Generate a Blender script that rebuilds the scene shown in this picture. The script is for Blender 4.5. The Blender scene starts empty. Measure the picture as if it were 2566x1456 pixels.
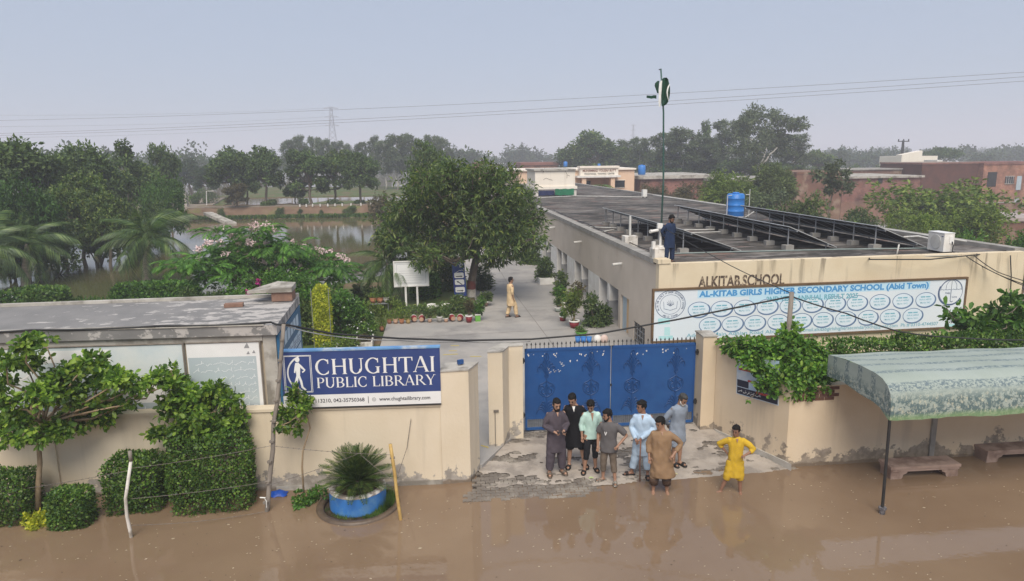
import bpy, math, random
import numpy as np
from mathutils import Matrix, Vector

R = math.radians
rng = np.random.default_rng(11)
random.seed(11)
SC = bpy.context.scene
COL = SC.collection

# ---------------------------------------------------------------- camera
CAM_H, PITCH, ROLL, YAW = 7.1, R(11.03), 0.012, R(7.8)
F_PX, CX, CY = 1750.0, 1283.0, 728.0            # focal length in pixels of a 2566 px wide frame
_f = np.array([math.sin(YAW) * math.cos(PITCH), math.cos(YAW) * math.cos(PITCH), -math.sin(PITCH)])
_r0 = np.array([math.cos(YAW), -math.sin(YAW), 0.0])
_u0 = np.cross(_r0, _f)
_r = math.cos(ROLL) * _r0 - math.sin(ROLL) * _u0
_u = math.sin(ROLL) * _r0 + math.cos(ROLL) * _u0
CAM = np.array([0.0, 0.0, CAM_H])
cam_d = bpy.data.cameras.new("camera")
cam_d.sensor_width = 36.0
cam_d.lens = 36.0 * F_PX / 2566.0
cam_d.clip_start, cam_d.clip_end = 0.2, 12000.0
cam = bpy.data.objects.new("camera", cam_d)
COL.objects.link(cam)
cam.matrix_world = Matrix(((_r[0], _u[0], -_f[0], 0), (_r[1], _u[1], -_f[1], 0), (_r[2], _u[2], -_f[2], CAM_H), (0, 0, 0, 1)))
SC.camera = cam

# ---------------------------------------------------------------- daylight: hazy sky and a soft sun behind the camera
SUN_EL, SUN_AZ = R(52), R(188)                   # azimuth measured from +Y towards +X
w = bpy.data.worlds.new("World")
SC.world = w
w.use_nodes = True
wn, wl = w.node_tree.nodes, w.node_tree.links
wn.clear()
sky_n = wn.new("ShaderNodeTexSky")
sky_n.sky_type = 'NISHITA'
sky_n.sun_disc = False
sky_n.sun_elevation = SUN_EL
sky_n.sun_rotation = SUN_AZ
sky_n.altitude = 200
sky_n.air_density, sky_n.dust_density, sky_n.ozone_density = 1.0, 1.5, 2.0
mixn = wn.new("ShaderNodeMix")
mixn.data_type = 'RGBA'
mixn.inputs[0].default_value = 0.92
mixn.inputs[7].default_value = (1.68, 1.90, 2.36, 1)    # even pale overcast veil
bg = wn.new("ShaderNodeBackground")
bg.inputs[1].default_value = 0.10
out = wn.new("ShaderNodeOutputWorld")
wl.new(sky_n.outputs[0], mixn.inputs[6])
wl.new(mixn.outputs[2], bg.inputs[0])
wl.new(bg.outputs[0], out.inputs[0])
sun_d = bpy.data.lights.new("sun", 'SUN')
sun_d.energy = 1.5
sun_d.angle = R(40)
sun_d.color = (1.0, 0.93, 0.83)
sun = bpy.data.objects.new("sun", sun_d)
COL.objects.link(sun)
_sd = Vector((math.sin(SUN_AZ) * math.cos(SUN_EL), math.cos(SUN_AZ) * math.cos(SUN_EL), math.sin(SUN_EL)))
sun.rotation_euler = _sd.to_track_quat('Z', 'Y').to_euler()
sun.location = (10, -20, 40)
SC.view_settings.view_transform = 'Standard'
SC.view_settings.look = 'None'
SC.view_settings.gamma = 1.0
SC.view_settings.use_curve_mapping = False
SC.view_settings.exposure = 1.38
SC.render.engine = 'CYCLES'
SC.cycles.use_denoising = True
SC.cycles.max_bounces = 6
SC.cycles.diffuse_bounces = 3
SC.cycles.glossy_bounces = 2
SC.cycles.transmission_bounces = 3
SC.cycles.volume_bounces = 2
SC.cycles.transparent_max_bounces = 6
SC.cycles.caustics_reflective = False
SC.cycles.caustics_refractive = False


# ---------------------------------------------------------------- survey helpers: where a sight line meets a real plane
def ray(px, py):
    return _f + _r * ((px - CX) / F_PX) - _u * ((py - CY) / F_PX)


def gp(px, py, z=0.0):                           # point on the level plane z
    d = ray(px, py)
    return CAM + d * ((z - CAM_H) / d[2])


def yp(px, py, Y):                               # point on the plane y = Y
    d = ray(px, py)
    return CAM + d * (Y / d[1])


def xp(px, py, X):
    d = ray(px, py)
    return CAM + d * (X / d[0])


def pp(px, py, p, n):                            # point on a general plane
    d = ray(px, py)
    n = np.asarray(n, float)
    return CAM + d * (np.dot(np.asarray(p, float) - CAM, n) / np.dot(d, n))


# ---------------------------------------------------------------- mesh builder
class MB:
    def __init__(s):
        s.v, s.f, s.n, s.mi = [], [], 0, []

    def add(s, verts, faces, mi=0):
        verts = np.asarray(verts, float).reshape(-1, 3)
        s.v.append(verts)
        a = faces if isinstance(faces, np.ndarray) else None
        if a is not None:
            s.f.append((a + s.n, mi))
        else:
            by = {}
            for f in faces:
                by.setdefault(len(f), []).append(f)
            for k, fs in by.items():
                s.f.append((np.array(fs, int) + s.n, mi))
        s.n += len(verts)
        return s

    def hexa(s, p, mi=0):                        # 8 points: bottom ring then top ring
        return s.add(p, [(3, 2, 1, 0), (4, 5, 6, 7), (0, 1, 5, 4), (1, 2, 6, 5), (2, 3, 7, 6), (3, 0, 4, 7)], mi)

    def box(s, c, d, rz=0.0, mi=0):
        x, y, z = np.array(d) / 2.0
        p = np.array([(-x, -y, -z), (x, -y, -z), (x, y, -z), (-x, y, -z), (-x, -y, z), (x, -y, z), (x, y, z), (-x, y, z)])
        cs, sn = math.cos(rz), math.sin(rz)
        p = p @ np.array([[cs, sn, 0], [-sn, cs, 0], [0, 0, 1]]) + np.array(c)
        return s.hexa(p, mi)

    def bx(s, x0, x1, y0, y1, z0, z1, mi=0):
        return s.box(((x0 + x1) / 2, (y0 + y1) / 2, (z0 + z1) / 2), (abs(x1 - x0), abs(y1 - y0), abs(z1 - z0)), 0, mi)

    def prism(s, poly, z0, z1, mi=0):            # poly counter-clockwise, z1 may be a list
        n = len(poly)
        zt = z1 if hasattr(z1, '__len__') else [z1] * n
        v = [(p[0], p[1], z0) for p in poly] + [(p[0], p[1], zt[i]) for i, p in enumerate(poly)]
        f = [tuple(range(n - 1, -1, -1)), tuple(range(n, 2 * n))]
        f += [(i, (i + 1) % n, n + (i + 1) % n, n + i) for i in range(n)]
        return s.add(v, f, mi)

    def quad(s, a, b, c, d, mi=0):
        return s.add([a, b, c, d], [(0, 1, 2, 3)], mi)

    def poly(s, pts, mi=0):
        return s.add(pts, [tuple(range(len(pts)))], mi)

    def tube(s, path, rad, n=8, cap=True, mi=0, squash=None):
        P = np.asarray(path, float)
        m = len(P)
        rad = np.full(m, rad, float) if np.isscalar(rad) else np.asarray(rad, float)
        T = np.zeros_like(P)
        T[1:-1] = P[2:] - P[:-2]
        T[0], T[-1] = P[1] - P[0], P[-1] - P[-2]
        T /= np.maximum(np.linalg.norm(T, axis=1)[:, None], 1e-9)
        a = np.array([0, 0, 1.0]) if abs(T[0][2]) < 0.9 else np.array([0, 1.0, 0])
        N = np.cross(T[0], a)
        N /= np.linalg.norm(N)
        th = np.arange(n) * 2 * math.pi / n
        V = []
        for i in range(m):
            N = N - T[i] * np.dot(N, T[i])
            N /= max(np.linalg.norm(N), 1e-9)
            B = np.cross(T[i], N)
            q = squash if squash else (1, 1)
            V.append(P[i] + rad[i] * (np.cos(th)[:, None] * N * q[0] + np.sin(th)[:, None] * B * q[1]))
        V = np.concatenate(V)
        i = np.arange(m - 1)[:, None] * n
        k = np.arange(n)[None, :]
        k2 = (k + 1) % n
        Fq = np.stack([i + k, i + k2, i + n + k2, i + n + k], -1).reshape(-1, 4)
        s.add(V, Fq, mi)
        if cap:
            s.f.append((np.array([list(range(n - 1, -1, -1))]) + s.n - len(V), mi))
            s.f.append((np.array([list(range((m - 1) * n, m * n))]) + s.n - len(V), mi))
        return s

    def rings(s, rings, n=16, cap=True, mi=0, fold=0.0, fk=7, seed=0):   # rings of (cx, cy, cz, rx, ry): upright loft
        th = np.arange(n) * 2 * math.pi / n
        V = []
        rs = np.random.default_rng(seed)
        ph = rs.uniform(0, 6, 3)
        for j, (cx, cy, cz, rx, ry) in enumerate(rings):
            k = 1 + fold * (j / max(1, len(rings) - 1)) * (np.sin(fk * th + ph[0] + j * .25) + .6 * np.sin((fk - 3) * th + ph[1] - j * .4))
            V.append(np.stack([cx + rx * k * np.cos(th), cy + ry * k * np.sin(th), np.full(n, cz)], -1))
        V = np.concatenate(V)
        m = len(rings)
        i = np.arange(m - 1)[:, None] * n
        k = np.arange(n)[None, :]
        k2 = (k + 1) % n
        s.add(V, np.stack([i + k, i + k2, i + n + k2, i + n + k], -1).reshape(-1, 4), mi)
        if cap:
            s.f.append((np.array([list(range(n - 1, -1, -1))]) + s.n - len(V), mi))
            s.f.append((np.array([list(range((m - 1) * n, m * n))]) + s.n - len(V), mi))
        return s

    def lathe(s, prof, c, n=16, cap=True, mi=0):
        return s.rings([(c[0], c[1], c[2] + z, r, r) for r, z in prof], n, cap, mi)

    def ball(s, c, r, n=10, m=7, mi=0):
        r = np.array([r, r, r]) if np.isscalar(r) else np.array(r)
        pr = []
        for j in range(m):
            a = -math.pi / 2 + math.pi * (j + .02 * (m - 1) * (1 if j == 0 else -1 if j == m - 1 else 0)) / (m - 1)
            pr.append((c[0], c[1], c[2] + r[2] * math.sin(a), max(1e-4, r[0] * math.cos(a)), max(1e-4, r[1] * math.cos(a))))
        return s.rings(pr, n, True, mi)

    def grid(s, P, mi=0):                        # P[i][j] points
        P = np.asarray(P, float)
        a, b = P.shape[:2]
        i = np.arange(a - 1)[:, None] * b
        j = np.arange(b - 1)[None, :]
        return s.add(P.reshape(-1, 3), np.stack([i + j, i + j + 1, i + b + j + 1, i + b + j], -1).reshape(-1, 4), mi)

    def mesh(s, name, mats, off=(0, 0, 0), smooth=False):
        me = bpy.data.meshes.new(name)
        V = (np.concatenate(s.v) if s.v else np.zeros((0, 3))) - np.asarray(off, float)
        lt = np.concatenate([np.full(len(a), a.shape[1]) for a, _ in s.f]).astype(np.int32)
        li = np.concatenate([a.ravel() for a, _ in s.f]).astype(np.int32)
        mi = np.concatenate([np.full(len(a), k) for a, k in s.f]).astype(np.int32)
        me.vertices.add(len(V))
        me.vertices.foreach_set("co", V.astype(np.float32).ravel())
        me.loops.add(len(li))
        me.loops.foreach_set("vertex_index", li)
        me.polygons.add(len(lt))
        ls = np.zeros(len(lt), np.int32)
        ls[1:] = np.cumsum(lt)[:-1]
        me.polygons.foreach_set("loop_start", ls)
        me.polygons.foreach_set("material_index", mi)
        me.polygons.foreach_set("use_smooth", np.full(len(lt), bool(smooth)))
        me.update(calc_edges=True)
        me.validate()
        for m_ in (mats if isinstance(mats, (list, tuple)) else [mats]):
            me.materials.append(m_)
        return me


def tag(o, label=None, cat=None, group=None, kind=None):
    for k, v in (('label', label), ('category', cat), ('group', group), ('kind', kind)):
        if v:
            o[k] = v
    return o


def ob(name, me, parent=None, loc=(0, 0, 0)):
    o = bpy.data.objects.new(name, me)
    COL.objects.link(o)
    o.location = loc
    if parent is not None:
        o.parent = parent
    return o


def thing(name, loc, label, cat, group=None, rz=0.0):
    o = ob(name, None, None, tuple(loc))
    o.empty_display_size = 0.3
    o.rotation_euler = (0, 0, rz)
    return tag(o, label, cat, group)


def part(name, mb, mats, parent, smooth=False, local=False, label=None, kind=None):
    """a mesh part under its thing; built in world coordinates unless local"""
    off = (0, 0, 0)
    if parent is not None and not local:
        off, q = np.zeros(3), parent
        while q is not None:
            off = off + np.array(q.location)
            q = q.parent
    o = ob(name, mb.mesh(name, mats, off, smooth), parent)
    return tag(o, label, None, None, kind)


def solo(name, mb, mats, label, cat, group=None, smooth=False, base=None, kind=None):
    """a thing that is one mesh"""
    b = np.asarray(base if base is not None else (0, 0, 0), float)
    o = ob(name, mb.mesh(name, mats, b, smooth), None, tuple(b))
    return tag(o, label, cat, group, kind)


def struct(name, mb, mats, smooth=False):
    return tag(ob(name, mb.mesh(name, mats, (0, 0, 0), smooth)), kind='structure')


def copy_tree(o, parent=None):
    c = o.copy()
    COL.objects.link(c)
    c.parent = parent
    for ch in list(o.children):
        copy_tree(ch, c)
    return c


# ---------------------------------------------------------------- materials
def nodes(name):
    m = bpy.data.materials.new(name)
    m.use_nodes = True
    nt = m.node_tree
    nt.nodes.clear()
    o = nt.nodes.new("ShaderNodeOutputMaterial")
    b = nt.nodes.new("ShaderNodeBsdfPrincipled")
    nt.links.new(b.outputs[0], o.inputs[0])
    return m, nt, b, o


def N(nt, t, **kw):
    n = nt.nodes.new("ShaderNode" + t)
    for k, v in kw.items():
        if k.startswith('i'):
            n.inputs[int(k[1:])].default_value = v
        else:
            setattr(n, k, v)
    return n


def c4(c):
    return (c[0], c[1], c[2], 1.0)


def pos(nt, scale=(1, 1, 1)):
    g = N(nt, "NewGeometry")
    mp = N(nt, "Mapping")
    mp.inputs[3].default_value = scale
    nt.links.new(g.outputs[0], mp.inputs[0])
    return mp.outputs[0]


def noise(nt, vec, scale, detail=4, rough=.55):
    n = N(nt, "TexNoise")
    n.inputs['Scale'].default_value = scale
    n.inputs['Detail'].default_value = detail
    n.inputs['Roughness'].default_value = rough
    nt.links.new(vec, n.inputs['Vector'])
    return n.outputs[0]


def ramp(nt, fac, stops):
    r = N(nt, "ValToRGB")
    el = r.color_ramp.elements
    while len(el) < len(stops):
        el.new(0.5)
    for e, (p, c) in zip(el, stops):
        e.position = p
        e.color = c4(c) if hasattr(c, '__len__') else (c, c, c, 1)
    nt.links.new(fac, r.inputs[0])
    return r.outputs[0]


def mixc(nt, fac, a, b, mode='MIX'):
    m = N(nt, "Mix", data_type='RGBA', blend_type=mode)
    for sock, v in ((m.inputs[0], fac), (m.inputs[6], a), (m.inputs[7], b)):
        if hasattr(v, 'links') or isinstance(v, bpy.types.NodeSocket):
            nt.links.new(v, sock)
        elif hasattr(v, '__len__'):
            sock.default_value = c4(v)
        else:
            sock.default_value = v
    return m.outputs[2]


def bump(nt, b, h, strength, dist=.02):
    n = N(nt, "Bump")
    n.inputs['Strength'].default_value = strength
    n.inputs['Distance'].default_value = dist
    nt.links.new(h, n.inputs['Height'])
    nt.links.new(n.outputs[0], b.inputs['Normal'])


MATS = {}


def mat(name, c1, c2=None, sc=3., rough=.75, bp=0., bsc=30., spec=.3, metal=0., lo=.35, hi=.65, stretch=(1, 1, 1), c3=None, sc3=.6):
    if name in MATS:
        return MATS[name]
    m, nt, b, o = nodes(name)
    p = pos(nt, stretch)
    c2 = c2 or tuple(x * .8 for x in c1)
    col = ramp(nt, noise(nt, p, sc), [(lo, c1), (hi, c2)])
    if c3:
        k = ramp(nt, noise(nt, p, sc3, 5, .65), [(.5, 0.), (.62, 1.)])
        col = mixc(nt, k, col, c3)
    nt.links.new(col, b.inputs['Base Color'])
    b.inputs['Roughness'].default_value = rough
    b.inputs['Specular IOR Level'].default_value = spec
    b.inputs['Metallic'].default_value = metal
    if bp:
        bump(nt, b, noise(nt, p, bsc, 3), bp)
    MATS[name] = m
    return m


def foliage(name, dark, midc, light, tr=.28, rough=.5, cl=.9, yellow=None):
    """leaves: each leaf its own tint, with lighter and darker sprays"""
    if name in MATS:
        return MATS[name]
    m, nt, b, o = nodes(name)
    g = N(nt, "NewGeometry")
    st = [(0.0, dark), (.5, midc), (.93, light)]
    if yellow:
        st.append((1.0, yellow))
    c = ramp(nt, g.outputs['Random Per Island'], st)
    k = ramp(nt, noise(nt, g.outputs[0], cl, 2), [(.35, .72), (.65, 1.28)])
    c = mixc(nt, 1.0, c, k, 'MULTIPLY')
    nt.links.new(c, b.inputs['Base Color'])
    b.inputs['Roughness'].default_value = rough
    b.inputs['Specular IOR Level'].default_value = .35
    t = N(nt, "BsdfTranslucent")
    t2 = mixc(nt, 1.0, c, (1.5, 1.7, .7), 'MULTIPLY')
    nt.links.new(t2, t.inputs[0])
    mx = N(nt, "MixShader", i0=tr)
    nt.links.new(b.outputs[0], mx.inputs[1])
    nt.links.new(t.outputs[0], mx.inputs[2])
    nt.links.new(mx.outputs[0], o.inputs[0])
    MATS[name] = m
    return m


def plaster(name, c1, c2, stain=(.20, .17, .13), z0=0.0, zs=.5, streak=.35, peel=(.36, .33, .30), ztop=None, tide=False):
    """lime-washed wall: blotches, run-off streaks and damp peeling paint along its foot"""
    m, nt, b, o = nodes(name)
    p = pos(nt)
    col = ramp(nt, noise(nt, p, .9, 5), [(.3, c1), (.7, c2)])
    sv = noise(nt, pos(nt, (2.2, 2.2, .16)), 1.3, 5, .6)
    k = ramp(nt, sv, [(.56, 0.), (.72, streak)])
    if ztop is not None:
        sp = N(nt, "SeparateXYZ")
        nt.links.new(p, sp.inputs[0])
        mr = N(nt, "MapRange")
        nt.links.new(sp.outputs[2], mr.inputs[0])
        mr.inputs[1].default_value, mr.inputs[2].default_value = ztop - 1.1, ztop
        ml = N(nt, "Math", operation='MULTIPLY')
        nt.links.new(k, ml.inputs[0])
        nt.links.new(mr.outputs[0], ml.inputs[1])
        k = ml.outputs[0]
    col = mixc(nt, k, col, stain)
    sp = N(nt, "SeparateXYZ")
    nt.links.new(p, sp.inputs[0])
    mr = N(nt, "MapRange")
    nt.links.new(sp.outputs[2], mr.inputs[0])
    mr.inputs[1].default_value, mr.inputs[2].default_value = z0, z0 + zs
    mr.inputs[3].default_value, mr.inputs[4].default_value = .34, 0.0
    ad = N(nt, "Math", operation='ADD')
    nt.links.new(noise(nt, p, 2.3, 6, .65), ad.inputs[0])
    nt.links.new(mr.outputs[0], ad.inputs[1])
    kp = ramp(nt, ad.outputs[0], [(.70, 0.), (.735, .85)])
    pc = ramp(nt, noise(nt, p, 7, 4), [(.4, peel), (.6, tuple(x * .62 for x in peel))])
    col = mixc(nt, kp, col, pc)
    if tide:                                     # dark tide line left by the flood
        t2 = N(nt, "MapRange")
        nt.links.new(sp.outputs[2], t2.inputs[0])
        t2.inputs[1].default_value, t2.inputs[2].default_value = -.02, .16
        t2.inputs[3].default_value, t2.inputs[4].default_value = .55, -.35
        a2 = N(nt, "Math", operation='ADD')
        nt.links.new(t2.outputs[0], a2.inputs[0])
        nt.links.new(noise(nt, pos(nt, (1, 1, 2.5)), 3.5, 5, .6), a2.inputs[1])
        col = mixc(nt, ramp(nt, a2.outputs[0], [(.47, 0.), (.66, .8)]), col, (.17, .125, .085))
        lf = noise(nt, pos(nt, (.8, .8, .12)), 1.1, 4)
        col = mixc(nt, ramp(nt, lf, [(.63, 0.), (.70, .35)]), col, (.36, .30, .24))
    nt.links.new(col, b.inputs['Base Color'])
    b.inputs['Roughness'].default_value = .85
    b.inputs['Specular IOR Level'].default_value = .2
    bump(nt, b, noise(nt, p, 14, 5), .25, .015)
    MATS[name] = m
    return m


def brickm(name, c1, c2, mortar, scale=1.0):
    m, nt, b, o = nodes(name)
    p = pos(nt)
    sp = N(nt, "SeparateXYZ")
    nt.links.new(p, sp.inputs[0])
    ad = N(nt, "Math", operation='ADD')
    nt.links.new(sp.outputs[0], ad.inputs[0])
    nt.links.new(sp.outputs[1], ad.inputs[1])
    cb = N(nt, "CombineXYZ")
    nt.links.new(ad.outputs[0], cb.inputs[0])
    nt.links.new(sp.outputs[2], cb.inputs[1])
    br = N(nt, "TexBrick")
    nt.links.new(cb.outputs[0], br.inputs['Vector'])
    br.inputs['Color1'].default_value, br.inputs['Color2'].default_value = c4(c1), c4(c2)
    br.inputs['Mortar'].default_value = c4(mortar)
    br.inputs['Scale'].default_value = scale
    br.inputs['Brick Width'].default_value = .3
    br.inputs['Row Height'].default_value = .11
    br.inputs['Mortar Size'].default_value = .012
    br.inputs['Bias'].default_value = -.1
    k = ramp(nt, noise(nt, p, .7, 5, .65), [(.32, .45), (.7, 1.4)])
    col = mixc(nt, 1.0, br.outputs[0], k, 'MULTIPLY')
    col = mixc(nt, ramp(nt, noise(nt, p, 1.7, 5, .7), [(.58, 0.), (.68, .5)]), col, mortar)
    nt.links.new(col, b.inputs['Base Color'])
    b.inputs['Roughness'].default_value = .9
    bump(nt, b, br.outputs['Fac'], .3, -.01)
    MATS[name] = m
    return m


def watermat(name, c1, c2, sc=.25, rough=.04, bp=.02, c3=None, sheen=.85):
    m, nt, b, o = nodes(name)
    p = pos(nt)
    col = ramp(nt, noise(nt, p, sc, 4), [(.35, c1), (.65, c2)])
    if c3:
        col = mixc(nt, ramp(nt, noise(nt, p, .06, 3), [(.45, 0.), (.6, 1.)]), col, c3)
    nt.links.new(col, b.inputs['Base Color'])
    b.inputs['IOR'].default_value = 1.33
    b.inputs['Specular IOR Level'].default_value = sheen
    nt.links.new(ramp(nt, noise(nt, p, .5, 3), [(.3, rough), (.7, rough * 2.2)]), b.inputs['Roughness'])
    h = mixc(nt, .5, noise(nt, pos(nt, (1, 1.6, 1)), 1.6, 3), noise(nt, p, 7., 2))
    bump(nt, b, h, bp, .12)
    MATS[name] = m
    return m


# ---------------------------------------------------------------- leaves
def leaves(mb, blobs, n, ln, wd, up=.5, droop=.25, shell=.45, clus=1, seed=0, mi=0, flat=0.0, obl=False, fuzz=.13):
    """scatter n leaf blades (each a folded diamond) through the volume of ellipsoid blobs (cx,cy,cz,rx,ry,rz)"""
    g = np.random.default_rng(seed)
    B = np.asarray(blobs, float)
    wgt = (B[:, 3] * B[:, 4] * B[:, 5]) ** .67
    nc = max(1, n // clus)
    bi = g.choice(len(B), nc, p=wgt / wgt.sum())
    d = g.normal(size=(nc, 3))
    d /= np.linalg.norm(d, axis=1)[:, None]
    rad = (1 - shell * g.random(nc) ** 1.6) * (1 + fuzz * g.normal(size=nc))
    c = B[bi, :3] + d * rad[:, None] * B[bi, 3:]
    c = np.repeat(c, clus, 0)
    d = np.repeat(d, clus, 0)
    m = len(c)
    ax = g.normal(size=(m, 3)) * .8 + d * .7
    ax[:, 2] -= droop
    ax[:, 2] *= (1 - flat)
    ax /= np.linalg.norm(ax, axis=1)[:, None]
    nr = d + np.array([0, 0, up]) + .75 * g.normal(size=(m, 3))
    nr -= ax * np.sum(nr * ax, 1)[:, None]
    nr /= np.maximum(np.linalg.norm(nr, axis=1)[:, None], 1e-6)
    sd = np.cross(ax, nr)
    L = ln * g.uniform(.5, 1.45, m)[:, None]
    W = wd * g.uniform(.7, 1.25, m)[:, None]
    if clus > 1:
        c = c + ax * L * .15
    a = c
    t = c + ax * L - nr * L * .12
    q = c + ax * L * .5 + nr * W * .10
    if obl:                                      # blunt oblong blade
        q1, q2 = c + ax * L * .32 + nr * W * .06, c + ax * L * .72 + nr * W * .03
        V = np.stack([a, q1 + sd * W * .40, q2 + sd * W * .5, t, q2 - sd * W * .5, q1 - sd * W * .40], 1).reshape(-1, 3)
        mb.add(V, np.arange(m * 6).reshape(-1, 6), mi)
        return mb
    V = np.stack([a, q + sd * W * .5, t, q - sd * W * .5], 1).reshape(-1, 3)
    mb.add(V, np.arange(m * 4).reshape(-1, 4), mi)
    return mb


def boxleaves(mb, c, half, n, ln, wd, seed=0, rz=0.0, rnd=.35, jit=.05, mi=0):
    """a clipped bush: leaves in a layer over a rounded box, thinner inside"""
    g = np.random.default_rng(seed)
    h = np.array(half, float)
    d = g.normal(size=(n, 3)) * h
    e = 1.0 / (np.sum(np.abs(d / h) ** (2 / rnd), 1) ** (rnd / 2))
    p = d * e[:, None]
    depth = 1 - np.where(g.random(n) < .75, .10 * g.random(n), .5 * g.random(n))
    wob = 1 + .06 * np.sin(p[:, 1] * 5 + seed) * np.cos(p[:, 0] * 4.1) + .045 * np.sin(p[:, 0] * 7 + 1) * np.cos(p[:, 2] * 6) + .03 * g.normal(size=n)
    p = p * (depth * wob)[:, None]
    nr0 = (p / h) ** 3 / h
    nr0 /= np.maximum(np.linalg.norm(nr0, axis=1)[:, None], 1e-9)
    cs, sn = math.cos(rz), math.sin(rz)
    M = np.array([[cs, sn, 0], [-sn, cs, 0], [0, 0, 1]])
    p = p @ M + np.array(c)
    nr0 = nr0 @ M
    ax = g.normal(size=(n, 3)) + np.array([0, 0, .5]) + nr0 * .5
    ax /= np.linalg.norm(ax, axis=1)[:, None]
    nr = nr0 + .6 * g.normal(size=(n, 3)) + np.array([0, 0, .3])
    nr -= ax * np.sum(nr * ax, 1)[:, None]
    nr /= np.maximum(np.linalg.norm(nr, axis=1)[:, None], 1e-6)
    sd = np.cross(ax, nr)
    L = ln * g.uniform(.7, 1.3, n)[:, None]
    W = wd * g.uniform(.7, 1.3, n)[:, None]
    V = np.stack([p, p + ax * L * .5 + sd * W * .5, p + ax * L, p + ax * L * .5 - sd * W * .5], 1).reshape(-1, 3)
    mb.add(V, np.arange(n * 4).reshape(-1, 4), mi)
    return mb


def limb(p0, p1, k=5, wob=.08, g=rng):
    p0, p1 = np.asarray(p0, float), np.asarray(p1, float)
    L = np.linalg.norm(p1 - p0)
    t = np.linspace(0, 1, k)[:, None]
    P = p0 + (p1 - p0) * t
    P[1:-1] += g.normal(size=(k - 2, 3)) * wob * L
    return P


# ---------------------------------------------------------------- lettering
_fc = {}
FONT_DIR = None


def text2d(s, bold=0.0, shear=0.0):
    key = (s, bold, shear)
    if key in _fc:
        return _fc[key]
    cu = bpy.data.curves.new("lettering", 'FONT')
    cu.body = s
    cu.size = 1.0
    cu.offset = bold
    cu.shear = shear
    cu.resolution_u = 3
    o = bpy.data.objects.new("lettering", cu)
    COL.objects.link(o)
    bpy.context.view_layer.update()
    me = o.to_mesh()
    v = np.array([q.co[:] for q in me.vertices])
    f = [tuple(q.vertices) for q in me.polygons]
    o.to_mesh_clear()
    bpy.data.objects.remove(o)
    bpy.data.curves.remove(cu)
    _fc[key] = (v, f)
    return v, f


def write(mb, s, origin, ex, ey, width=None, height=None, bold=0., shear=0., mi=0, off=0.0):
    """set text s on the plane (origin, ex, ey); origin is the lower left corner, ex and ey unit vectors"""
    v, f = text2d(s, bold, shear)
    if not len(v):
        return mb
    lo, hi = v[:, :2].min(0), v[:, :2].max(0)
    sy = (height / 0.73) if height else None
    sx = (width / (hi[0] - lo[0])) if width else sy
    sy = sy or sx
    ex, ey, origin = np.asarray(ex, float), np.asarray(ey, float), np.asarray(origin, float)
    nz = np.cross(ex, ey)
    P = origin + (v[:, :1] - lo[0]) * sx * ex + v[:, 1:2] * sy * ey + nz * off
    return mb.add(P, f, mi)


def ring2(mb, c, ex, ey, rx, ry, t, n=32, mi=0, a0=0., a1=2 * math.pi, off=0.0):
    c, ex, ey = np.asarray(c, float), np.asarray(ex, float), np.asarray(ey, float)
    c = c + np.cross(ex, ey) * off
    a = np.linspace(a0, a1, n)[:, None]
    o = c + np.cos(a) * rx * ex + np.sin(a) * ry * ey
    i = c + np.cos(a) * (rx - t) * ex + np.sin(a) * (ry - t) * ey
    return mb.grid(np.stack([i, o], 1), mi)


def disc2(mb, c, ex, ey, rx, ry, n=28, mi=0, off=0.0):
    c = np.asarray(c, float) + np.cross(ex, ey) * off
    a = np.linspace(0, 2 * math.pi, n, endpoint=False)
    return mb.poly([c + math.cos(t) * rx * np.asarray(ex) + math.sin(t) * ry * np.asarray(ey) for t in a], mi)


def rect2(mb, o, ex, ey, x0, y0, x1, y1, mi=0, off=0.0):
    o, ex, ey = np.asarray(o, float), np.asarray(ex, float), np.asarray(ey, float)
    o = o + np.cross(ex, ey) * off
    return mb.quad(o + ex * x0 + ey * y0, o + ex * x1 + ey * y0, o + ex * x1 + ey * y1, o + ex * x0 + ey * y1, mi)


def line2(mb, o, ex, ey, pts, t, mi=0, off=0.0):
    """a drawn line on a plane, given by plane points"""
    o, ex, ey = np.asarray(o, float), np.asarray(ex, float), np.asarray(ey, float)
    nz = np.cross(ex, ey)
    for k in range(len(pts) - 1):
        a, b = np.array(pts[k], float), np.array(pts[k + 1], float)
        d = b - a
        L = max(np.linalg.norm(d), 1e-6)
        q = np.array([-d[1], d[0]]) / L * t / 2
        e = d / L * t * .3
        P = [a - e - q, b + e - q, b + e + q, a - e + q]
        mb.poly([o + ex * p[0] + ey * p[1] + nz * (off + .0003 * (k % 3)) for p in P], mi)
    return mb

# ================================================================ MATERIAL SET
M_wall = plaster("cream_plaster", (.64, .54, .395), (.71, .61, .465), z0=-.05, zs=.75, streak=.16, tide=True)
M_wall_r = plaster("cream_plaster_stained", (.62, .495, .34), (.69, .565, .41), z0=-.05, zs=.85, streak=.2, tide=True, peel=(.30, .25, .20))
M_school = plaster("school_plaster", (.66, .54, .37), (.73, .62, .45), stain=(.13, .10, .07), z0=-1, zs=.1, streak=.95, ztop=3.3)
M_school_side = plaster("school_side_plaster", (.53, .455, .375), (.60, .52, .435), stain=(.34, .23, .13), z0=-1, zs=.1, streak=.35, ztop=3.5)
M_conc = mat("concrete", (.36, .34, .31), (.25, .235, .21), 2.2, .88, .3, 22, .2)
M_conc_pale = mat("pale_concrete", (.50, .47, .42), (.36, .335, .29), 1.7, .88, .3, 18, .2, c3=(.22, .20, .17), sc3=1.1)
M_white = mat("white_paint", (.78, .76, .72), (.66, .63, .58), 2.5, .6, .08, 20, .3)
M_white_old = mat("weathered_whitewash", (.72, .68, .62), (.52, .48, .42), 3.5, .8, .15, 20, .2, c3=(.30, .26, .21), sc3=2.2)
M_grey = mat("grey_dado_paint", (.33, .33, .33), (.26, .26, .265), 3., .7)
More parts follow.
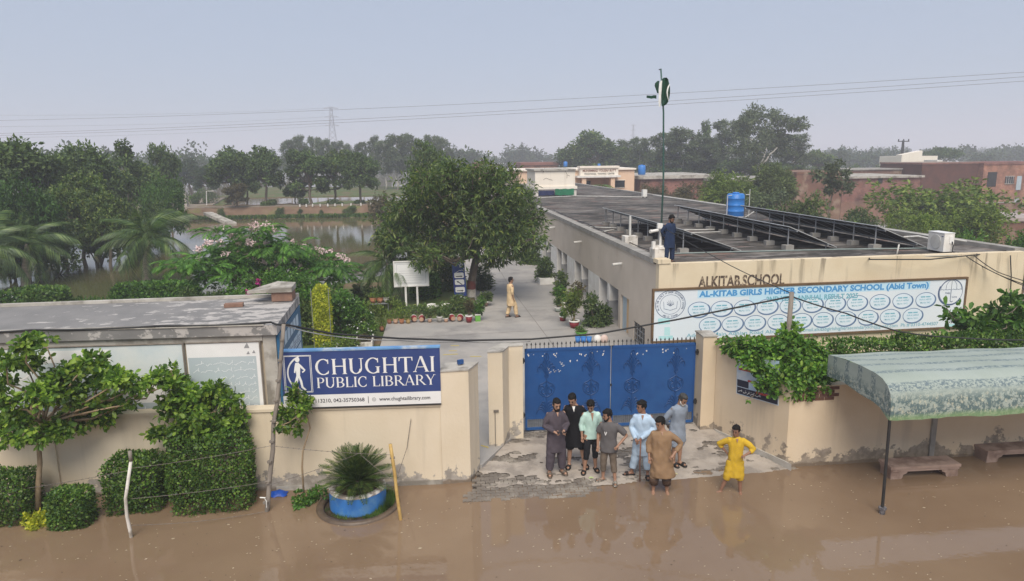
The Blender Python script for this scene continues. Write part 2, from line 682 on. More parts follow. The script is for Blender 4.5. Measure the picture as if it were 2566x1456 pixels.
M_dark = mat("dark_interior", (.03, .03, .032), (.02, .02, .02), 2., .8)
M_blue_gate = mat("blue_gate_paint", (.016, .080, .25), (.013, .064, .205), 1.6, .5, .06, 9, .35, c3=(.018, .085, .25), sc3=.9)
M_blue_iron = mat("dark_blue_iron", (.015, .072, .228), (.012, .060, .19), 4., .45, 0, 10, .5)
M_steel = mat("galvanised_steel", (.42, .43, .44), (.32, .33, .34), 5., .45, 0, 10, .5, .6)
M_black = mat("black_metal", (.022, .022, .024), (.035, .033, .03), 6., .5)
M_cable_b = mat("black_cable", (.02, .02, .02), (.03, .03, .03), 6., .5)
M_cable_w = mat("pale_cable", (.55, .54, .50), (.42, .40, .37), 6., .6)
M_pipe = mat("white_plastic_pipe", (.62, .61, .57), (.48, .46, .42), 3., .5)
M_ink = mat("navy_sign_blue", (.040, .066, .205), (.035, .058, .18), 2., .4)
M_sign_white = mat("sign_white", (.80, .79, .77), (.74, .73, .71), 2., .45)
M_sign_dark = mat("sign_dark_print", (.05, .05, .06), (.04, .04, .05), 3., .5)
M_lime = mat("bamboo_yellow", (.58, .40, .14), (.44, .28, .09), 7., .55, .1, 30)
M_wood_grey = mat("grey_weathered_wood", (.26, .225, .19), (.17, .145, .12), 7., .85, .3, 30, stretch=(1, 1, .2))
M_bark = mat("grey_bark", (.22, .18, .14), (.13, .105, .08), 8., .9, .4, 30, .15, stretch=(1, 1, .35))
M_bark_pale = mat("pale_eucalyptus_bark", (.55, .52, .46), (.40, .37, .32), 3., .8, .15, 20, .2)
M_bark_tan = mat("tan_young_bark", (.36, .27, .17), (.26, .19, .12), 8., .85, .3, 30, .15)
M_terra = mat("terracotta", (.42, .19, .10), (.33, .14, .075), 5., .8, .1, 20)
M_terra_pale = mat("pale_terracotta", (.50, .32, .22), (.40, .25, .17), 5., .8, .1, 20)
M_red_pot = mat("dark_red_paint", (.24, .025, .03), (.19, .02, .025), 4., .45)
M_green_pot = mat("bright_green_paint", (.16, .42, .07), (.13, .34, .06), 4., .45)
M_blue_paint = mat("sky_blue_paint", (.04, .20, .55), (.035, .16, .45), 3., .6, .08, 20, .4, c3=(.09, .24, .48), sc3=2.6)
M_soil = mat("damp_soil", (.075, .05, .032), (.05, .034, .022), 9., .95, .5, 30)
M_mud = mat("wet_mud", (.13, .092, .062), (.09, .064, .044), 5., .45, .3, 20, .5)
M_earth = mat("red_brown_earth", (.20, .135, .092), (.15, .096, .064), .9, .95, .5, 6, .1, c3=(.16, .15, .06), sc3=.5)
M_path = mat("dusty_ground", (.27, .225, .175), (.20, .165, .125), .6, .95, .3, 5, .1)
M_lawn = mat("rough_grass_ground", (.075, .115, .03), (.10, .12, .045), .8, .95, .5, 12, .1, c3=(.16, .115, .07), sc3=.35)
M_yard = mat("courtyard_concrete", (.385, .355, .32), (.30, .285, .265), .45, .85, .15, 14, .25, c3=(.25, .235, .22), sc3=.3)
M_pink_stone = mat("pink_stone", (.37, .265, .215), (.28, .20, .16), 3., .7, .2, 25, .3, c3=(.2, .13, .10), sc3=1.5)
M_tank = mat("blue_plastic_tank", (.025, .19, .56), (.022, .165, .49), 2., .4, 0, 10, .5)
M_green_tarp = mat("green_tarpaulin", (.02, .19, .09), (.018, .14, .07), 3., .55, .3, 8)
M_navy_cloth = mat("navy_sheet", (.02, .03, .10), (.015, .02, .07), 3., .6)
M_peach = plaster("peach_plaster", (.70, .49, .34), (.74, .54, .39), z0=-2, zs=.2, streak=.12)
M_cream_white = plaster("cracked_whitewash", (.80, .72, .61), (.84, .77, .67), stain=(.40, .33, .25), z0=2.9, zs=.2, streak=.25)
M_brick = brickm("village_brick", (.22, .07, .052), (.15, .046, .038), (.30, .22, .17))
M_brick_o = brickm("orange_brick", (.33, .13, .075), (.24, .085, .055), (.36, .26, .19))
M_brick_mud = mat("mud_washed_brick", (.21, .118, .083), (.145, .078, .06), .7, .95, .4, 7, .1, c3=(.29, .21, .155), sc3=.5)
M_glass = mat("dark_window_glass", (.03, .035, .045), (.02, .025, .03), 2., .12, 0, 10, .5)
M_door_blue = mat("pale_blue_door", (.42, .50, .55), (.36, .44, .49), 2., .6)
M_panel_back = mat("solar_back_sheet", (.035, .036, .04), (.028, .03, .032), 1.5, .6)
M_panel_face = mat("solar_cells", (.012, .016, .035), (.010, .013, .028), 3., .12, 0, 10, .6)
M_alu = mat("aluminium_frame", (.62, .62, .60), (.52, .52, .50), 4., .4, 0, 10, .5, .5)
M_bluebag = mat("blue_plastic_bag", (.012, .08, .42), (.01, .06, .32), 8., .35)

FL_ficus = foliage("glossy_ficus_leaf", (.035, .085, .012), (.105, .20, .026), (.27, .39, .055), .3, .4, 1.6, (.24, .32, .05))
FL_hedge = foliage("clipped_hedge_leaf", (.022, .062, .009), (.058, .128, .018), (.155, .245, .04), .22, .45, 2.2)
FL_mango = foliage("mango_leaf", (.032, .066, .017), (.078, .13, .033), (.175, .225, .06), .28, .45, .8, (.25, .28, .06))
FL_dark = foliage("dark_tree_leaf", (.030, .060, .018), (.066, .112, .031), (.135, .19, .052), .2, .6, .35)
FL_mid = foliage("mid_tree_leaf", (.036, .072, .018), (.078, .13, .033), (.155, .205, .052), .22, .6, .5, (.19, .2, .05))
FL_euc = foliage("eucalyptus_leaf", (.045, .068, .034), (.085, .115, .055), (.14, .17, .085), .22, .6, .35)
FL_bright = foliage("bright_shrub_leaf", (.026, .075, .012), (.06, .15, .02), (.13, .24, .035), .26, .5, 1.2)
FL_feather = foliage("feathery_leaf", (.032, .09, .012), (.065, .165, .02), (.13, .27, .04), .32, .5, 1.0)
FL_yellow = foliage("yellow_green_leaf", (.22, .27, .025), (.40, .43, .035), (.58, .56, .05), .3, .5, 3.)
FL_palm = foliage("palm_leaflet", (.026, .058, .016), (.06, .108, .026), (.13, .185, .052), .2, .4, 1.2)
FL_sago = foliage("sago_leaflet", (.018, .045, .010), (.04, .082, .014), (.11, .145, .028), .15, .35, 3.)
FL_grass = foliage("grass_blade", (.035, .085, .014), (.065, .13, .022), (.13, .2, .04), .25, .6, 3.)
FL_red = foliage("reddish_shrub_leaf", (.055, .055, .02), (.095, .082, .035), (.14, .11, .05), .2, .6, .8)
FL_vine = foliage("vine_leaf", (.032, .095, .012), (.085, .20, .022), (.21, .35, .05), .28, .38, 2.4, (.25, .35, .06))
FL_yg = foliage("yellowish_shrub_leaf", (.055, .10, .015), (.12, .18, .028), (.22, .28, .055), .25, .55, .7)
FL_far = foliage("hazy_tree_leaf", (.03, .055, .02), (.045, .075, .028), (.06, .09, .035), .2, .7, .1)
FL_round = foliage('soft_feather_leaf', (.03, .075, .015), (.058, .125, .024), (.11, .19, .04), .25, .55, .7)
M_pink = mat("pale_pink_petal", (.78, .63, .61), (.68, .50, .49), 9., .6)
M_magenta = mat("magenta_petal", (.42, .03, .20), (.32, .02, .16), 9., .6)
M_wpetal = mat("white_petal", (.80, .80, .76), (.7, .7, .66), 9., .6)

# ================================================================ GROUND AND WATER
mb = MB()
mb.quad((-4000, -200, -.8), (4000, -200, -.8), (4000, 7000, -.8), (-4000, 7000, -.8))
struct("ground", mb, mat("silt_bed", (.16, .11, .07), (.12, .08, .05), .5, .9))
mb = MB()
mb.quad((-3990, -190, 0), (3990, -190, 0), (3990, 6990, 0), (-3990, 6990, 0))
struct("flood_water", mb, watermat("muddy_water", (.232, .160, .101), (.195, .130, .081), .35, .012, .022))
mb = MB()
mb.poly([(-70, 20, .004), (5, 20, .004), (5, 84.6, .004), (-27, 84.6, .004), (-60, 60, .004)])
struct("pond_water", mb, watermat("pond_water_mat", (.125, .098, .056), (.155, .112, .067), .12, .02, .03, (.095, .098, .042), .4))

mb = MB()
mb.prism([(-1.6, 15.4), (1.3, 14.85), (2.05, 16.1), (2.5, 16.73), (7.0, 16.73), (7.5, 16.6), (8.3, 16.3), (8.3, 60), (2.8, 60), (2.75, 29.9), (-1.35, 29.55), (-1.6, 22)], -.6, .15)
struct("courtyard_pavement", mb, M_yard)
mb = MB()
rgc = np.random.default_rng(3)
for x0, y0, x1, y1 in [(-1.4, 26.6, 7.9, 26.9), (.2, 31.0, 7.9, 31.3), (2.5, 38, 8.1, 38.2), (2.9, 46, 8.2, 46.2), (4.9, 16.5, 4.85, 36), (4.85, 36, 5.4, 58)]:
    d = np.array([x1 - x0, y1 - y0])
    q = np.array([-d[1], d[0]]) / np.linalg.norm(d) * .012
    mb.quad((x0 - q[0], y0 - q[1], .154), (x1 - q[0], y1 - q[1], .154), (x1 + q[0], y1 + q[1], .154), (x0 + q[0], y0 + q[1], .154))
struct("pavement_joint", mb, mat("dark_joint_tar", (.20, .175, .16), (.16, .14, .13), 4., .9))  # narrow strips in the joints' own dark colour
mb = MB()
for a, b in [((1130, 866), (1150, 866)), ((1110, 889), (1148, 887)), ((1178, 893), (1206, 893)), ((1125, 879), (1145, 879)), ((1205, 1116), (1224, 1121))]:
    p, q = gp(a[0], a[1], .155), gp(b[0], b[1], .155)
    mb.quad(p + (0, -.035, 0), q + (0, -.035, 0), q + (0, .035, 0), p + (0, .035, 0))
struct("road_marking", mb, mat("yellow_marking_paint", (.55, .42, .07), (.42, .33, .1), 5., .8))

mb = MB()
mb.prism([(-24, 18.6), (-3.1, 18.1), (-1.65, 18.1), (-1.65, 22), (-1.36, 29.57), (2.73, 29.92), (2.78, 60), (0, 60), (-1, 43), (-4, 39.5), (-9, 37.5), (-13, 36.6), (-24, 37.2)], -.6, .12)
struct("garden_soil", mb, M_lawn)
mb = MB()
mb.prism([(8.2, 14.6), (40, 12.6), (40, 21.9), (8.2, 21.9)], -.6, .1)
struct("school_forecourt", mb, M_lawn)
# pond embankment with its dusty clearing and the wooded bank
mb = MB()
xs = np.linspace(-27, 9, 49)
ge = np.random.default_rng(5)
wob = ge.normal(size=(49,)) * .14
rows = []
for yy, zz in [(84.2, -.3), (85.0, .06), (85.9, .32), (86.5, .9), (87.2, 1.22), (92, 1.25), (95, .9), (97, -.2)]:
    rows.append([(x, yy + wob[i] * (1 if yy < 92 else 0) - (x + 9) * .055, zz + .05 * ge.normal() * (zz > .1)) for i, x in enumerate(xs)])
mb.grid(rows)
struct("pond_embankment", mb, M_earth, True)
mb = MB()
for zt, P in [(.55, [(-27.2, 86), (-26, 98), (-30, 130), (-60, 130), (-70, 95), (-45, 78), (-34, 81)]), (.2, [(-45, 77.9), (-70, 94.9), (-120, 95), (-120, 52), (-46, 52), (-33, 58), (-31, 66)])]:
    mb.prism(P, -.5, zt)
struct("wooded_bank", mb, M_lawn)
mb = MB()
mb.prism([(-27.3, 86.5), (-27, 97), (-31, 122), (-44, 122), (-40, 97), (-33, 82.5)], .3, .7)
struct("dusty_clearing", mb, M_path)
mb = MB()
mb.prism([(-27, 88.3), (-26.6, 90.2), (8, 88.4), (8, 86.6)], 1.2, 1.30)
struct("embankment_path", mb, M_path)
# low land between the far flood sheets
mb = MB()
for P in [[(-30, 130), (6, 128), (20, 160), (-40, 175)], [(24, 96), (52, 104), (60, 140), (26, 150)], [(-20, 99), (3, 98), (2, 112), (-14, 116)],
          [(80, 112), (150, 105), (170, 165), (90, 170)]]:
    mb.prism(P, -.4, .12)
struct("low_fields", mb, M_lawn)

# ================================================================ PAVED GATEWAY
def apron_z(x, y):
    u = np.clip((x - 2.4) / 3.2, 0, 1)
    y0 = 13.3 + .62 * u * u * (3 - 2 * u)
    return .125 * (y - y0) / (16.2 - y0)


mb = MB()
P = [(.6, 13.3), (9.6, 13.0), (8.3, 14.2), (7.36, 16.1), (7.02, 16.75), (2.5, 16.75), (2.1, 16.35), (1.3, 16.2), (1.25, 14.9), (1.0, 14.0)]
mb.add([(p[0], p[1], apron_z(*p) - .03) for p in P] + [(p[0], p[1], -.7) for p in P],
       [tuple(range(len(P)))] + [(i, i + len(P), (i + 1) % len(P) + len(P), (i + 1) % len(P)) for i in range(len(P))])
apron = struct("gateway_paving", mb, M_mud)
M_paver = mat("wet_grey_paver", (.20, .172, .142), (.15, .128, .106), 3., .5, .25, 40, .4, c3=(.30, .265, .22), sc3=1.3)
M_joint = mat('joint_mud', (.055, .042, .03), (.04, .03, .022), 6., .5, .3, 20)
apron.data.materials[0] = M_joint
PV = [(0, 0), (.05, .022), (.10, 0), (.15, .022), (.20, 0), (.20, .105), (.15, .127), (.10, .105), (.05, .127), (0, .105)]
mb = MB()
mb.prism([(x * .93 + .007, y * .90 + .006) for x, y in PV], -.05, 0)
paver_me = mb.mesh("paver", M_paver)
cells = []
ang = -.068
ca, sa = math.cos(ang), math.sin(ang)


def inside(x, y, P):
    c = False
    for i in range(len(P)):
        (x1, y1), (x2, y2) = P[i - 1], P[i]
        if (y1 > y) != (y2 > y) and x < (x2 - x1) * (y - y1) / (y2 - y1) + x1:
            c = not c
    return c


for j in range(34):
    for i in range(46):
        lx, ly = i * .2 + (.1 if j % 2 else 0), j * .108
        x, y = .55 + ca * lx - sa * ly, 13.45 + sa * lx + ca * ly
        if inside(x + .1, y + .05, P) and inside(x + .2, y, P):
            cells.append((x, y))
cells.sort(key=lambda c: abs(c[1] - (13.75 if c[0] < 3.6 else 14.1)) + (.0 if c[0] < 3.6 else .15))
gq = np.random.default_rng(9)
for x, y in cells[:300]:
    o = ob("paver", paver_me, apron, (x, y, apron_z(x, y) - .002 + .006 * gq.normal()))
    o.rotation_euler = (R(3.1) + gq.normal() * .015, gq.normal() * .012, ang + gq.normal() * .02)
mb = MB()
for x, y in cells[300:]:
    mb.prism([(x + ca * px - sa * py, y + sa * px + ca * py) for px, py in [(q[0] * .965, q[1] * .95) for q in PV]], apron_z(x, y) - .06, apron_z(x, y) - .014 + .004 * gq.normal())
tag(ob("paver_field", mb.mesh("paver_field", M_paver), apron), kind='stuff')
# dried silt left over the stones in an uneven crust
def fbm(x, y, s, sd):
    v = np.zeros_like(x)
    g2 = np.random.default_rng(sd)
    for o in range(5):
        a, b, c, d = g2.uniform(0, 6.3, 4)
        th = g2.uniform(0, 3.14)
        k = s * 1.9 ** o
        u, q = x * math.cos(th) + y * math.sin(th), -x * math.sin(th) + y * math.cos(th)
        v += (np.sin(u * k + a + 1.3 * np.sin(q * k * .7 + b)) * np.cos(q * k * .9 + c + 1.1 * np.sin(u * k * .6 + d))) * .62 ** o
    return v


st = .035
gx, gy = np.meshgrid(np.arange(1.0, 9.4, st), np.arange(13.7, 16.75, st), indexing='ij')
jx = gx + gq.normal(size=gx.shape) * st * .25
jy = gy + gq.normal(size=gx.shape) * st * .25
f1 = fbm(gx, gy * 1.8, 1.5, 21) + .5 * fbm(gx, gy * 2.2, 5.0, 4)
shore = 13.72 - .03 * (gx - 4.) + np.where(gx < 3.4, (3.4 - gx) * .22, 0) + .09 * fbm(gx, gy * .2, 2.1, 8)
val = (gy - shore - .35).clip(-9, .30) * 1.5 + f1 * .95 + .30
keep = val > .12
z = apron_z(jx, jy) + .004 + .006 * f1.clip(-1, 1)
idx = np.arange(gx.size).reshape(gx.shape)
ok = keep[:-1, :-1] & keep[1:, :-1] & keep[1:, 1:] & keep[:-1, 1:]
cxm, cym = gx[:-1, :-1], gy[:-1, :-1]
ins = np.array([inside(a, b, P) for a, b in zip(cxm.ravel(), cym.ravel())]).reshape(cxm.shape)
ok &= ins
Fq = np.stack([idx[:-1, :-1], idx[1:, :-1], idx[1:, 1:], idx[:-1, 1:]], -1)[ok]
mb = MB()
mb.add(np.stack([jx, jy, z], -1).reshape(-1, 3), Fq)
tag(ob("silt_crust", mb.mesh("silt_crust", mat("dried_silt", (.44, .385, .325), (.36, .31, .26), 2.2, .92, .5, 30, .1, c3=(.27, .235, .20), sc3=1.4), smooth=True)), "pale crust of dried silt over the gateway paving", "silt", kind='stuff')
# flecks afloat on the brown water
mb = MB()
n = 1100
fx, fy = gq.uniform(-8, 16, n), 8.3 + 5.6 * gq.random(n) ** .9
for x, y in zip(fx, fy):
    if y > 14.3 - .077 * x - .25 or (0.8 < x < 9 and y > 13.9):
        continue
    s = gq.uniform(.006, .016) * (1.7 if gq.random() < .06 else 1)
    a = gq.uniform(0, 3)
    mb.add([(x + s * math.cos(a + k * 1.57) * (1.6 if k % 2 else .7), y + s * math.sin(a + k * 1.57), .004) for k in range(4)], [(0, 1, 2, 3)], 0 if gq.random() < .8 else 1)
tag(ob("floating_flecks", mb.mesh("floating_flecks", [mat("straw_fleck", (.50, .42, .30), (.4, .32, .22), 5., .8), mat("dark_fleck", (.05, .04, .03), (.07, .05, .03), 5., .8)])), "small flecks of straw and leaf afloat on the flood water", "debris", kind='stuff')

# ================================================================ STREET WALL, PIERS, WINGS
WA, WB = np.array([-11.0, 15.248]), np.array([.38, 14.37])
wd = (WB - WA) / np.linalg.norm(WB - WA)
wn_ = np.array([-wd[1], wd[0]])


def wall_poly(a, b, t=.23):
    return [tuple(a), tuple(b), tuple(b + wn_ * t), tuple(a + wn_ * t)]


bw = thing("boundary_wall", (-5.3, 14.8, -.3), "long cream street wall carrying the navy library sign, paint peeling along its foot", "wall", "cream street walls")
part("wall_body", MB().prism(wall_poly(WA, WB), -.6, 1.80), M_wall, bw)
part("coping", MB().prism(wall_poly(WA - wn_ * .03, WB - wn_ * .03, .29), 1.80, 1.86), M_wall, bw)
pc = pp(140, 1180, (WB[0], WB[1], 0), (wn_[0], wn_[1], 0))[:2]
part("pilaster", MB().prism(wall_poly(pc - wd * .08 - wn_ * .05, pc + wd * .08 - wn_ * .05, .049), -.5, 1.79), M_wall, bw)
part("plinth_render", MB().prism(wall_poly(np.array([-3.2, 14.36 + .276]) - wn_ * .025, WB - wn_ * .025, .024), -.5, .10), M_conc_pale, bw)
gp_ = thing("gate_pier", (.8, 14.6, 0), "broad cream pier with small blue floodlight at the end of the library sign wall", "pier", "cream gateway piers")
PP = [(.38, 14.34), (1.0, 14.36), (1.25, 14.85), (.55, 14.9)]
part("pier_body", MB().prism(PP, -.6, 2.57), M_wall, gp_)
part("pier_cap", MB().prism([(.36, 14.32), (1.01, 14.34), (1.27, 14.86), (.54, 14.92)], 2.57, 2.60), M_conc_pale, gp_)
fl = thing("floodlight", yp(1157, 912, 14.7), "little blue floodlight standing on the cream pier beside the library sign", "lamp")
b0 = np.array(fl.location)
part("lamp_head", MB().box(b0 + (-.03, -.03, .06), (.13, .07, .09), .4), M_blue_iron, fl)
part("bracket", MB().tube([b0 + (0, 0, -.09), b0 + (.0, 0, -.02), b0 + (.03, .0, .05)], .012, 6).box(b0 + (.03, .01, -.035), (.08, .03, .03)), M_black, fl)

wl_ = thing("gate_wing_wall", (1.9, 16.1, .1), "cream splayed wing wall at the hinge side of the blue gate by the open side entry", "wall")
WP = [(1.57, 15.86), (1.92, 15.85), (2.13, 16.29), (2.48, 16.30), (2.52, 16.62), (2.08, 16.66), (1.62, 16.1)]
part("wing_body", MB().prism(WP, -.5, 2.50), M_wall, wl_)
part("wing_cap", MB().prism([(1.56, 15.85), (1.925, 15.84), (2.135, 16.28), (2.49, 16.29), (2.53, 16.63), (2.07, 16.67), (1.61, 16.11)], 2.501, 2.53), M_conc_pale, wl_)
part("bolt_plate", MB().box((1.75, 15.835, 1.05), (.12, .03, .05)).tube([(1.72, 15.82, 1.05), (1.72, 15.82, .1)], .008, 5), M_wood_grey, wl_)

gr = thing("gate_pier", (7.2, 16.2, .1), "cream pier carrying the right hinges of the blue gate beside the vine wall", "pier", "cream gateway piers")
part("pier_body", MB().prism([(7.01, 16.06), (7.35, 16.03), (7.40, 16.55), (7.04, 16.62)], -.5, 2.57), M_wall_r, gr)
part("pier_cap", MB().prism([(6.99, 16.04), (7.37, 16.01), (7.42, 16.57), (7.02, 16.64)], 2.57, 2.60), M_conc_pale, gr)

ww = thing("boundary_wall", (9.5, 14.4, 0), "cream corner wall under the hanging vine, with the torn poster and the brick patch", "wall", "cream street walls")
part("wing_panel", MB().prism([(7.352, 16.05), (8.16, 13.91), (8.36, 14.1), (7.56, 16.2)], -.5, [2.36, 1.95, 1.95, 2.36]), M_wall_r, ww)
RB = np.array([27.0, 13.345])
RA = np.array([8.162, 13.91])
rd = (RB - RA) / np.linalg.norm(RB - RA)
rn = np.array([-rd[1], rd[0]])
part("wall_body", MB().prism([tuple(RA), tuple(RB), tuple(RB + rn * .23), tuple(RA + rn * .23 + rd * .1)], -.6, 1.92), M_wall_r, ww)
b1 = pp(2335, 1100, (RA[0], RA[1], 0), (rn[0], rn[1], 0))[:2]
part("pilaster", MB().prism([tuple(b1 - rd * .06 - rn * .05), tuple(b1 + rd * .06 - rn * .05), tuple(b1 + rd * .06 - rn * .002), tuple(b1 - rd * .06 - rn * .002)], -.5, 1.90), M_conc, ww)
for r_ in range(4):
    for c_ in range(4):
        q = RA + rd * (.12 + c_ * .235 + (.11 if r_ % 2 else 0)) - rn * .012
        part("brick", MB().prism([tuple(q), tuple(q + rd * .22), tuple(q + rd * .22 + rn * .011), tuple(q + rn * .011)], 1.58 + r_ * .08, 1.65 + r_ * .08), mat("stained_brick", (.17, .085, .06), (.12, .06, .045), 4., .9, .3, 20), ww)
tw = part("toe_kerb", MB().prism([(7.37, 15.9), (8.2, 13.72), (8.16, 13.905), (7.37, 16.03)], -.3, .16), M_conc_pale, ww)

# ================================================================ THE BLUE GATE
GA, GB = np.array([2.54, 16.58]), np.array([6.99, 16.40])
gd = (GB - GA) / np.linalg.norm(GB - GA)
gn = np.array([gd[1], -gd[0]])                  # towards the street
GL = np.linalg.norm(GB - GA)
gate = thing("metal_gate", (4.75, 16.5, .12), "blue sheet metal double gate with scrollwork and a row of spear points", "gate")


def gpt(s, z, o=0.0):
    q = GA + gd * s + gn * o
    return np.array([q[0], q[1], z])


def scroll(cx, z0, k=1.0):
    """one wrought-iron plant: central stem, sprays, and a lantern of facing curls"""
    L = []
    L.append([(0, 0), (0, 2.0)])
    for sgn in (-1, 1):
        for j, (h, wd_) in enumerate([(.05, .30), (.12, .27), (.2, .22), (.28, .15)]):
            L.append([(0, h), (sgn * wd_ * .35, h + .16), (sgn * wd_ * .75, h + .2), (sgn * wd_, h + .12), (sgn * wd_ * .98, h + .05)])
        L.append([(0, .62), (sgn * .1, .66), (sgn * .21, .76), (sgn * .235, .92), (sgn * .2, 1.0), (sgn * .1, 1.05), (0, 1.12)])
        L.append([(sgn * .05, .74), (sgn * .1, .72), (sgn * .15, .78), (sgn * .13, .86), (sgn * .07, .9), (sgn * .12, .97), (sgn * .18, .95), (sgn * .19, .88)])
        L.append([(sgn * .04, .72), (sgn * .045, .86), (sgn * .02, 1.0)])
        for (h, wd_) in [(1.42, .27), (1.5, .2), (1.58, .11)]:
            L.append([(0, h - .16), (sgn * wd_ * .45, h + .1), (sgn * wd_ * .85, h + .15), (sgn * wd_, h + .04), (sgn * wd_ * .9, h - .02)])
        L.append([(0, 1.2), (sgn * .06, 1.27), (sgn * .02, 1.34)])
        L.append([(0, 1.72), (sgn * .06, 1.8), (sgn * .055, 1.92), (0, 1.98)])
    m_ = MB()
    for pl in L:
        q = np.array(pl, float)
        if len(q) > 2:
            t = np.linspace(0, len(q) - 1, (len(q) - 1) * 3 + 1)
            i0 = np.clip(t.astype(int), 0, len(q) - 2)
            fr = (t - i0)[:, None]
            pm = np.vstack([2 * q[0] - q[1], q, 2 * q[-1] - q[-2]])
            a_, b_, c_, d_ = pm[i0], pm[i0 + 1], pm[i0 + 2], pm[i0 + 3]
            q = .5 * (2 * b_ + (c_ - a_) * fr + (2 * a_ - 5 * b_ + 4 * c_ - d_) * fr ** 2 + (3 * b_ - a_ - 3 * c_ + d_) * fr ** 3)
        m_.tube([gpt(cx + u * k, z0 + v * k, .014) for u, v in q], .0098, 4)
    return m_


for s0, s1 in ((.03, GL / 2 - .012), (GL / 2 + .012, GL - .03)):
    leaf = part("gate_leaf", MB().hexa([gpt(s0, .52, 0), gpt(s1, .52, 0), gpt(s1, .52, -.03), gpt(s0, .52, -.03), gpt(s0, 2.30, 0), gpt(s1, 2.30, 0), gpt(s1, 2.30, -.03), gpt(s0, 2.30, -.03)]), M_blue_gate, gate)
    fr = MB()
    for a, b_, z0, z1 in [(s0, s1, 2.27, 2.34), (s0, s1, .20, .27), (s0, s1, .49, .53), (s0, s0 + .05, .2, 2.34), (s1 - .035, s1, .2, 2.34)]:
        fr.hexa([gpt(a, z0, .012), gpt(b_, z0, .012), gpt(b_, z0, -.04), gpt(a, z0, -.04), gpt(a, z1, .012), gpt(b_, z1, .012), gpt(b_, z1, -.04), gpt(a, z1, -.04)])
    part("leaf_frame", fr, M_blue_gate, leaf)
    ms = MB()
    for k in range(int((s1 - s0) / .05)):
        ms.tube([gpt(s0 + .05 + k * .05, .27, -.02), gpt(s0 + .05 + k * .05, .49, -.02)], .006, 4)
    for k in range(6):
        ms.tube([gpt(s0 + .05, .27 + k * .037, -.02), gpt(s1 - .04, .27 + k * .037, -.02)], .006, 4)
    part("foot_grille", ms, mat('dull_grille_steel', (.16, .16, .16), (.1, .1, .1), 5., .6), leaf, kind='stuff')
    for q in (.25, .77):
        part("iron_scroll", scroll(s0 + (s1 - s0) * q, .55, .85), M_blue_iron, leaf)
    n = 20
    for k in range(n):
        s = s0 + .06 + (s1 - s0 - .1) * k / (n - 1)
        sp = MB().tube([gpt(s, 2.34, -.015), gpt(s, 2.44, -.015)], .008, 5).rings([(*gpt(s, 2.43, -.015), .02, .02), (*gpt(s, 2.45, -.015), .02, .008), (*gpt(s, 2.50, -.015), .002, .002)], 6)
        part("spear_point", sp, M_black, leaf)
for s, zz in ((-.02, 2.05), (-.02, .62), (GL + .0, 2.1), (GL + .0, .78)):
    part("hinge", MB().tube([gpt(s, zz - .07, .03), gpt(s, zz + .07, .03)], .028, 8).box(gpt(s, zz, .03), (.09, .05, .07)), M_black, gate)
part("latch", MB().box(gpt(GL / 2, 1.32, .025), (.04, .03, .06)), M_black, gate)
mb = MB()
gk = np.random.default_rng(17)
for k in range(34):
    s, zz = gk.uniform(.1, GL - .1), 2.22 - abs(gk.normal()) * .06 - (.08 if gk.random() < .3 else 0)
    h, wq = gk.uniform(.012, .05), gk.uniform(.008, .02)
    mb.add([gpt(s - wq, zz, .004), gpt(s + wq, zz + .01, .004), gpt(s + wq * .5, zz - h, .004), gpt(s - wq * .7, zz - h * .8, .004)], [(3, 2, 1, 0)])
for s, zz in [(.62, 1.78), (.66, 1.7), (.78, 1.72), (.95, 1.92), (.99, 1.86), (.9, 1.72)]:
    for k in range(3):
        mb.box(gpt(s + .03 * math.sin(k * 2), zz + k * .025, .005), (.03, .004, .012), 0)
part("paint_drips", mb, M_white, gate, kind='stuff')

# ================================================================ LIBRARY ROOM AND ITS SIGNS
EZ = np.array([0, 0, 1.0])
LF0, LF1 = np.array([-11.0, 15.52]), np.array([-3.05, 15.0])
ld = (LF1 - LF0) / np.linalg.norm(LF1 - LF0)
ln_ = np.array([-ld[1], ld[0]])
LB1, LB0 = np.array([-3.08, 18.05]), np.array([-11.2, 18.1])
lib = thing("library_building", (-6.5, 16.5, 0), "long low library room with patchy grey roof and whitish boards over the street wall", "building")
lin = lambda p, k: tuple(p + ln_ * k)
part("wall", MB().prism([lin(LF0, .06), lin(LF1, .06), tuple(LB1 + (-.05, 0)), tuple(LB0)], -.3, 3.40), M_wall, lib)
part("corner_post", MB().prism([tuple(LF1 - ld * .27), tuple(LF1), tuple(LF1 + (-.003, .28)), tuple(LF1 - ld * .27 + ln_ * .058)], 1.70, 3.38), M_conc_pale, lib)
part("eaves_beam", MB().prism([lin(LF0, -.02), lin(LF1 - ld * .274, -.02), lin(LF1 - ld * .274, .055), lin(LF0, .055)], 3.27, 3.39), M_conc_pale, lib)
m, nt, b, o_ = nodes("patchy_roof")
p_ = pos(nt, (1, .8, 1))
c_ = ramp(nt, noise(nt, p_, 1.1, 5), [(.35, (.235, .225, .215)), (.65, (.175, .17, .165))])
gx_ = N(nt, "SeparateXYZ")
nt.links.new(pos(nt), gx_.inputs[0])
mr_ = N(nt, "MapRange")
nt.links.new(gx_.outputs[0], mr_.inputs[0])
mr_.inputs[1].default_value, mr_.inputs[2].default_value, mr_.inputs[3].default_value, mr_.inputs[4].default_value = -9, -3, -.07, .11
ad_ = N(nt, "Math", operation='ADD')
nt.links.new(noise(nt, pos(nt, (1, 1.9, 1)), 2.4, 5, .62), ad_.inputs[0])
nt.links.new(mr_.outputs[0], ad_.inputs[1])
c_ = mixc(nt, ramp(nt, ad_.outputs[0], [(.57, 0.), (.61, .9)]), c_, (.46, .43, .40))
nt.links.new(c_, b.inputs['Base Color'])
b.inputs['Roughness'].default_value = .85
M_patchy = m
part("roof", MB().prism([lin(LF0, -.10), tuple(LF1 + (.06, -.10)), tuple(LB1 + (.06, .06)), tuple(LB0 + (0, .06))], 3.405, 3.62), M_patchy, lib)
mb = MB()
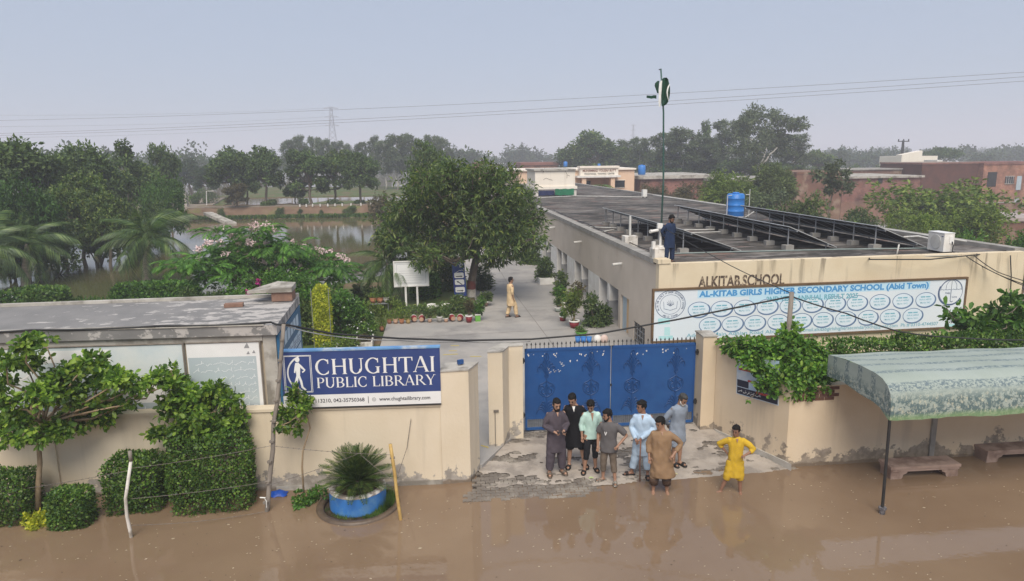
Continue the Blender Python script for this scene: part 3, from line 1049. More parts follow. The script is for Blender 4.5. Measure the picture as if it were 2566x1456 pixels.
mb.prism([tuple(LB0 + (0, -.06)), tuple(LB1 + (.06, -.06)), tuple(LB1 + (.06, .06)), tuple(LB0 + (0, .06))], 3.621, 3.69)
mb.prism([lin(LF0, -.10), tuple(LF1 + (-.2, -.115)), lin(LF1 - ld * .2, .07), lin(LF0, .07)], 3.621, 3.64)
part("roof_rim", mb, M_conc_pale, lib)
# banner boards over the wall
ex = np.array([ld[0], ld[1], 0])
bo = np.array([*lin(LF0, .0), 0])
Ltot = np.linalg.norm(LF1 - LF0)
M_flex = mat("faded_flex_print", (.60, .66, .66), (.52, .58, .60), .9, .35, 0, 10, .4, c3=(.66, .68, .66), sc3=.5)
M_flex_g = mat("grey_green_flex_print", (.47, .53, .54), (.42, .48, .50), .7, .35, 0, 10, .4)
M_scr = mat("white_script_print", (.80, .82, .82), (.74, .76, .76), 3., .5)
s1a, s1b = .2, Ltot - 1.92
s2a, s2b = Ltot - 1.86, Ltot - .33


def urdu(mb, o, ex, ey, x0, x1, y, h, t, seed, off):
    """a line of flowing script: joined bowls, rising stems and dots"""
    g = np.random.default_rng(seed)
    x = x1
    while x > x0 + h:
        wl2 = min(g.uniform(1.0, 2.6) * h, x - x0)
        k = max(5, int(wl2 / h * 4))
        px_ = x - np.linspace(0, wl2, k)
        py_ = y + h * (.18 * np.sin(np.linspace(0, g.uniform(3, 7), k)) + .12 * g.normal(size=k) - .15 * np.linspace(0, 1, k))
        line2(mb, o, ex, ey, list(zip(px_, py_)), t, 0, off)
        if g.random() < .8:
            xa = x - g.uniform(0, .3) * wl2
            line2(mb, o, ex, ey, [(xa, y), (xa + .05 * h, y + h * g.uniform(.5, .8))], t, 0, off + .001)
        for _ in range(g.integers(0, 3)):
            xd, yd = x - g.random() * wl2, y + h * g.choice([-.4, .45])
            rect2(mb, o, ex, ey, xd, yd, xd + t * 1.3, yd + t * 1.2, 0, off + .0015)
        x -= wl2 + g.uniform(.2, .5) * h
    return mb


for nm, a, b2, lab in (("banner_board", s1a, s1b, None), ("banner_board", s2a, s2b, "whiter board with script lines")):
    bd = part(nm, MB().hexa([bo + ex * a + EZ * 1.62 + np.array([*(ln_ * y), 0]) for y in (-.03,)] + [bo + ex * b2 + EZ * 1.62 + np.array([*(ln_ * -.03), 0]), bo + ex * b2 + EZ * 1.62 + np.array([*(ln_ * .04), 0]), bo + ex * a + EZ * 1.62 + np.array([*(ln_ * .04), 0])] +
                                   [bo + ex * a + EZ * 3.25 + np.array([*(ln_ * -.03), 0]), bo + ex * b2 + EZ * 3.25 + np.array([*(ln_ * -.03), 0]), bo + ex * b2 + EZ * 3.25 + np.array([*(ln_ * .04), 0]), bo + ex * a + EZ * 3.25 + np.array([*(ln_ * .04), 0])]), M_flex if lab is None else M_sign_white, lib, label=lab)
    mb = MB()
    mb.tube([bo + ex * a + EZ * 1.60 - np.array([*(ln_ * .04), 0]), bo + ex * b2 + EZ * 1.60 - np.array([*(ln_ * .04), 0])], .022, 6)
    mb.tube([bo + ex * b2 + EZ * 1.6 - np.array([*(ln_ * .04), 0]), bo + ex * (b2 - .0) + EZ * 3.27 - np.array([*(ln_ * .04), 0])], .02, 6)
    mb.tube([bo + ex * a + EZ * 3.265 - np.array([*(ln_ * .04), 0]), bo + ex * b2 + EZ * 3.265 - np.array([*(ln_ * .04), 0])], .016, 6)
    part("board_frame", mb, M_wood_grey, bd)
    mb = MB()
    o2 = bo - np.array([*(ln_ * .03), 0])
    if lab is None:
        rect2(mb, o2, ex, EZ, b2 - 2.9, 2.92, b2 - 1.5, 3.18, 0, .003)
        rect2(mb, o2, ex, EZ, b2 - 1.75, 1.95, b2 - .5, 2.35, 0, .003)
        rect2(mb, o2, ex, EZ, b2 - .36, 2.5, b2 - .16, 2.82, 0, .003)
        rect2(mb, o2, ex, EZ, b2 - 4.9, 2.1, b2 - 4.0, 2.9, 0, .003)
        ring2(mb, o2 + ex * (b2 - 3.5) + EZ * 2.9, ex, EZ, .42, .36, .03, off=.004)
        part("board_print", mb, M_sign_white, bd)
        mb = MB()
        rect2(mb, o2, ex, EZ, b2 - 2.2, 1.66, b2 - .05, 1.98, 0, .005)
        part("board_footer", mb, M_flex_g, bd)
        mb = MB()
        urdu(mb, o2, ex, EZ, b2 - 1.8, b2 - .9, 1.80, .13, .018, 2, .008)
        disc2(mb, o2 + ex * (b2 - .55) + EZ * 1.81, ex, EZ, .15, .13, off=.007)
        part("board_script", mb, M_scr, bd)
    else:
        rect2(mb, o2, ex, EZ, a + .02, 1.65, b2 - .10, 2.94, 0, .003)
        part("board_print", mb, M_flex_g, bd)
        mb = MB()
        for r_ in range(7):
            part("script_line", urdu(MB(), o2, ex, EZ, a + [.15, .1, .5, .7, .9, 1.0, .5][r_], b2 - .14, 2.80 - r_ * .16, .10, .011, 30 + r_, .006), M_scr, bd)
        mb = MB()
        for cx_, cz_, s_ in ((b2 - .28, 3.18, .06), (b2 - .26, 3.02, .035), (b2 - .14, 3.04, .035)):
            mb.poly([o2 + ex * (cx_ - s_) + EZ * (cz_ - s_) - np.array([*(ln_ * .004), 0]), o2 + ex * (cx_ + s_) + EZ * (cz_ - s_) - np.array([*(ln_ * .004), 0]), o2 + ex * (cx_ + s_ * .2) + EZ * (cz_ + s_) - np.array([*(ln_ * .004), 0])])
        part("board_emblem", mb, mat("grey_print", (.25, .25, .25), (.3, .3, .3), 3., .6), bd)
# blue end-wall banner
mb = MB()
eX = np.array([LB1[0] - LF1[0], LB1[1] - LF1[1], 0])
Lb = np.linalg.norm(eX)
eX /= Lb
bo2 = np.array([LF1[0] + .07, LF1[1], 0])
solo_b = thing("blue_banner", bo2 + EZ * 2, "tall blue printed banner with white boxes on the end wall of the library room", "banner")
mb.hexa([bo2 + eX * .02 + EZ * .4 + (0, 0, 0), bo2 + eX * Lb + EZ * .4, bo2 + eX * Lb + EZ * .4 - (.06, 0, 0), bo2 + eX * .02 + EZ * .4 - (.06, 0, 0), bo2 + eX * .02 + EZ * 3.38, bo2 + eX * Lb + EZ * 3.38, bo2 + eX * Lb + EZ * 3.38 - (.06, 0, 0), bo2 + eX * .02 + EZ * 3.38 - (.06, 0, 0)])
part("banner_sheet", mb, mat("teal_blue_print", (.035, .15, .28), (.03, .11, .22), 1.4, .45), solo_b)
mb = MB()
for k in range(6):
    rect2(mb, bo2, eX, EZ, .18 + k * .42, 2.98, .18 + k * .42 + .34, 3.26, 0, .004)
for c_ in range(5):
    for r_ in range(7):
        rect2(mb, bo2, eX, EZ, .12 + c_ * .55, .55 + r_ * .33, .12 + c_ * .55 + .50, .55 + r_ * .33 + .285, 0, .004)
part("white_boxes", mb, mat("pale_blue_print", (.55, .66, .74), (.48, .60, .70), 3., .5), solo_b, kind='stuff')
mb = MB()
g_ = np.random.default_rng(2)
for c_ in range(5):
    for r_ in range(7):
        for q_ in range(3):
            rect2(mb, bo2, eX, EZ, .16 + c_ * .55, .60 + r_ * .33 + q_ * .06, .16 + c_ * .55 + g_.uniform(.2, .36), .62 + r_ * .33 + q_ * .06, 0, .008)
part("print_lines", mb, M_ink, solo_b, kind='stuff')
# rubble on the roof corner
st_ = thing("broken_pillar_stub", (-3.35, 17.6, 3.63), "broken brick pillar stub with a tilted cement cap on the library roof corner", "rubble")
M_oldbrick = mat("old_roof_brick", (.27, .16, .115), (.20, .12, .09), 5., .9, .2, 20)
part("brick_stump", MB().bx(-3.55, -3.06, 17.35, 17.85, 3.64, 3.86), M_oldbrick, st_)
part("cement_cap", MB().prism([(-4.1, 17.3), (-3.05, 17.3), (-3.05, 17.95), (-3.5, 18.0), (-4.0, 17.75)], 3.865, [3.93, 3.98, 4.0, 4.03, 3.92]), M_conc_pale, st_)
solo("loose_brick", MB().box((-4.35, 17.0, 3.665), (.42, .2, .08), .1), M_oldbrick, "single flat brick lying on the patchy library roof", "brick", base=(-4.35, 17.0, 3.62))

# ---- the navy library sign
SA, SB = np.array([-2.90, 14.365 + .0771 * 3.28 - .05]), np.array([.40, 14.365 - .055])
sx = (SB - SA) / np.linalg.norm(SB - SA)
SX = np.array([sx[0], sx[1], 0])
SL = np.linalg.norm(SB - SA)
so = np.array([SA[0], SA[1], 0])
sn3 = np.cross(SX, EZ)
Z0, Z1 = 1.885, 3.11
sg = thing("library_sign", (-1.25, 14.45, 1.88), "navy and white sign board reading CHUGHTAI PUBLIC LIBRARY standing on the street wall", "sign")
part("sign_panel", MB().hexa([so + EZ * 2.16, so + SX * SL + EZ * 2.16, so + SX * SL + EZ * 2.16 - sn3 * .13, so + EZ * 2.16 - sn3 * .13, so + EZ * Z1, so + SX * SL + EZ * Z1, so + SX * SL + EZ * Z1 - sn3 * .13, so + EZ * Z1 - sn3 * .13]), M_ink, sg)
part("white_strip", MB().hexa([so + EZ * Z0, so + SX * SL + EZ * Z0, so + SX * SL + EZ * Z0 - sn3 * .13, so + EZ * Z0 - sn3 * .13, so + EZ * 2.158, so + SX * SL + EZ * 2.158, so + SX * SL + EZ * 2.158 - sn3 * .13, so + EZ * 2.158 - sn3 * .13]), M_sign_white, sg)
part("top_rail", MB().hexa([so + EZ * (Z1 + .002) + sn3 * .012 - SX * .01, so + SX * (SL + .01) + EZ * (Z1 + .002) + sn3 * .012, so + SX * (SL + .01) + EZ * (Z1 + .002) - sn3 * .14, so + EZ * (Z1 + .002) - sn3 * .14 - SX * .01, so + EZ * (Z1 + .035) + sn3 * .012 - SX * .01, so + SX * (SL + .01) + EZ * (Z1 + .035) + sn3 * .012, so + SX * (SL + .01) + EZ * (Z1 + .035) - sn3 * .14, so + EZ * (Z1 + .035) - sn3 * .14 - SX * .01]), mat("chalky_blue_rail", (.16, .33, .56), (.10, .24, .48), 2., .6, c3=(.42, .48, .54), sc3=1.2), sg)
part("bottom_rail", MB().hexa([so + EZ * (Z0 - .03) + sn3 * .01, so + SX * SL + EZ * (Z0 - .03) + sn3 * .01, so + SX * SL + EZ * (Z0 - .03) - sn3 * .14, so + EZ * (Z0 - .03) - sn3 * .14, so + EZ * (Z0 - .002) + sn3 * .01, so + SX * SL + EZ * (Z0 - .002) + sn3 * .01, so + SX * SL + EZ * (Z0 - .002) - sn3 * .14, so + EZ * (Z0 - .002) - sn3 * .14]), M_black, sg)


# roman capitals drawn as thick and thin strokes with serifs
def glyph(ch):
    T, t = .15, .055
    out_ = []

    def rc(x0, y0, x1, y1):
        out_.append([(x0, y0), (x1, y0), (x1, y1), (x0, y1)])

    def serif(x, y, w=.30, up=True):
        h = .045
        out_.append([(x - w / 2, y), (x + w / 2, y), (x + T * .62, y + h * (1 if up else -1)), (x - T * .62, y + h * (1 if up else -1))][::1 if up else -1])

    def stem(x, y0=0, y1=1, w=T, s0=True, s1=True):
        rc(x - w / 2, y0, x + w / 2, y1)
        if s0:
            serif(x, y0)
        if s1:
            serif(x, y1, up=False)

    def diag(x0, y0, x1, y1, w):
        out_.append([(x0 - w / 2, y0), (x0 + w / 2, y0), (x1 + w / 2, y1), (x1 - w / 2, y1)])

    def arc(cx, cy, rx, ry, a0, a1, n=16):
        A = np.linspace(R(a0), R(a1), n)
        for k in range(n - 1):
            q = []
            for a, inn in ((A[k], 0), (A[k + 1], 0), (A[k + 1], 1), (A[k], 1)):
                th = t + (T - t) * abs(math.cos(a)) if inn else 0
                q.append((cx + (rx - th) * math.cos(a), cy + (ry - th * .9) * math.sin(a)))
            out_.append(q)
    if ch in 'CG':
        w = .92
        arc(.5, .5, .46, .53, 52, 308)
        rc(.74, .70, .80, .98)
        if ch == 'G':
            rc(.70, .02, .84, .44)
            serif(.77, .44, .32, False)
            w = .98
        else:
            out_.append([(.74, .02), (.80, .10), (.80, .26), (.75, .22)])
    elif ch == 'H':
        stem(.19), stem(.79), rc(.2, .49, .78, .55)
        w = .98
    elif ch == 'U':
        stem(.19, .3, 1, T, False), stem(.77, .3, 1, .075, False)
        arc(.46, .32, .345, .335, 180, 360)
        w = .95
    elif ch == 'T':
        stem(.42, 0, 1, T, True, False), rc(.02, .945, .82, 1.0)
        out_.extend([[(.02, .74), (.06, .74), (.10, .945), (.02, .945)], [(.78, .74), (.82, .74), (.82, .945), (.74, .945)]])
        w = .84
    elif ch == 'A':
        diag(.10, .02, .44, 1.03, .055), diag(.80, .02, .46, 1.03, .155)
        rc(.25, .30, .68, .345), serif(.10, 0, .24), serif(.80, 0, .3)
        w = .94
    elif ch == 'I':
        stem(.18)
        w = .36
    elif ch in 'PRB':
        stem(.19)
        top = (.42, .735, .30, .265)
        arc(*top, -90, 90)
        rc(.2, .955, .43, 1.0), rc(.2, .47, .43, .515)
        if ch == 'R':
            diag(.86, .02, .44, .5, .16), serif(.88, 0, .26)
            w = .96
        elif ch == 'B':
            arc(.44, .255, .34, .255, -90, 90), rc(.2, 0, .45, .045)
            w = .84
        else:
            w = .76
    elif ch == 'L':
        stem(.19), rc(.2, 0, .66, .05)
        out_.append([(.62, 0), (.70, 0), (.70, .24), (.66, .24)])
        w = .74
    elif ch == 'Y':
        rc(.37, 0, .52, .48), serif(.445, 0)
        diag(.44, .42, .12, 1.0, .15), diag(.46, .44, .78, 1.0, .06), serif(.12, 1, .28, False), serif(.79, 1, .22, False)
        w = .88
    else:
        w = .38
    return out_, w


def roman(mb, s, o, ex, ey, x0, x1, y0, h, off):
    tot = sum(glyph(c)[1] for c in s)
    kx, x, nz = (x1 - x0) / tot, x0, np.cross(ex, ey)
    q = 0
    for c in s:
        gl, wq = glyph(c)
        for pl in gl:
            ar = sum(pl[i - 1][0] * pl[i][1] - pl[i][0] * pl[i - 1][1] for i in range(len(pl)))
            pl = pl if ar > 0 else pl[::-1]
            mb.poly([o + ex * (x + a * kx) + ey * (y0 + b3 * h) + nz * (off + .0004 * (q % 9)) for a, b3 in pl])
            q += 1
        x += wq * kx
    return mb


lg = MB()
roman(lg, "CHUGHTAI", so, SX, EZ, .690, 3.215, 2.60, .335, .004)
roman(lg, "PUBLIC LIBRARY", so, SX, EZ, .705, 3.205, 2.31, .225, .004)
part("lettering", lg, M_sign_white, sg)
lo = MB()
for a in (.05, .075):
    x0, x1, y0, y1 = a, .655 - a + .02, 2.19 + a * .7, 3.06 - a * .6
    line2(lo, so, SX, EZ, [(x0, y0), (x1, y0), (x1, y1), (x0, y1), (x0, y0)], .011, 0, .004)
ring2(lo, so + SX * .50 + EZ * 2.64, SX, EZ, .385, .40, .022, 26, 0, R(108), R(262), .005)
ring2(lo, so + SX * .49 + EZ * 2.64, SX, EZ, .355, .37, .012, 26, 0, R(120), R(250), .006)
kx = lambda a, b4: so + SX * (.335 + a) + EZ * (2.25 + b4) + sn3 * .007
disc2(lo, so + SX * .345 + EZ * 2.945, SX, EZ, .048, .058, 18, 0, .008)
for ip, pl in enumerate(([(-.035, .62), (.04, .63), (.06, .50), (.045, .34), (-.03, .34), (-.03, .48), (-.055, .54)],
           [(-.03, .60), (-.055, .54), (-.075, .42), (-.05, .40), (-.02, .50)], [(.03, .62), (.06, .52), (.155, .44), (.165, .47), (.085, .57)],
           [(.155, .44), (.10, .40), (.09, .43), (.15, .47)],
           [(-.03, .345), (.02, .345), (.0, .22), (-.06, .11), (-.11, .03), (-.145, .05), (-.075, .2)],
           [(.0, .345), (.045, .345), (.085, .22), (.10, .10), (.165, .03), (.14, .01), (.06, .08), (.04, .2)])):
    ar = sum(pl[i - 1][0] * pl[i][1] - pl[i][0] * pl[i - 1][1] for i in range(len(pl)))
    lo.poly([kx(*q) + sn3 * .0006 * ip for q in (pl if ar > 0 else pl[::-1])])
part("walking_figure_logo", lo, M_sign_white, sg)
ft = MB()
write(ft, "0325-1113210, 042-35750368", so + SX * .33 + EZ * 1.985, SX, EZ, 1.36, .085, .012, off=.004)
rect2(ft, so, SX, EZ, 1.765, 1.94, 1.777, 2.09, 0, .004)
write(ft, "www.chughtailibrary.com", so + SX * 2.0 + EZ * 1.985, SX, EZ, 1.08, .085, .012, off=.004)
part("contact_line", ft, M_sign_dark, sg)
ic = MB()
ring2(ic, so + SX * 1.89 + EZ * 2.02, SX, EZ, .045, .045, .015, 14, off=.004)
line2(ic, so, SX, EZ, [(1.85, 2.02), (1.93, 2.02)], .01, 0, .006)
line2(ic, so, SX, EZ, [(1.89, 1.98), (1.89, 2.06)], .01, 0, .007)
part("globe_icon", ic, mat("pale_grey_print", (.5, .5, .48), (.45, .45, .43), 3., .5), sg)

# ================================================================ SCHOOL BUILDING
RZ = 3.40
m, nt, b, o_ = nodes("weathered_roof")
p1 = pos(nt, (.5, 1.7, 1))
c_ = ramp(nt, noise(nt, p1, 1.25, 8, .68), [(.40, (.044, .040, .036)), (.50, (.115, .102, .09)), (.62, (.25, .222, .195))])
c_ = mixc(nt, ramp(nt, noise(nt, pos(nt), .32, 5, .6), [(.42, 0.), (.60, .85)]), c_, (.036, .034, .031))
c_ = mixc(nt, ramp(nt, noise(nt, pos(nt, (.8, 1.4, 1)), .75, 6, .65), [(.58, 0.), (.66, .55)]), c_, (.24, .13, .10))
c_ = mixc(nt, ramp(nt, noise(nt, pos(nt, (.5, 2.4, 1)), 2.2, 6, .7), [(.58, 0.), (.66, .8)]), c_, (.33, .31, .29))
c_ = mixc(nt, ramp(nt, noise(nt, pos(nt, (.35, 1.6, 1)), 1.1, 6, .7), [(.56, 0.), (.62, .75)]), c_, (.27, .25, .235))
nt.links.new(c_, b.inputs['Base Color'])
b.inputs['Roughness'].default_value = .9
b.inputs['Specular IOR Level'].default_value = .15
bump(nt, b, noise(nt, p1, 9, 4), .3, .02)
M_roof = m
sch = thing("school_building", (14, 40, 0), "long single storey cream school with wide weathered flat roof and a pillared side verandah", "building")
part("front_wall", MB().prism([(7.95, 22.0), (21.6, 22.0), (21.6, 22.3), (7.95, 22.3)], -.3, 3.47), M_school, sch)
part("roof", MB().prism([(8.16, 22.31), (21.4, 22.31), (19.4, 88), (9.0, 88)], 3.12, RZ), M_roof, sch)
part("back_wall", MB().prism([(8.6, 88.01), (19.6, 88.01), (19.6, 88.2), (8.6, 88.2)], -.3, 3.5), M_school_side, sch)
part("end_wall", MB().prism([(21.62, 22.31), (21.8, 22.31), (19.75, 88), (19.56, 88)], -.3, 3.38), M_school_side, sch)
part("roof_kerb", MB().prism([(21.41, 22.31), (21.82, 22.31), (19.76, 88), (19.42, 88)], 3.385, 3.56), M_conc, sch, label="mossy concrete kerb along the far roof edge")
part("roof_kerb", MB().prism([(7.90, 22.45), (8.26, 22.45), (9.1, 88), (8.72, 88)], 3.41, 3.58), M_conc, sch, label="pale concrete kerb over the verandah")
part("corner_block", MB().prism([(7.90, 21.97), (8.34, 21.97), (8.34, 22.44), (7.90, 22.44)], 3.48, 3.62), M_school, sch)
sl = lambda y: 7.95 + (y - 22) * .0125
ops = [(23.33, 24.68, .2, .93), (25.34, 26.49, .1, 1.58)] + [(a, c, .1, 1.68) for a, c in ((26.81, 28.21), (28.54, 29.94), (32.04, 33.42), (33.67, 35.11), (37.06, 38.40), (38.60, 40.0), (42.0, 43.4), (43.6, 45.0), (47.0, 48.4), (48.6, 50.0))]
mb = MB()
mb.prism([(sl(22.31), 22.31), (sl(22.31) + .2, 22.31), (sl(88) + .2, 88), (sl(88), 88)], 1.68, 3.40)
part("fascia_wall", mb, M_school_side, sch)
ys = 22.31
for k, (a, c, zb, zt) in enumerate(ops + [(88, 88, 0, 0)]):
    d = .52 if k > 1 else .2
    if a - ys > .02:
        mb = MB()
        mb.prism([(sl(ys), ys), (sl(ys) + d, ys), (sl(a) + d, a), (sl(a), a)], .95 if k > 2 else -.3, 1.679)
        wide = 0.4 < a - ys < 3 and k > 2
        part("verandah_pier", mb, M_white if k > 2 else M_school_side, sch)
        if k > 2:
            part("pier_dado", MB().prism([(sl(ys) - .004, ys - .004), (sl(ys) + d, ys - .004), (sl(a) + d, a + .004), (sl(a) - .004, a + .004)], -.3, .949), M_grey if not wide else M_white, sch)
    if zt and zt < 1.6:
        part("lintel_panel", MB().prism([(sl(a), a), (sl(a) + .2, a), (sl(c) + .2, c), (sl(c), c)], zt, 1.679), M_school_side, sch)
    ys = c
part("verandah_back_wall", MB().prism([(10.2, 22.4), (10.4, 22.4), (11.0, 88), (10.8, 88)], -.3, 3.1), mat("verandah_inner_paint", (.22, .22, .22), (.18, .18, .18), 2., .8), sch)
part("verandah_floor", MB().prism([(8.0, 22.4), (10.2, 22.4), (10.8, 88), (8.8, 88)], -.3, .08), M_conc, sch)
dr = part("door", MB().prism([(sl(26) + .1, 25.36), (sl(26) + .15, 25.36), (sl(26) + .15, 25.95), (sl(26) + .1, 25.95)], .1, 1.56), mat("peach_door_paint", (.62, .43, .25), (.56, .38, .22), 2., .6), sch)
part("door_leaf", MB().prism([(sl(26) + .1, 25.96), (sl(26) + .15, 25.96), (sl(26) + .15, 26.47), (sl(26) + .1, 26.47)], .1, 1.56), M_door_blue, dr)
wi = part("window", MB().prism([(sl(24) + .12, 23.34), (sl(24) + .14, 23.34), (sl(24) + .14, 24.67), (sl(24) + .12, 24.67)], .2, .93), M_glass, sch)
mb = MB()
for k in range(5):
    mb.tube([(sl(24) + .05, 23.36 + k * .32, .2), (sl(24) + .05, 23.36 + k * .32, .93)], .015, 5)
for k in range(4):
    mb.tube([(sl(24) + .05, 23.34, .24 + k * .22), (sl(24) + .05, 24.67, .24 + k * .22)], .012, 5)
part("window_grille", mb, M_steel, wi)
for y in (26.4, 33.6, 40.7, 47.9):
    part("drain_spout", MB().tube([(sl(y) + .1, y, 2.83), (sl(y) - .38, y, 2.79)], .055, 10), M_pipe, sch)
# painted name and lettering run
FY = 21.995
nm = MB()
o1, o2 = yp(1749, 720.5, FY), yp(1965, 712.5, FY)
write(nm, "ALKITAB.SCHOOL", (o1[0], FY, (o1[2] + o2[2]) / 2), (1, 0, 0), (0, 0, 1), o2[0] - o1[0], yp(1850, 690, FY)[2] - yp(1850, 718, FY)[2], .03, off=.003)
m, nt, b, o_ = nodes("worn_brown_lettering")
nt.links.new(ramp(nt, noise(nt, pos(nt), 9, 5, .7), [(.40, (.42, .33, .22)), (.47, (.10, .065, .045)), (.7, (.06, .04, .03))]), b.inputs['Base Color'])
b.inputs['Roughness'].default_value = .85
part("painted_name", nm, m, sch)

# ---- results banner
BY = 21.93
tl, tr_, bl, br = yp(1640, 728, BY), yp(2421, 700, BY), yp(1642, 853, BY), yp(2419, 818, BY)
bx0, bx1, bz0, bz1 = tl[0], tr_[0], (bl[2] + br[2]) / 2, (tl[2] + tr_[2]) / 2
ban = thing("results_banner", ((bx0 + bx1) / 2, BY, bz0), "wide white banner of annual results with rows of oval frames on the school front", "banner")
part("banner_sheet", MB().bx(bx0, bx1, BY, BY + .03, bz0, bz1), mat("white_banner_print", (.76, .78, .80), (.70, .75, .79), .6, .45, 0, 10, .3, c3=(.70, .77, .82), sc3=.35), ban)
mb = MB()
t_ = .07
mb.bx(bx0 - t_, bx1 + t_, BY - .03, BY + .06, bz1 + .001, bz1 + t_).bx(bx0 - t_, bx1 + t_, BY - .03, BY + .06, bz0 - t_, bz0 - .001)
mb.bx(bx0 - t_, bx0 - .001, BY - .03, BY + .06, bz0 - .001, bz1 + .001).bx(bx1 + .001, bx1 + t_, BY - .03, BY + .06, bz0 - .001, bz1 + .001)
part("banner_frame", mb, mat("brown_wood_frame", (.17, .105, .055), (.12, .075, .04), 4., .6), ban)
PX, PZ = np.array([1., 0, 0]), np.array([0, 0, 1.])
bh = bz1 - bz0


def bp(px, py):
    q = yp(px, py, BY)
    return np.array([q[0], BY, q[2]])


M_p_lb = mat("light_blue_print", (.09, .32, .62), (.08, .29, .58), 3., .5)
M_p_sky = mat("pale_sky_print", (.50, .71, .84), (.55, .74, .85), 2., .5)
M_p_navy = mat("slate_blue_print", (.07, .11, .20), (.09, .13, .23), 3., .5)
M_p_teal = mat("teal_print", (.17, .42, .52), (.22, .47, .56), 3., .5)
M_p_cyan = mat("faded_cyan_print", (.40, .70, .72), (.50, .75, .76), 3., .5)
mb = MB()
q0, q1 = bp(1748, 742), bp(2324, 716)
rect2(mb, (0, BY, 0), PX, PZ, q0[0], bz1 - .31, q1[0] + .1, bz1 - .03, 0, .002)
rect2(mb, (0, BY, 0), PX, PZ, bp(1918, 0)[0], bz1 - .56, bp(2155, 0)[0], bz1 - .312, 0, .002)
part("title_band", mb, M_p_sky, ban)
mb = MB()
write(mb, "AL-KITAB GIRLS HIGHER SECONDARY SCHOOL (Abid Town)", (q0[0] + .05, BY, bz1 - .26), PX, PZ, q1[0] - q0[0], .20, .045, off=.006)
part("title_lettering", mb, M_p_lb, ban)
mb = MB()
q0, q1 = bp(1920, 750), bp(2150, 740)
write(mb, "2ND YEAR ANNUAL RESULT 2025", (q0[0], BY, bz1 - .52), PX, PZ, q1[0] - q0[0], .175, .035, off=.006)
part("subtitle_lettering", mb, M_p_teal, ban)
mb = MB()
q0, q1 = bp(1720, 850), bp(2350, 815)
write(mb, "Address: Main Adhian Road Abid Town", (q0[0], BY, bz0 + .08), PX, PZ, (q1[0] - q0[0]) * .42, .13, .006, off=.006)
part("address_lettering", mb, M_p_teal, ban)
mb = MB()
write(mb, "Email.alkitabgirlshighersecondarysch@gmail.com  Ph # 0310-4744507", (q0[0] + (q1[0] - q0[0]) * .45, BY, bz0 + .08), PX, PZ, (q1[0] - q0[0]) * .55, .13, .006, off=.006)
part("email_lettering", mb, M_p_teal, ban)
mr, mt_, md_ = MB(), MB(), MB()
row1 = [1750.7, 1808, 1865, 1922, 1979, 2035, 2091, 2146, 2202, 2259, 2316]
row2 = [1780, 1837, 1893, 1951, 2009, 2063, 2120, 2176, 2231, 2288]
gk = np.random.default_rng(4)
marks = gk.integers(880, 1100, 30)
for rw, yf in ((row1, .595), (row2, .275)):
    for k, px_ in enumerate(rw):
        c_ = bp(px_, 780)
        c_ = np.array([c_[0], BY, bz0 + bh * yf])
        rx_, rz_ = .40 * (.9 + .1), bh * .158
        disc2(md_, c_, PX, PZ, rx_ * .93, rz_ * .93, 20, 0, .0022)
        ring2(mr, c_, PX, PZ, rx_ * .97, rz_, .024, 36, 0, off=.003)
        ring2(mr, c_ + (.015, 0, -.012), PX, PZ, rx_ + .005, rz_ + .012, .036, 30, 0, R(-150), R(40), .005)
        for j, (tx, wq) in enumerate((("Result", .34), ("Roll # %d" % (168900 + 7 * k), .46), ("Marks %d" % marks[k], .38))):
            if j == 0:
                for u in range(2):
                    rect2(mt_, c_ + (-.19 + u * .2, 0, .085), PX, PZ, 0, 0, .17, .045, 0, .004)
            else:
                write(mt_, tx, c_ + (-wq / 2, 0, .10 - j * .115), PX, PZ, wq, .06, .012, off=.004)
part("oval_fill", md_, mat('oval_pale_print', (.66, .76, .84), (.72, .79, .85), 2., .5), ban, kind='stuff')
part("oval_frame", mr, mat('oval_blue_print', (.10, .17, .31), (.15, .23, .37), 3., .5), ban, kind='stuff')
part("oval_lettering", mt_, M_p_teal, ban, kind='stuff')
# round emblem with its ring of letters
c_ = bp(1680, 763)
em = MB()
for r_, t2 in ((.53, .02), (.37, .012)):
    ring2(em, c_, PX, PZ, r_, r_ * .92, t2, 40, off=.003)
s_ = "AL-KITAB GIRLS HIGHER SECONDARY SCHOOL"
for k, ch in enumerate(s_):
    a = R(205) - R(230) * k / (len(s_) - 1)
    if ch != ' ':
        d_ = np.array([math.cos(a), 0, math.sin(a) * .92])
        e_ = np.array([math.sin(a), 0, -math.cos(a) * .92])
        write(em, ch, c_ + d_ * .42 - e_ * .03, e_, d_, None, .07, .01, off=.004)
for k, ch in enumerate("ABID TOWN"):
    a = R(240) + R(60) * k / 8
    if ch != ' ':
        d_ = np.array([math.cos(a), 0, math.sin(a) * .92])
        e_ = np.array([-math.sin(a), 0, math.cos(a) * .92])
        write(em, ch, c_ + d_ * .49 - e_ * .03, e_, -d_, None, .07, .01, off=.004)
line2(em, c_, PX, PZ, [(-.24, .1), (-.22, -.14), (0, -.2), (.22, -.14), (.24, .1)], .012, 0, .004)
line2(em, c_, PX, PZ, [(-.12, .02), (0, -.05), (.12, .02)], .02, 0, .005)
for k in range(5):
    line2(em, c_, PX, PZ, [(0, -.02), (.14 * math.cos(R(30 + 30 * k)), .02 + .13 * math.sin(R(30 + 30 * k)))], .008, 0, .006)
part("school_emblem", em, M_p_navy, ban)
c_ = bp(2383, 731)
um = MB()
ring2(um, c_, PX, PZ, .46, .46, .018, 40, off=.003)
ring2(um, c_ - (.02, 0, .02), PX, PZ, .49, .48, .05, 30, 0, R(150), R(330), .004)
line2(um, c_, PX, PZ, [(.41 * math.cos(R(a)), .07 + .36 * math.sin(R(a))) for a in range(0, 181, 12)], .016, 0, .005)
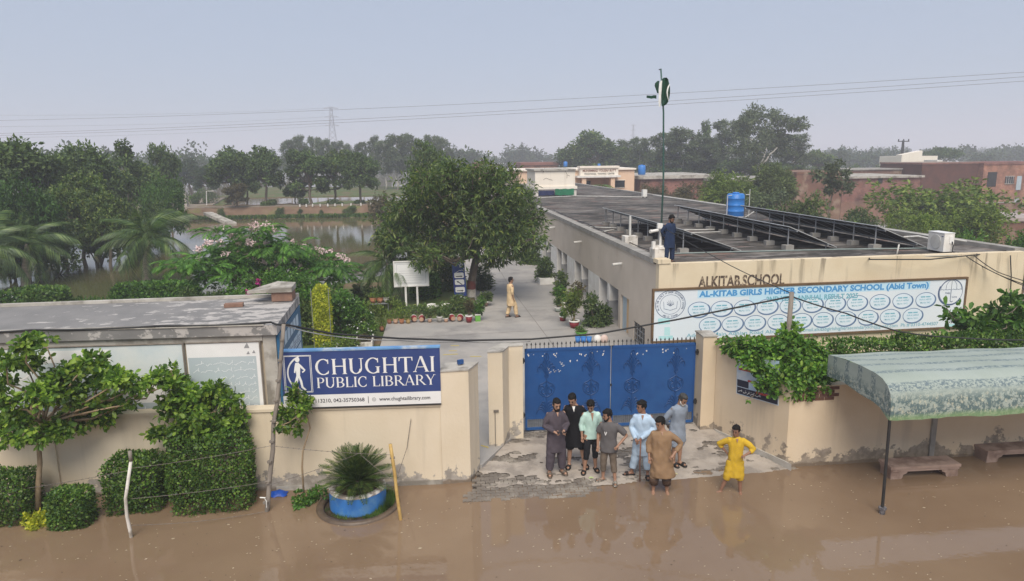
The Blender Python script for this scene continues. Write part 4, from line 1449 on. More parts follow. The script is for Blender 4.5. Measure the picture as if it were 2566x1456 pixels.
for sgn in (-1, 1):
    for wq in (.0, .21):
        line2(um, c_, PX, PZ, [(sgn * wq, .07), (sgn * wq * .95, .25), (sgn * wq * .55, .38), (0, .43)], .012, 0, .006)
    for k in range(3):
        line2(um, c_, PX, PZ, [(sgn * (.02 + .135 * k), .07), (sgn * (.085 + .135 * k), .095), (sgn * (.15 + .135 * k), .07)], .012, 0, .0055)
line2(um, c_, PX, PZ, [(0, .07), (0, -.34), (.05, -.37), (.10, -.34)], .02, 0, .007)
write(um, "Help", c_ + (-.22, 0, -.07), PX, PZ, .19, .07, .008, off=.004)
write(um, "Line", c_ + (.06, 0, -.22), PX, PZ, .19, .07, .008, off=.004)
part("umbrella_emblem", um, M_p_navy, ban)
for px_, py_, wq, hq in ((1664, 805, .42, .2), (1672, 830, .2, .28), (1668, 846, .5, .12), (2385, 790, .36, .12), (2390, 815, .4, .1)):
    q0 = bp(px_, py_)
    part("faded_picture", rect2(MB(), q0, PX, PZ, -wq / 2, -hq / 2, wq / 2, hq / 2, 0, .0025), M_p_cyan, ban)

# ================================================================ ON THE SCHOOL ROOF
def solar_row(xh, xl, y0, y1, n, label, foot0):
    zh, zl = RZ + .90, RZ + .06
    t = thing("solar_array", ((xh + xl) / 2, (y0 + y1) / 2, RZ), label, "solar panels", "solar arrays on the school roof")
    w_ = (y1 - y0) / n
    d = np.array([xl - xh, 0, zl - zh])
    L = np.linalg.norm(d)
    d /= L
    nrm = np.array([-d[2], 0, d[0]])
    nrm = nrm if nrm[2] > 0 else -nrm
    a0 = np.array([xh, 0, zh])
    pan, frm = MB(), MB()

    def slab(m_, u0, u1, v0, v1, k0, k1):
        P_ = []
        for k in (k0, k1):
            for u, v in ((u0, v0), (u1, v0), (u1, v1), (u0, v1)):
                P_.append(a0 + d * u + np.array([0, v, 0]) + nrm * k)
        m_.hexa(P_)
    slab(pan, .035, L - .035, .035, w_ - .045, 0, .006)
    for u0, u1, v0, v1 in ((0, .034, 0, w_ - .01), (L - .034, L, 0, w_ - .01), (.0345, L - .0345, 0, .034), (.0345, L - .0345, w_ - .044, w_ - .01)):
        slab(frm, u0, u1, v0, v1, -.012, .014)
    back = MB()
    slab(back, .035, L - .035, .035, w_ - .045, -.008, -.002)
    pm, fm, bm = pan.mesh("solar_panel", M_panel_face), frm.mesh("panel_frame", M_alu), back.mesh("back_sheet", M_panel_back)
    for k in range(n):
        p_ = ob("solar_panel", pm, t, (-t.location[0], y0 + k * w_ - t.location[1], -t.location[2]))
        ob("panel_frame", fm, p_)
        ob("back_sheet", bm, p_)
    rl = MB()
    for u in (.35, L - .4):
        slab(rl, u, u + .05, 0, y1 - y0, -.07, -.02)
    rl.v = [v + np.array([0, y0, 0]) for v in rl.v]
    part("rail", rl, M_steel, t)
    nl = 5
    lg_ = MB().tube([(0, 0, .0), (0, 0, .77)], .026, 6).mesh("leg", M_steel)
    lf_ = MB().tube([(0, 0, .0), (0, 0, .13)], .026, 6).mesh("leg", M_steel)
    bl_ = MB().box((0, 0, .09), (.34, .3, .18)).mesh("footing_block", M_conc)
    for k in range(nl * 2 - 1):
        y = y0 + .25 + (y1 - y0 - .5) * k / (2 * nl - 2)
        o = ob("leg", lg_, t, (xh + .12 - t.location[0], y - t.location[1], .06))
        ob("footing_block", bl_, t, (xh + .12 - t.location[0], y - t.location[1], 0)).rotation_euler = (0, 0, random.uniform(-.15, .15))
        if k % 2 == 0:
            ob("leg", lf_, t, (xl - .3 - t.location[0], y - t.location[1], .0))
    return t


solar_row(9.75, 12.05, 24.55, 35.8, 10, "solar array nearest the flagpole, its shaded underside behind the man on the roof", None)
solar_row(13.95, 15.95, 24.6, 36.5, 11, "middle solar array between the flagpole array and the one by the blue tank", None)
solar_row(17.15, 19.2, 24.0, 35.3, 10, "solar array in front of the blue water tank, closest to the air conditioner", None)

tk = thing("water_tank", (18.3, 38.3, RZ), "tall blue plastic water tank standing on the school roof behind solar panels", "water tank", "blue water tanks")
part("tank_body", MB().lathe([(.48, .02), (.50, .06), (.50, .32), (.515, .34), (.50, .36), (.50, .66), (.515, .68), (.50, .70), (.50, 1.05), (.515, 1.07), (.50, 1.09), (.49, 1.26), (.42, 1.34)], (18.3, 38.3, RZ), 24), M_tank, tk, True)
part("lid", MB().lathe([(.20, 1.342), (.20, 1.39), (.14, 1.42)], (18.3, 38.3, RZ), 16), M_tank, tk, True)
part("pipe", MB().tube([(17.62, 37.9, RZ), (17.62, 37.9, RZ + 1.25), (17.9, 37.95, RZ + 1.27)], .025, 6).tube([(19.0, 38.0, RZ), (19.0, 38.0, RZ + 1.6)], .022, 6).tube([(18.8, 38.1, RZ + 1.28), (19.0, 38.0, RZ + 1.28)], .022, 6).tube([(17.62, 37.75, RZ + .05), (18.6, 37.55, RZ + .05), (19.3, 38.0, RZ + .3)], .025, 6), M_pipe, tk)

ac = thing("air_conditioner", (18.95, 22.9, RZ), "large white air conditioner outdoor unit at the front roof edge", "air conditioner", "air conditioner units")
part("casing", MB().box((18.95, 22.95, RZ + .40), (.40, .80, .66)), M_white, ac)
part("top_plate", MB().box((18.95, 22.95, RZ + .741), (.43, .83, .02)), M_sign_white, ac)
part("service_cover", MB().box((19.02, 22.54, RZ + .50), (.13, .03, .26)), M_sign_white, ac)
fg = part("fan_guard", MB().lathe([(.27, 0), (.26, .012), (.02, .02)], (0, 0, 0), 24), M_pipe, ac, local=True)
fg.rotation_euler = (0, -math.pi / 2, 0)
fg.location = (-.205, .05, .40)
part("badge", MB().box((18.747, 22.64, RZ + .62), (.004, .08, .03)), M_ink, ac)
part("feet", MB().box((18.95, 22.65, RZ + .035), (.45, .06, .07)).box((18.95, 23.2, RZ + .035), (.45, .06, .07)), M_black, ac)
part("refrigerant_pipe", MB().tube([(19.05, 22.52, RZ + .44), (19.06, 22.47, RZ + .3), (19.04, 22.46, RZ + .1), (19.2, 22.5, RZ + .02)], .02, 6), M_cable_b, ac)
a2 = thing("air_conditioner", (19.3, 57.4, RZ), "small distant white air conditioner unit on the mossy roof kerb", "air conditioner", "air conditioner units")
part("casing", MB().box((19.25, 57.4, RZ + .36), (.36, .4, .58)), M_white, a2)
part("feet", MB().box((19.25, 57.25, RZ + .035), (.4, .05, .07)).box((19.25, 57.55, RZ + .035), (.4, .05, .07)), M_black, a2)

fb = thing("flagpole", (8.22, 22.75, RZ), "slim dark green flagpole rising from a whitewashed block at the roof corner", "flagpole")
q = .26
part("base_block", MB().prism([(8.22 - q, 22.75 - q), (8.22 + q, 22.75 - q), (8.22 + q, 22.75 + q), (8.22 - q, 22.75 + q)], RZ, RZ + .5).rings([(8.22, 22.75, RZ + .502, .30, .30), (8.22, 22.75, RZ + .57, .26, .26), (8.22, 22.75, RZ + .60, .16, .16)], 12), M_white_old, fb)
part("white_lower_post", MB().tube([(8.24, 22.75, RZ + .55), (8.24, 22.75, RZ + 1.32)], .045, 8), M_white, fb)
top = yp(1656, 172, 22.8)
part("pole", MB().tube([(8.26, 22.8, RZ + .55), (8.30, 22.8, 6.2), (8.235, 22.8, 8.4), tuple(top)], [.036, .033, .03, .026], 8), mat("dark_green_pole_paint", (.03, .085, .065), (.04, .10, .08), 5., .5, 0, 10, .4, c3=(.07, .11, .10), sc3=3.), fb, True)
part("finial", MB().box(tuple(top + (-.02, 0, -.03)), (.09, .03, .03)), M_black, fb)
cm = thing("security_camera", (8.1, 22.7, RZ + 1.15), "white security camera and junction box strapped to the foot of the flagpole", "camera")
part("camera_body", MB().tube([(8.12, 22.66, RZ + 1.13), (7.86, 22.60, RZ + 1.10)], .05, 10).tube([(7.865, 22.60, RZ + 1.10), (7.80, 22.58, RZ + 1.095)], .062, 10), M_white, cm)
part("junction_box", MB().box((8.17, 22.66, RZ + 1.27), (.17, .12, .17)), M_white, cm)
part("adapter_box", MB().box((7.96, 22.64, RZ + .62), (.11, .08, .26), .2), M_white, cm)
part("camera_lead", MB().tube([(8.1, 22.65, RZ + 1.2), (8.0, 22.62, RZ + .95), (7.97, 22.63, RZ + .76)], .008, 5).tube([(8.24, 22.66, RZ + 1.3), (8.33, 22.64, RZ + 1.15), (8.27, 22.66, RZ + 1.0)], .008, 5), M_cable_b, cm)

# flag: a limp cloth bunched round the pole
fx = yp(1655, 208, 22.8)
flg = thing("flag", tuple(fx), "dark green and white flag with crescent crumpled around the top of the flagpole", "flag")
M_flag = mat("flag_green", (.012, .060, .032), (.009, .042, .024), 4., .85)


def cloth_piece(rows, y0, fold, n=12, ph=0.):
    P_ = []
    for k, (py, xl, xr) in enumerate(rows):
        a_, c_ = yp(xl, py, 22.8), yp(xr, py, 22.8)
        P_.append([a_ + (c_ - a_) * i / (n - 1) + (0, y0 + fold * math.sin(i * 1.15 + k * .5 + ph), 0) for i in range(n)])
    return MB().grid(P_)


part("green_field", cloth_piece([(195, 1662, 1668), (199, 1658, 1674), (207, 1657, 1676), (217, 1657, 1679), (228, 1657, 1679), (238, 1656, 1678), (247, 1656, 1676), (255, 1655, 1673), (262, 1655, 1668), (266, 1656, 1661)], -.05, .05), M_flag, flg, True)
part("crescent", cloth_piece([(211, 1673.5, 1675), (217, 1670, 1673.5), (224, 1668, 1671), (232, 1667, 1670), (241, 1668, 1670.5), (248, 1670, 1672), (254, 1671.5, 1672.5)], -.13, .012, 5), M_wpetal, flg, True)
part("white_hoist", cloth_piece([(203, 1653, 1657), (212, 1650, 1656), (225, 1649, 1656), (240, 1649, 1655), (255, 1648, 1655), (268, 1649, 1653)], -.09, .02, 6), M_wpetal, flg, True)
part("green_fold", cloth_piece([(203, 1647, 1652), (209, 1641, 1651), (215, 1640, 1651), (224, 1643, 1650), (234, 1646, 1650)], -.04, .03, 6, 1.), M_flag, flg, True)
tl_ = yp(1645, 243, 22.8)
part("flapping_corner", MB().grid([[tl_ + (-k * .085, .02 * math.sin(k * 1.4), .01 * math.sin(k * 2.1) + e * (.055 - .004 * k)) for k in range(5)] for e in (-1, 0, 1)]), M_flag, flg, True)

bk = thing("roof_block", (8.55, 27.2, RZ), "square whitewashed block with an upright white pipe beside the roof kerb", "concrete block")
part("block", MB().box((8.55, 27.2, RZ + .21), (.52, .52, .42)), M_white_old, bk)
part("upright_pipe", MB().tube([(8.57, 27.2, RZ + .42), (8.56, 27.2, RZ + 1.22)], .045, 8), M_pipe, bk)

# raised whitewashed tank room near the far end of the roof
rm = thing("roof_tank_room", (12.5, 64, RZ), "cracked whitewashed tank room raised on stub pillars at the far end of the roof", "rooftop room")
q0, q1, q2 = yp(1341, 475, 62), yp(1441, 474, 62), yp(1341, 425, 62)
part("room_wall", MB().bx(q0[0], q1[0], 62, 66.5, q0[2] + .25, q2[2] - .12), M_cream_white, rm)
part("base_ledge", MB().bx(q0[0] - .08, q1[0] + .18, 61.9, 66.6, q0[2], q0[2] + .249), M_cream_white, rm)
part("roof_slab", MB().bx(q0[0] - .12, q1[0] + .04, 61.85, 66.7, q2[2] - .119, q2[2] + .02), M_conc_pale, rm)
for x in (q0[0] + .1, q1[0] - .05):
    part("stub_pillar", MB().bx(x - .18, x + .18, 62.0, 62.35, RZ, q0[2] - .001), M_white_old, rm)
    part("stub_pillar", MB().bx(x - .18, x + .18, 66.1, 66.45, RZ, q0[2] - .001), M_white_old, rm)
ck = MB()
gk = np.random.default_rng(12)
for pts in ([(.9, 1.72), (.86, 1.5), (.74, 1.32), (.70, 1.18)], [(2.72, 1.75), (2.70, 1.45), (2.82, 1.2), (2.9, 1.0), (2.88, .7)], [(.75, .62), (1.0, .74), (1.3, .62), (1.55, .56)], [(2.9, 1.0), (3.15, .9)]):
    line2(ck, (q0[0], 61.99, q0[2] + .25), PX, PZ, pts, .03, 0, .003)
part("wall_crack", ck, mat("crack_grey", (.18, .15, .12), (.14, .12, .10), 4., .9), rm)
xa, xb = gp(1390, 491, RZ)[0], gp(1441, 491, RZ)[0]
zz = q0[2] - RZ
mb = MB()
mb.grid([[(xa + (xb - xa) * k / 9, 61.75 + .12 * math.sin(k * 2.1) * j / 3, RZ + .02 + zz * (1 - j / 3.2) + .03 * math.sin(k * 1.7)) for k in range(10)] for j in range(4)])
solo("green_tarpaulin", mb, M_green_tarp, "crumpled green tarpaulin hung below the whitewashed roof room", "tarpaulin", smooth=True, base=(xa, 61.7, RZ))
xa, xb = gp(1347, 491, RZ)[0], gp(1389, 491, RZ)[0]
mb = MB()
mb.grid([[(xa + (xb - xa) * k / 9, 61.95 + .1 * math.sin(k * 1.7) * j / 3, RZ + .03 + (zz - .15) * (1 - j / 3.2)) for k in range(10)] for j in range(4)])
solo("navy_sheet", mb, M_navy_cloth, "dark navy sheet stretched under the whitewashed roof room", "sheet", smooth=True, base=(xa, 61.9, RZ))


def cable(name, pts, r, m_, label, sag=0.0, n=14, cat="cable", group=None):
    P_ = []
    for a, b_ in zip(pts[:-1], pts[1:]):
        a, b_ = np.asarray(a, float), np.asarray(b_, float)
        t = np.linspace(0, 1, n)[:, None]
        q_ = a + (b_ - a) * t
        q_[:, 2] -= (4 * sag * t * (1 - t))[:, 0]
        P_.append(q_ if not P_ else q_[1:])
    mb = MB().tube(np.concatenate(P_), r, 5)
    return solo(name, mb, m_, label, cat, group, True, base=pts[0])


roofp = lambda px, py, dz=.03: gp(px, py, RZ + dz)
cable("roof_pipe", [roofp(1345, 496), roofp(1440, 491), roofp(1618, 494)], .035, M_pipe, "long white pipe crossing the school roof in front of the raised whitewashed room", 0, 4, "pipe")
cable("roof_pipe", [roofp(1478, 569), roofp(1605, 573)], .03, M_pipe, "short white pipe lying on the roof before the upright pipe block", 0, 3, "pipe")
cable("roof_pipe", [roofp(1510, 581), roofp(1552, 572)], .025, M_pipe, "thin white pipe branching aslant off the roof beside the kerb", 0, 3, "pipe")
cable("roof_pipe", [roofp(1692, 577, .15), roofp(1790, 575, .15)], .03, M_pipe, "upper of two white pipes between the flagpole array and middle array", 0, 3, "pipe")
cable("roof_pipe", [roofp(1712, 584, .15), roofp(1805, 581, .15)], .03, M_pipe, "lower of two white pipes between the flagpole array and middle array", 0, 3, "pipe")
cable("roof_pipe", [roofp(1668, 636), roofp(1800, 632), roofp(2100, 625), roofp(2330, 622)], .03, mat("grey_green_pipe", (.25, .30, .28), (.2, .24, .23), 4., .6), "long grey green pipe running along the front of the roof before the solar arrays", 0, 4, "pipe")
cable("roof_pipe", [(20.9, 24, RZ + .22), (20.6, 36, RZ + .22), (20.0, 52, RZ + .22), (19.55, 56, RZ + .25)], .035, M_pipe, "white pipe along the inside of the mossy roof kerb past the blue tank", 0, 6, "pipe")
cable("roof_pipe", [roofp(2265, 594, .5), roofp(2300, 592, .4), roofp(2335, 600, .2)], .04, M_pipe, "bent white pipe end between the third solar array and the air conditioner", 0, 4, "pipe")
cable("roof_pipe", [roofp(2246, 642, 0), roofp(2250, 642, 0) + (0, 0, .42)], .028, M_pipe, "short upright white pipe stub before the third solar array", 0, 3, "pipe")
cable("roof_cable", [roofp(1670, 655), roofp(1700, 660), roofp(1900, 654), roofp(2200, 645), roofp(2400, 640)], .016, M_cable_w, "pale cable lying along the front edge of the school roof", 0, 4)
cable("roof_cable", [roofp(2180, 640), roofp(2178, 650), roofp(2330, 650), roofp(2450, 638), roofp(2520, 628)], .022, M_cable_b, "black cable coil trailing past the foot of the large air conditioner", 0, 5)
cable("kerb_cable", [(8.42, 24, 3.62), (8.5, 28, 3.60), (8.6, 34, 3.61), (8.75, 44, 3.60)], .02, M_cable_b, "thin black cable pinned along the pale verandah kerb", .04, 6)

# ================================================================ POLES AND WIRES NEAR THE STREET
pl_t, pl_b = yp(1983, 730, 14.6), np.array([0, 0, 0])
pl_t = yp(1984, 732, 14.8)
solo("wooden_pole", MB().tube([(pl_t[0] - .05, 14.8, .1), (pl_t[0] - .03, 14.8, 2.2), tuple(pl_t)], [.07, .062, .055], 8), M_wood_grey, "rough grey wooden pole standing in the vine and carrying the black wires", "pole", smooth=True, base=(pl_t[0], 14.8, 0))
bt = pp(711, 812, (SA[0], SA[1] - .12, 0), (wn_[0], wn_[1], 0))
bb = gp(663, 1285, 0)
bp_ = thing("bamboo_pole", (bb[0], bb[1], 0), "long grey bamboo pole leaning past the end of the library sign", "pole")
part("bamboo_cane", MB().tube(limb(bb - (0, 0, .3), bt, 9, .004), [.052, .05, .048, .046, .044, .043, .042, .041, .04], 8), M_wood_grey, bp_, True)
for k in range(9):
    q = bb + (bt - bb) * (k + .5) / 9.3
    part("node_ring", MB().tube([q - (0, 0, .02), q + (0, 0, .02)], .056 - .0012 * k, 8), M_wood_grey, bp_)
part("cloth_tie", MB().tube([bb + (.03, -.06, .36), bb + (.07, -.06, .28), bb + (.06, -.05, .14)], .009, 5).tube([bb + (-.05, -.06, .37), bb + (.06, -.07, .36)], .014, 5), M_wpetal, bp_)
wst = gp(331, 1346, 0)
wst_t = yp(325, 1130, wst[1] + .03)
ws = thing("white_stick", tuple(wst), "white painted crooked stick post in the water before the clipped bushes", "post")
part("stick", MB().tube([wst - (0, 0, .3), wst + (-.02, 0, .12), wst + (-.045, 0, .45), wst + (-.03, 0, .8), wst_t - (0, 0, .2)], [.035, .034, .032, .031, .030], 8), M_white_old, ws, True)
part("bare_tip", MB().tube([wst_t - (0, 0, .201), wst_t], [.034, .037], 8), M_wood_grey, ws, True)
yst = gp(1008, 1303, 0)
yst_t = yp(978, 1113, yst[1] + .12)
ys_ = thing("bamboo_stake", tuple(yst), "yellow bamboo stake leaning beside the blue planter", "stake")
part("cane", MB().tube(limb(yst - (0, 0, .25), yst_t, 7, .003), .034, 8), M_lime, ys_, True)
part("wire_binding", MB().tube([yst_t * .82 + yst * .18 + (-.05, 0, 0), yst_t * .82 + yst * .18 + (.05, 0, .005)], .022, 6).tube([yst_t * .5 + yst * .5 + (-.05, 0, 0), yst_t * .5 + yst * .5 + (.05, 0, 0)], .018, 6), M_wood_grey, ys_)


def barbed(pts, label, sag=.03):
    P_ = []
    for a, b_ in zip(pts[:-1], pts[1:]):
        t = np.linspace(0, 1, 22)[:, None]
        q_ = np.asarray(a) + (np.asarray(b_) - np.asarray(a)) * t
        q_[:, 2] -= (4 * sag * t * (1 - t))[:, 0]
        P_.append(q_)
    P_ = np.concatenate(P_)
    mb = MB().tube(P_, .0045, 4)
    L = np.linalg.norm(np.diff(P_, axis=0), axis=1).sum()
    for k in range(int(L / .09)):
        q = P_[int(k * (len(P_) - 1) / max(1, int(L / .09)))]
        mb.tube([q - (.012, 0, .012), q + (.012, 0, .012)], .005, 3)
    return solo("barbed_wire", mb, mat("rusty_wire", (.13, .10, .08), (.2, .18, .16), 9., .6), label, "wire", "strands of barbed wire along the street wall", base=pts[0])


lerp = lambda a, b_, t: np.asarray(a) + (np.asarray(b_) - np.asarray(a)) * t
barbed([lerp(bb, bt, .36) + (0, -.06, 0), yst_t * .86 + yst * .14], "upper barbed wire from the grey bamboo pole to the yellow stake")
barbed([lerp(bb, bt, .15) + (0, -.06, 0), yp(900, 1130, 13.4) - (0, 0, .05), lerp(yst, yst_t, .5)], "lower barbed wire from the grey bamboo pole across the sago palm to the stake")
barbed([lerp(wst, wst_t, .8), lerp(bb, bt, .36) + (0, -.06, 0)], "upper barbed wire across the clipped bushes to the grey bamboo pole")
barbed([lerp(wst, wst_t, .45), lerp(bb, bt, .17) + (0, -.06, 0)], "middle barbed wire across the clipped bushes to the grey bamboo pole")
barbed([lerp(wst, wst_t, .14), bb + (0, -.05, .05)], "lowest wire skimming the water from the white stick to the bamboo pole", .06)
barbed([lerp(yst, yst_t, .52), pp(1020, 1120, (WB[0], WB[1], 0), (wn_[0], wn_[1], 0)) - (0, .03, 0), pp(1030, 1048, (WB[0], WB[1], 0), (wn_[0], wn_[1], 0)) - (0, .03, 0)], "loose barbed wire curling up the wall from the yellow stake", .0)
barbed([gp(-20, 1235, .5), lerp(wst, wst_t, .78)], "barbed wire from the frame edge past the young tree to the white stick")

c0 = np.array([-10.5, 15.35, 3.66])
c1 = np.array([-3.1, 14.93, 3.68])
cable("roof_edge_cable", [c0, lerp(c0, c1, .35), lerp(c0, c1, .7), c1, bt], .024, M_cable_b, "black cable pinned along the edge of the patchy library roof", .03, 10)
mid = [bt, yp(830, 836, 15.0), yp(1000, 848, 15.3), yp(1160, 853, 15.5), yp(1330, 850, 15.6), yp(1500, 836, 15.5), yp(1700, 800, 15.2), pl_t - (0, 0, .1)]
cable("street_cable", mid, .022, M_cable_b, "thick black cable slung over the library sign and gate to the wooden pole", 0.0, 8)
cable("street_cable", [q + (0, .04, -.035 - .03 * math.sin(k * 1.1) ** 2) for k, q in enumerate(mid[:5])], .012, M_cable_w, "thin white wire sagging beneath the thick cable over the library sign", 0.03, 8)
cable("street_cable", [pl_t - (0, 0, .1), yp(2120, 785, 14.4), yp(2250, 830, 14.0), yp(2380, 845, 13.7), yp(2600, 852, 13.2)], .017, M_cable_b, "black wire falling from the wooden pole behind the canopy", .02, 8)
cable("roof_drop_wire", [np.array([8.3, 22.6, RZ + 1.2]), yp(1830, 665, 18.5), pl_t - (0, 0, .03)], .012, M_cable_b, "thin wire slanting from the flagpole foot down to the wooden pole", .02, 8)
for k, (a, b_) in enumerate((((2418, 640), (2600, 722)), ((2440, 640), (2600, 712)), ((2400, 632), (2600, 728)))):
    cable("service_cable", [roofp(*a), yp(2500, (a[1] * .45 + b_[1] * .55) + 2, 21.6), yp(b_[0], b_[1], 19.5)], .016, M_cable_b, ["upper", "middle", "lowest"][k - 1] + " of the black service cables sagging off the roof past the banner", .03, 8, group="service cables at the roof corner")
cable("service_cable", [yp(2532, 640, 21.9), yp(2534, 690, 21.9), yp(2532, 742, 21.9)], .02, M_cable_b, "black cable running straight down the school front wall", 0, 4)
for k, (y0_, y1_) in enumerate(((299, 184), (331, 191), (339, 204))):
    a, b_ = yp(-60, y0_ + [4, 5, 2][k], 92), yp(2640, y1_ - [8, 4, 6][k], 46)
    cable("power_line", [a, b_], .012, mat("weathered_conductor", (.16, .12, .11), (.13, .10, .09), 5., .5), ["highest", "middle", "lowest"][k] + " of the three power lines spanning the sky", .55, 30, "power line", "power lines across the sky")

# ================================================================ CANOPY, BENCHES, POSTER
cn = thing("fabric_canopy", (11, 12.8, 0), "pale green floral fabric canopy on a thin post over the benches", "canopy")
m, nt, b, o_ = nodes("floral_canopy_fabric")
g2 = N(nt, "NewGeometry")
sp_ = N(nt, "SeparateXYZ")
nt.links.new(g2.outputs[0], sp_.inputs[0])
base_ = ramp(nt, noise(nt, pos(nt), 1.2, 3), [(.35, (.29, .335, .29)), (.65, (.34, .385, .345))])
wv = N(nt, "Math", operation='SINE')
ml_ = N(nt, "Math", operation='MULTIPLY')
nt.links.new(sp_.outputs[1], ml_.inputs[0])
ml_.inputs[1].default_value = 14.5
nt.links.new(ml_.outputs[0], wv.inputs[0])
band = ramp(nt, wv.outputs[0], [(.35, 0.), (.75, 1.)])
v1 = N(nt, "TexVoronoi")
v1.inputs['Scale'].default_value = 9.0
nt.links.new(pos(nt, (1, 1, 1)), v1.inputs['Vector'])
n1 = noise(nt, pos(nt, (1, 1.5, 1)), 16, 6, .75)
fl1 = ramp(nt, n1, [(.47, 0.), (.53, 1.)])
bd_ = N(nt, "Math", operation='MULTIPLY')
nt.links.new(band, bd_.inputs[0])
nt.links.new(fl1, bd_.inputs[1])
col = mixc(nt, bd_.outputs[0], base_, (.12, .165, .18))
zr = N(nt, "MapRange")
nt.links.new(sp_.outputs[2], zr.inputs[0])
zr.inputs[1].default_value, zr.inputs[2].default_value = 2.52, 2.30
lo_ = ramp(nt, noise(nt, pos(nt, (1, 1, 1)), 11, 6, .7), [(.46, 0.), (.50, 1.)])
lm = N(nt, "Math", operation='MULTIPLY')
nt.links.new(zr.outputs[0], lm.inputs[0])
nt.links.new(lo_, lm.inputs[1])
col = mixc(nt, lm.outputs[0], col, (.10, .15, .15))
hi_ = ramp(nt, noise(nt, pos(nt, (1.2, 1.2, .8)), 17, 5, .7), [(.56, 0.), (.60, .8)])
lm2 = N(nt, "Math", operation='MULTIPLY')
nt.links.new(zr.outputs[0], lm2.inputs[0])
nt.links.new(hi_, lm2.inputs[1])
col = mixc(nt, lm2.outputs[0], col, (.50, .48, .36))
z2 = N(nt, "MapRange")
nt.links.new(sp_.outputs[2], z2.inputs[0])
z2.inputs[1].default_value, z2.inputs[2].default_value, z2.inputs[4].default_value = 2.08, 1.98, .7
col = mixc(nt, z2.outputs[0], col, (.20, .32, .13))
nt.links.new(col, b.inputs['Base Color'])
b.inputs['Roughness'].default_value = .6
M_can = m
cx0, cx1 = 8.95, 15.8
prof = [(13.80, 2.67), (13.2, 2.73), (12.6, 2.76), (12.2, 2.75), (11.98, 2.71), (11.82, 2.62), (11.72, 2.48), (11.69, 2.30), (11.67, 2.12), (11.68, 1.96)]
ng = 40
Pg = [[(cx0 + (cx1 - cx0) * i / (ng - 1), y - .015 * (i / 40) + .018 * math.sin(i * .9) * (z_ < 2.4), z_ + .012 * math.sin(i * .55 + y * 3) - (.02 * abs(math.sin(i * 1.3)) if z_ < 2.0 else 0) - .10 * i / ng) for y, z_ in prof] for i in range(ng)]
part("fabric_top", MB().grid(Pg), M_can, cn, True)
sd_ = []
for (y, z_) in prof:
    zb = max(1.96, z_ - .60 + (.10 if y > 13 else .0))
    sd_.append([(cx0 - .004 - .05 * math.sin(k * .8) * 0, y + .003, z_ + (zb - z_) * k / 5) for k in range(6)])
part("side_flap", MB().grid(sd_), M_can, cn, True)
pt = gp(2210, 1287, 0)
part("post", MB().tube([pt - (0, 0, .2), (8.99, 11.72, 1.98), (9.0, 11.8, 2.55)], .03, 8), M_black, cn)
part("post_base", MB().tube([pt + (0, 0, -.1), pt + (.002, 0, .10)], .055, 10).tube([pt + (.002, 0, .101), pt + (.002, 0, .14)], .075, 10), mat("mud_splashed_collar", (.22, .20, .20), (.05, .05, .06), 14., .7), cn)
part("frame_bar", MB().tube([(9.02, 11.85, 2.6), (9.02, 12.4, 2.70), (9.02, 13.8, 2.62)], .02, 6).tube([(9.0, 11.86, 2.48), (15.7, 11.86, 2.36)], .02, 6), M_black, cn)


def bench(cx, cy, L, rz, label):
    t = thing("stone_bench", (cx, cy, -.12), label, "bench", "pink stone benches under the canopy", rz)
    mb = MB()
    mb.bx(-L / 2, L / 2, -.23, .23, .36, .42).bx(-L / 2 + .02, L / 2 - .02, -.21, .21, .30, .359)
    part("seat", mb, M_pink_stone, t, local=True)
    pf = MB()
    for sgn in (-1, 1):
        Q = [(0, -.2), (.15, -.2), (.15, .02), (.19, .08), (.27, .14), (.29, .22), (.37, .25), (.39, .299), (0, .299)]
        Q = [(-sgn * (L / 2 - .03) + sgn * a, z_) for a, z_ in Q]
        n = len(Q)
        V = [(x, -.19, z_) for x, z_ in Q] + [(x, .19, z_) for x, z_ in Q]
        lg = MB().add(V, [tuple(range(n)), tuple(range(2 * n - 1, n - 1, -1))] + [(i, (i + 1) % n, n + (i + 1) % n, n + i) for i in range(n)])
        part("bracket_leg", lg, M_pink_stone, t, local=True)
    return t


b1_, b2_ = gp(2213, 1207, 0), gp(2403, 1190, 0)
bench((b1_[0] + b2_[0]) / 2 + .08, (b1_[1] + b2_[1]) / 2 + .2, 1.62, -.05, "pink stone bench in the water just behind the thin canopy post")
b3_ = gp(2465, 1158, 0)
bench(b3_[0] + .86, b3_[1] + .12, 1.7, -.04, "pink stone bench against the wall, running out of the frame")

ps = thing("wall_poster", (7.7, 15.1, 1.5), "torn printed poster with a dark foot half hidden by the hanging vine", "poster")
wa, wb2 = np.array([7.352, 16.05]), np.array([8.16, 13.91])
we = (wb2 - wa) / np.linalg.norm(wb2 - wa)
wnn = np.array([we[1], -we[0]])
wnn = wnn if wnn[0] < 0 else -wnn
pw = lambda px, py: pp(px, py, (wa[0] + wnn[0] * .006, wa[1] + wnn[1] * .006, 0), (wnn[0], wnn[1], 0))
A_, B_, C_, D_ = pw(1845, 986), pw(1951, 1017), pw(1953, 905), pw(1847, 893)
n3 = np.array([wnn[0], wnn[1], 0])
part("poster_sheet", MB().hexa([A_, B_, B_ - n3 * .004, A_ - n3 * .004, D_, C_, C_ - n3 * .004, D_ - n3 * .004]), mat("pale_blue_poster", (.52, .60, .68), (.66, .70, .72), 3., .5, c3=(.4, .52, .64), sc3=2.), ps)
eu = (B_ - A_)
ev = (D_ - A_)
def pq(m_, u0, v0, u1, v1, k):
    m_.quad(A_ + eu * u0 + ev * v0 + n3 * k, A_ + eu * u1 + ev * v0 + n3 * k, A_ + eu * u1 + ev * v1 + n3 * k, A_ + eu * u0 + ev * v1 + n3 * k)
mb = MB()
pq(mb, .02, .02, .98, .20, .004), pq(mb, .02, .22, .30, .40, .004), pq(mb, .62, .22, .96, .36, .004)
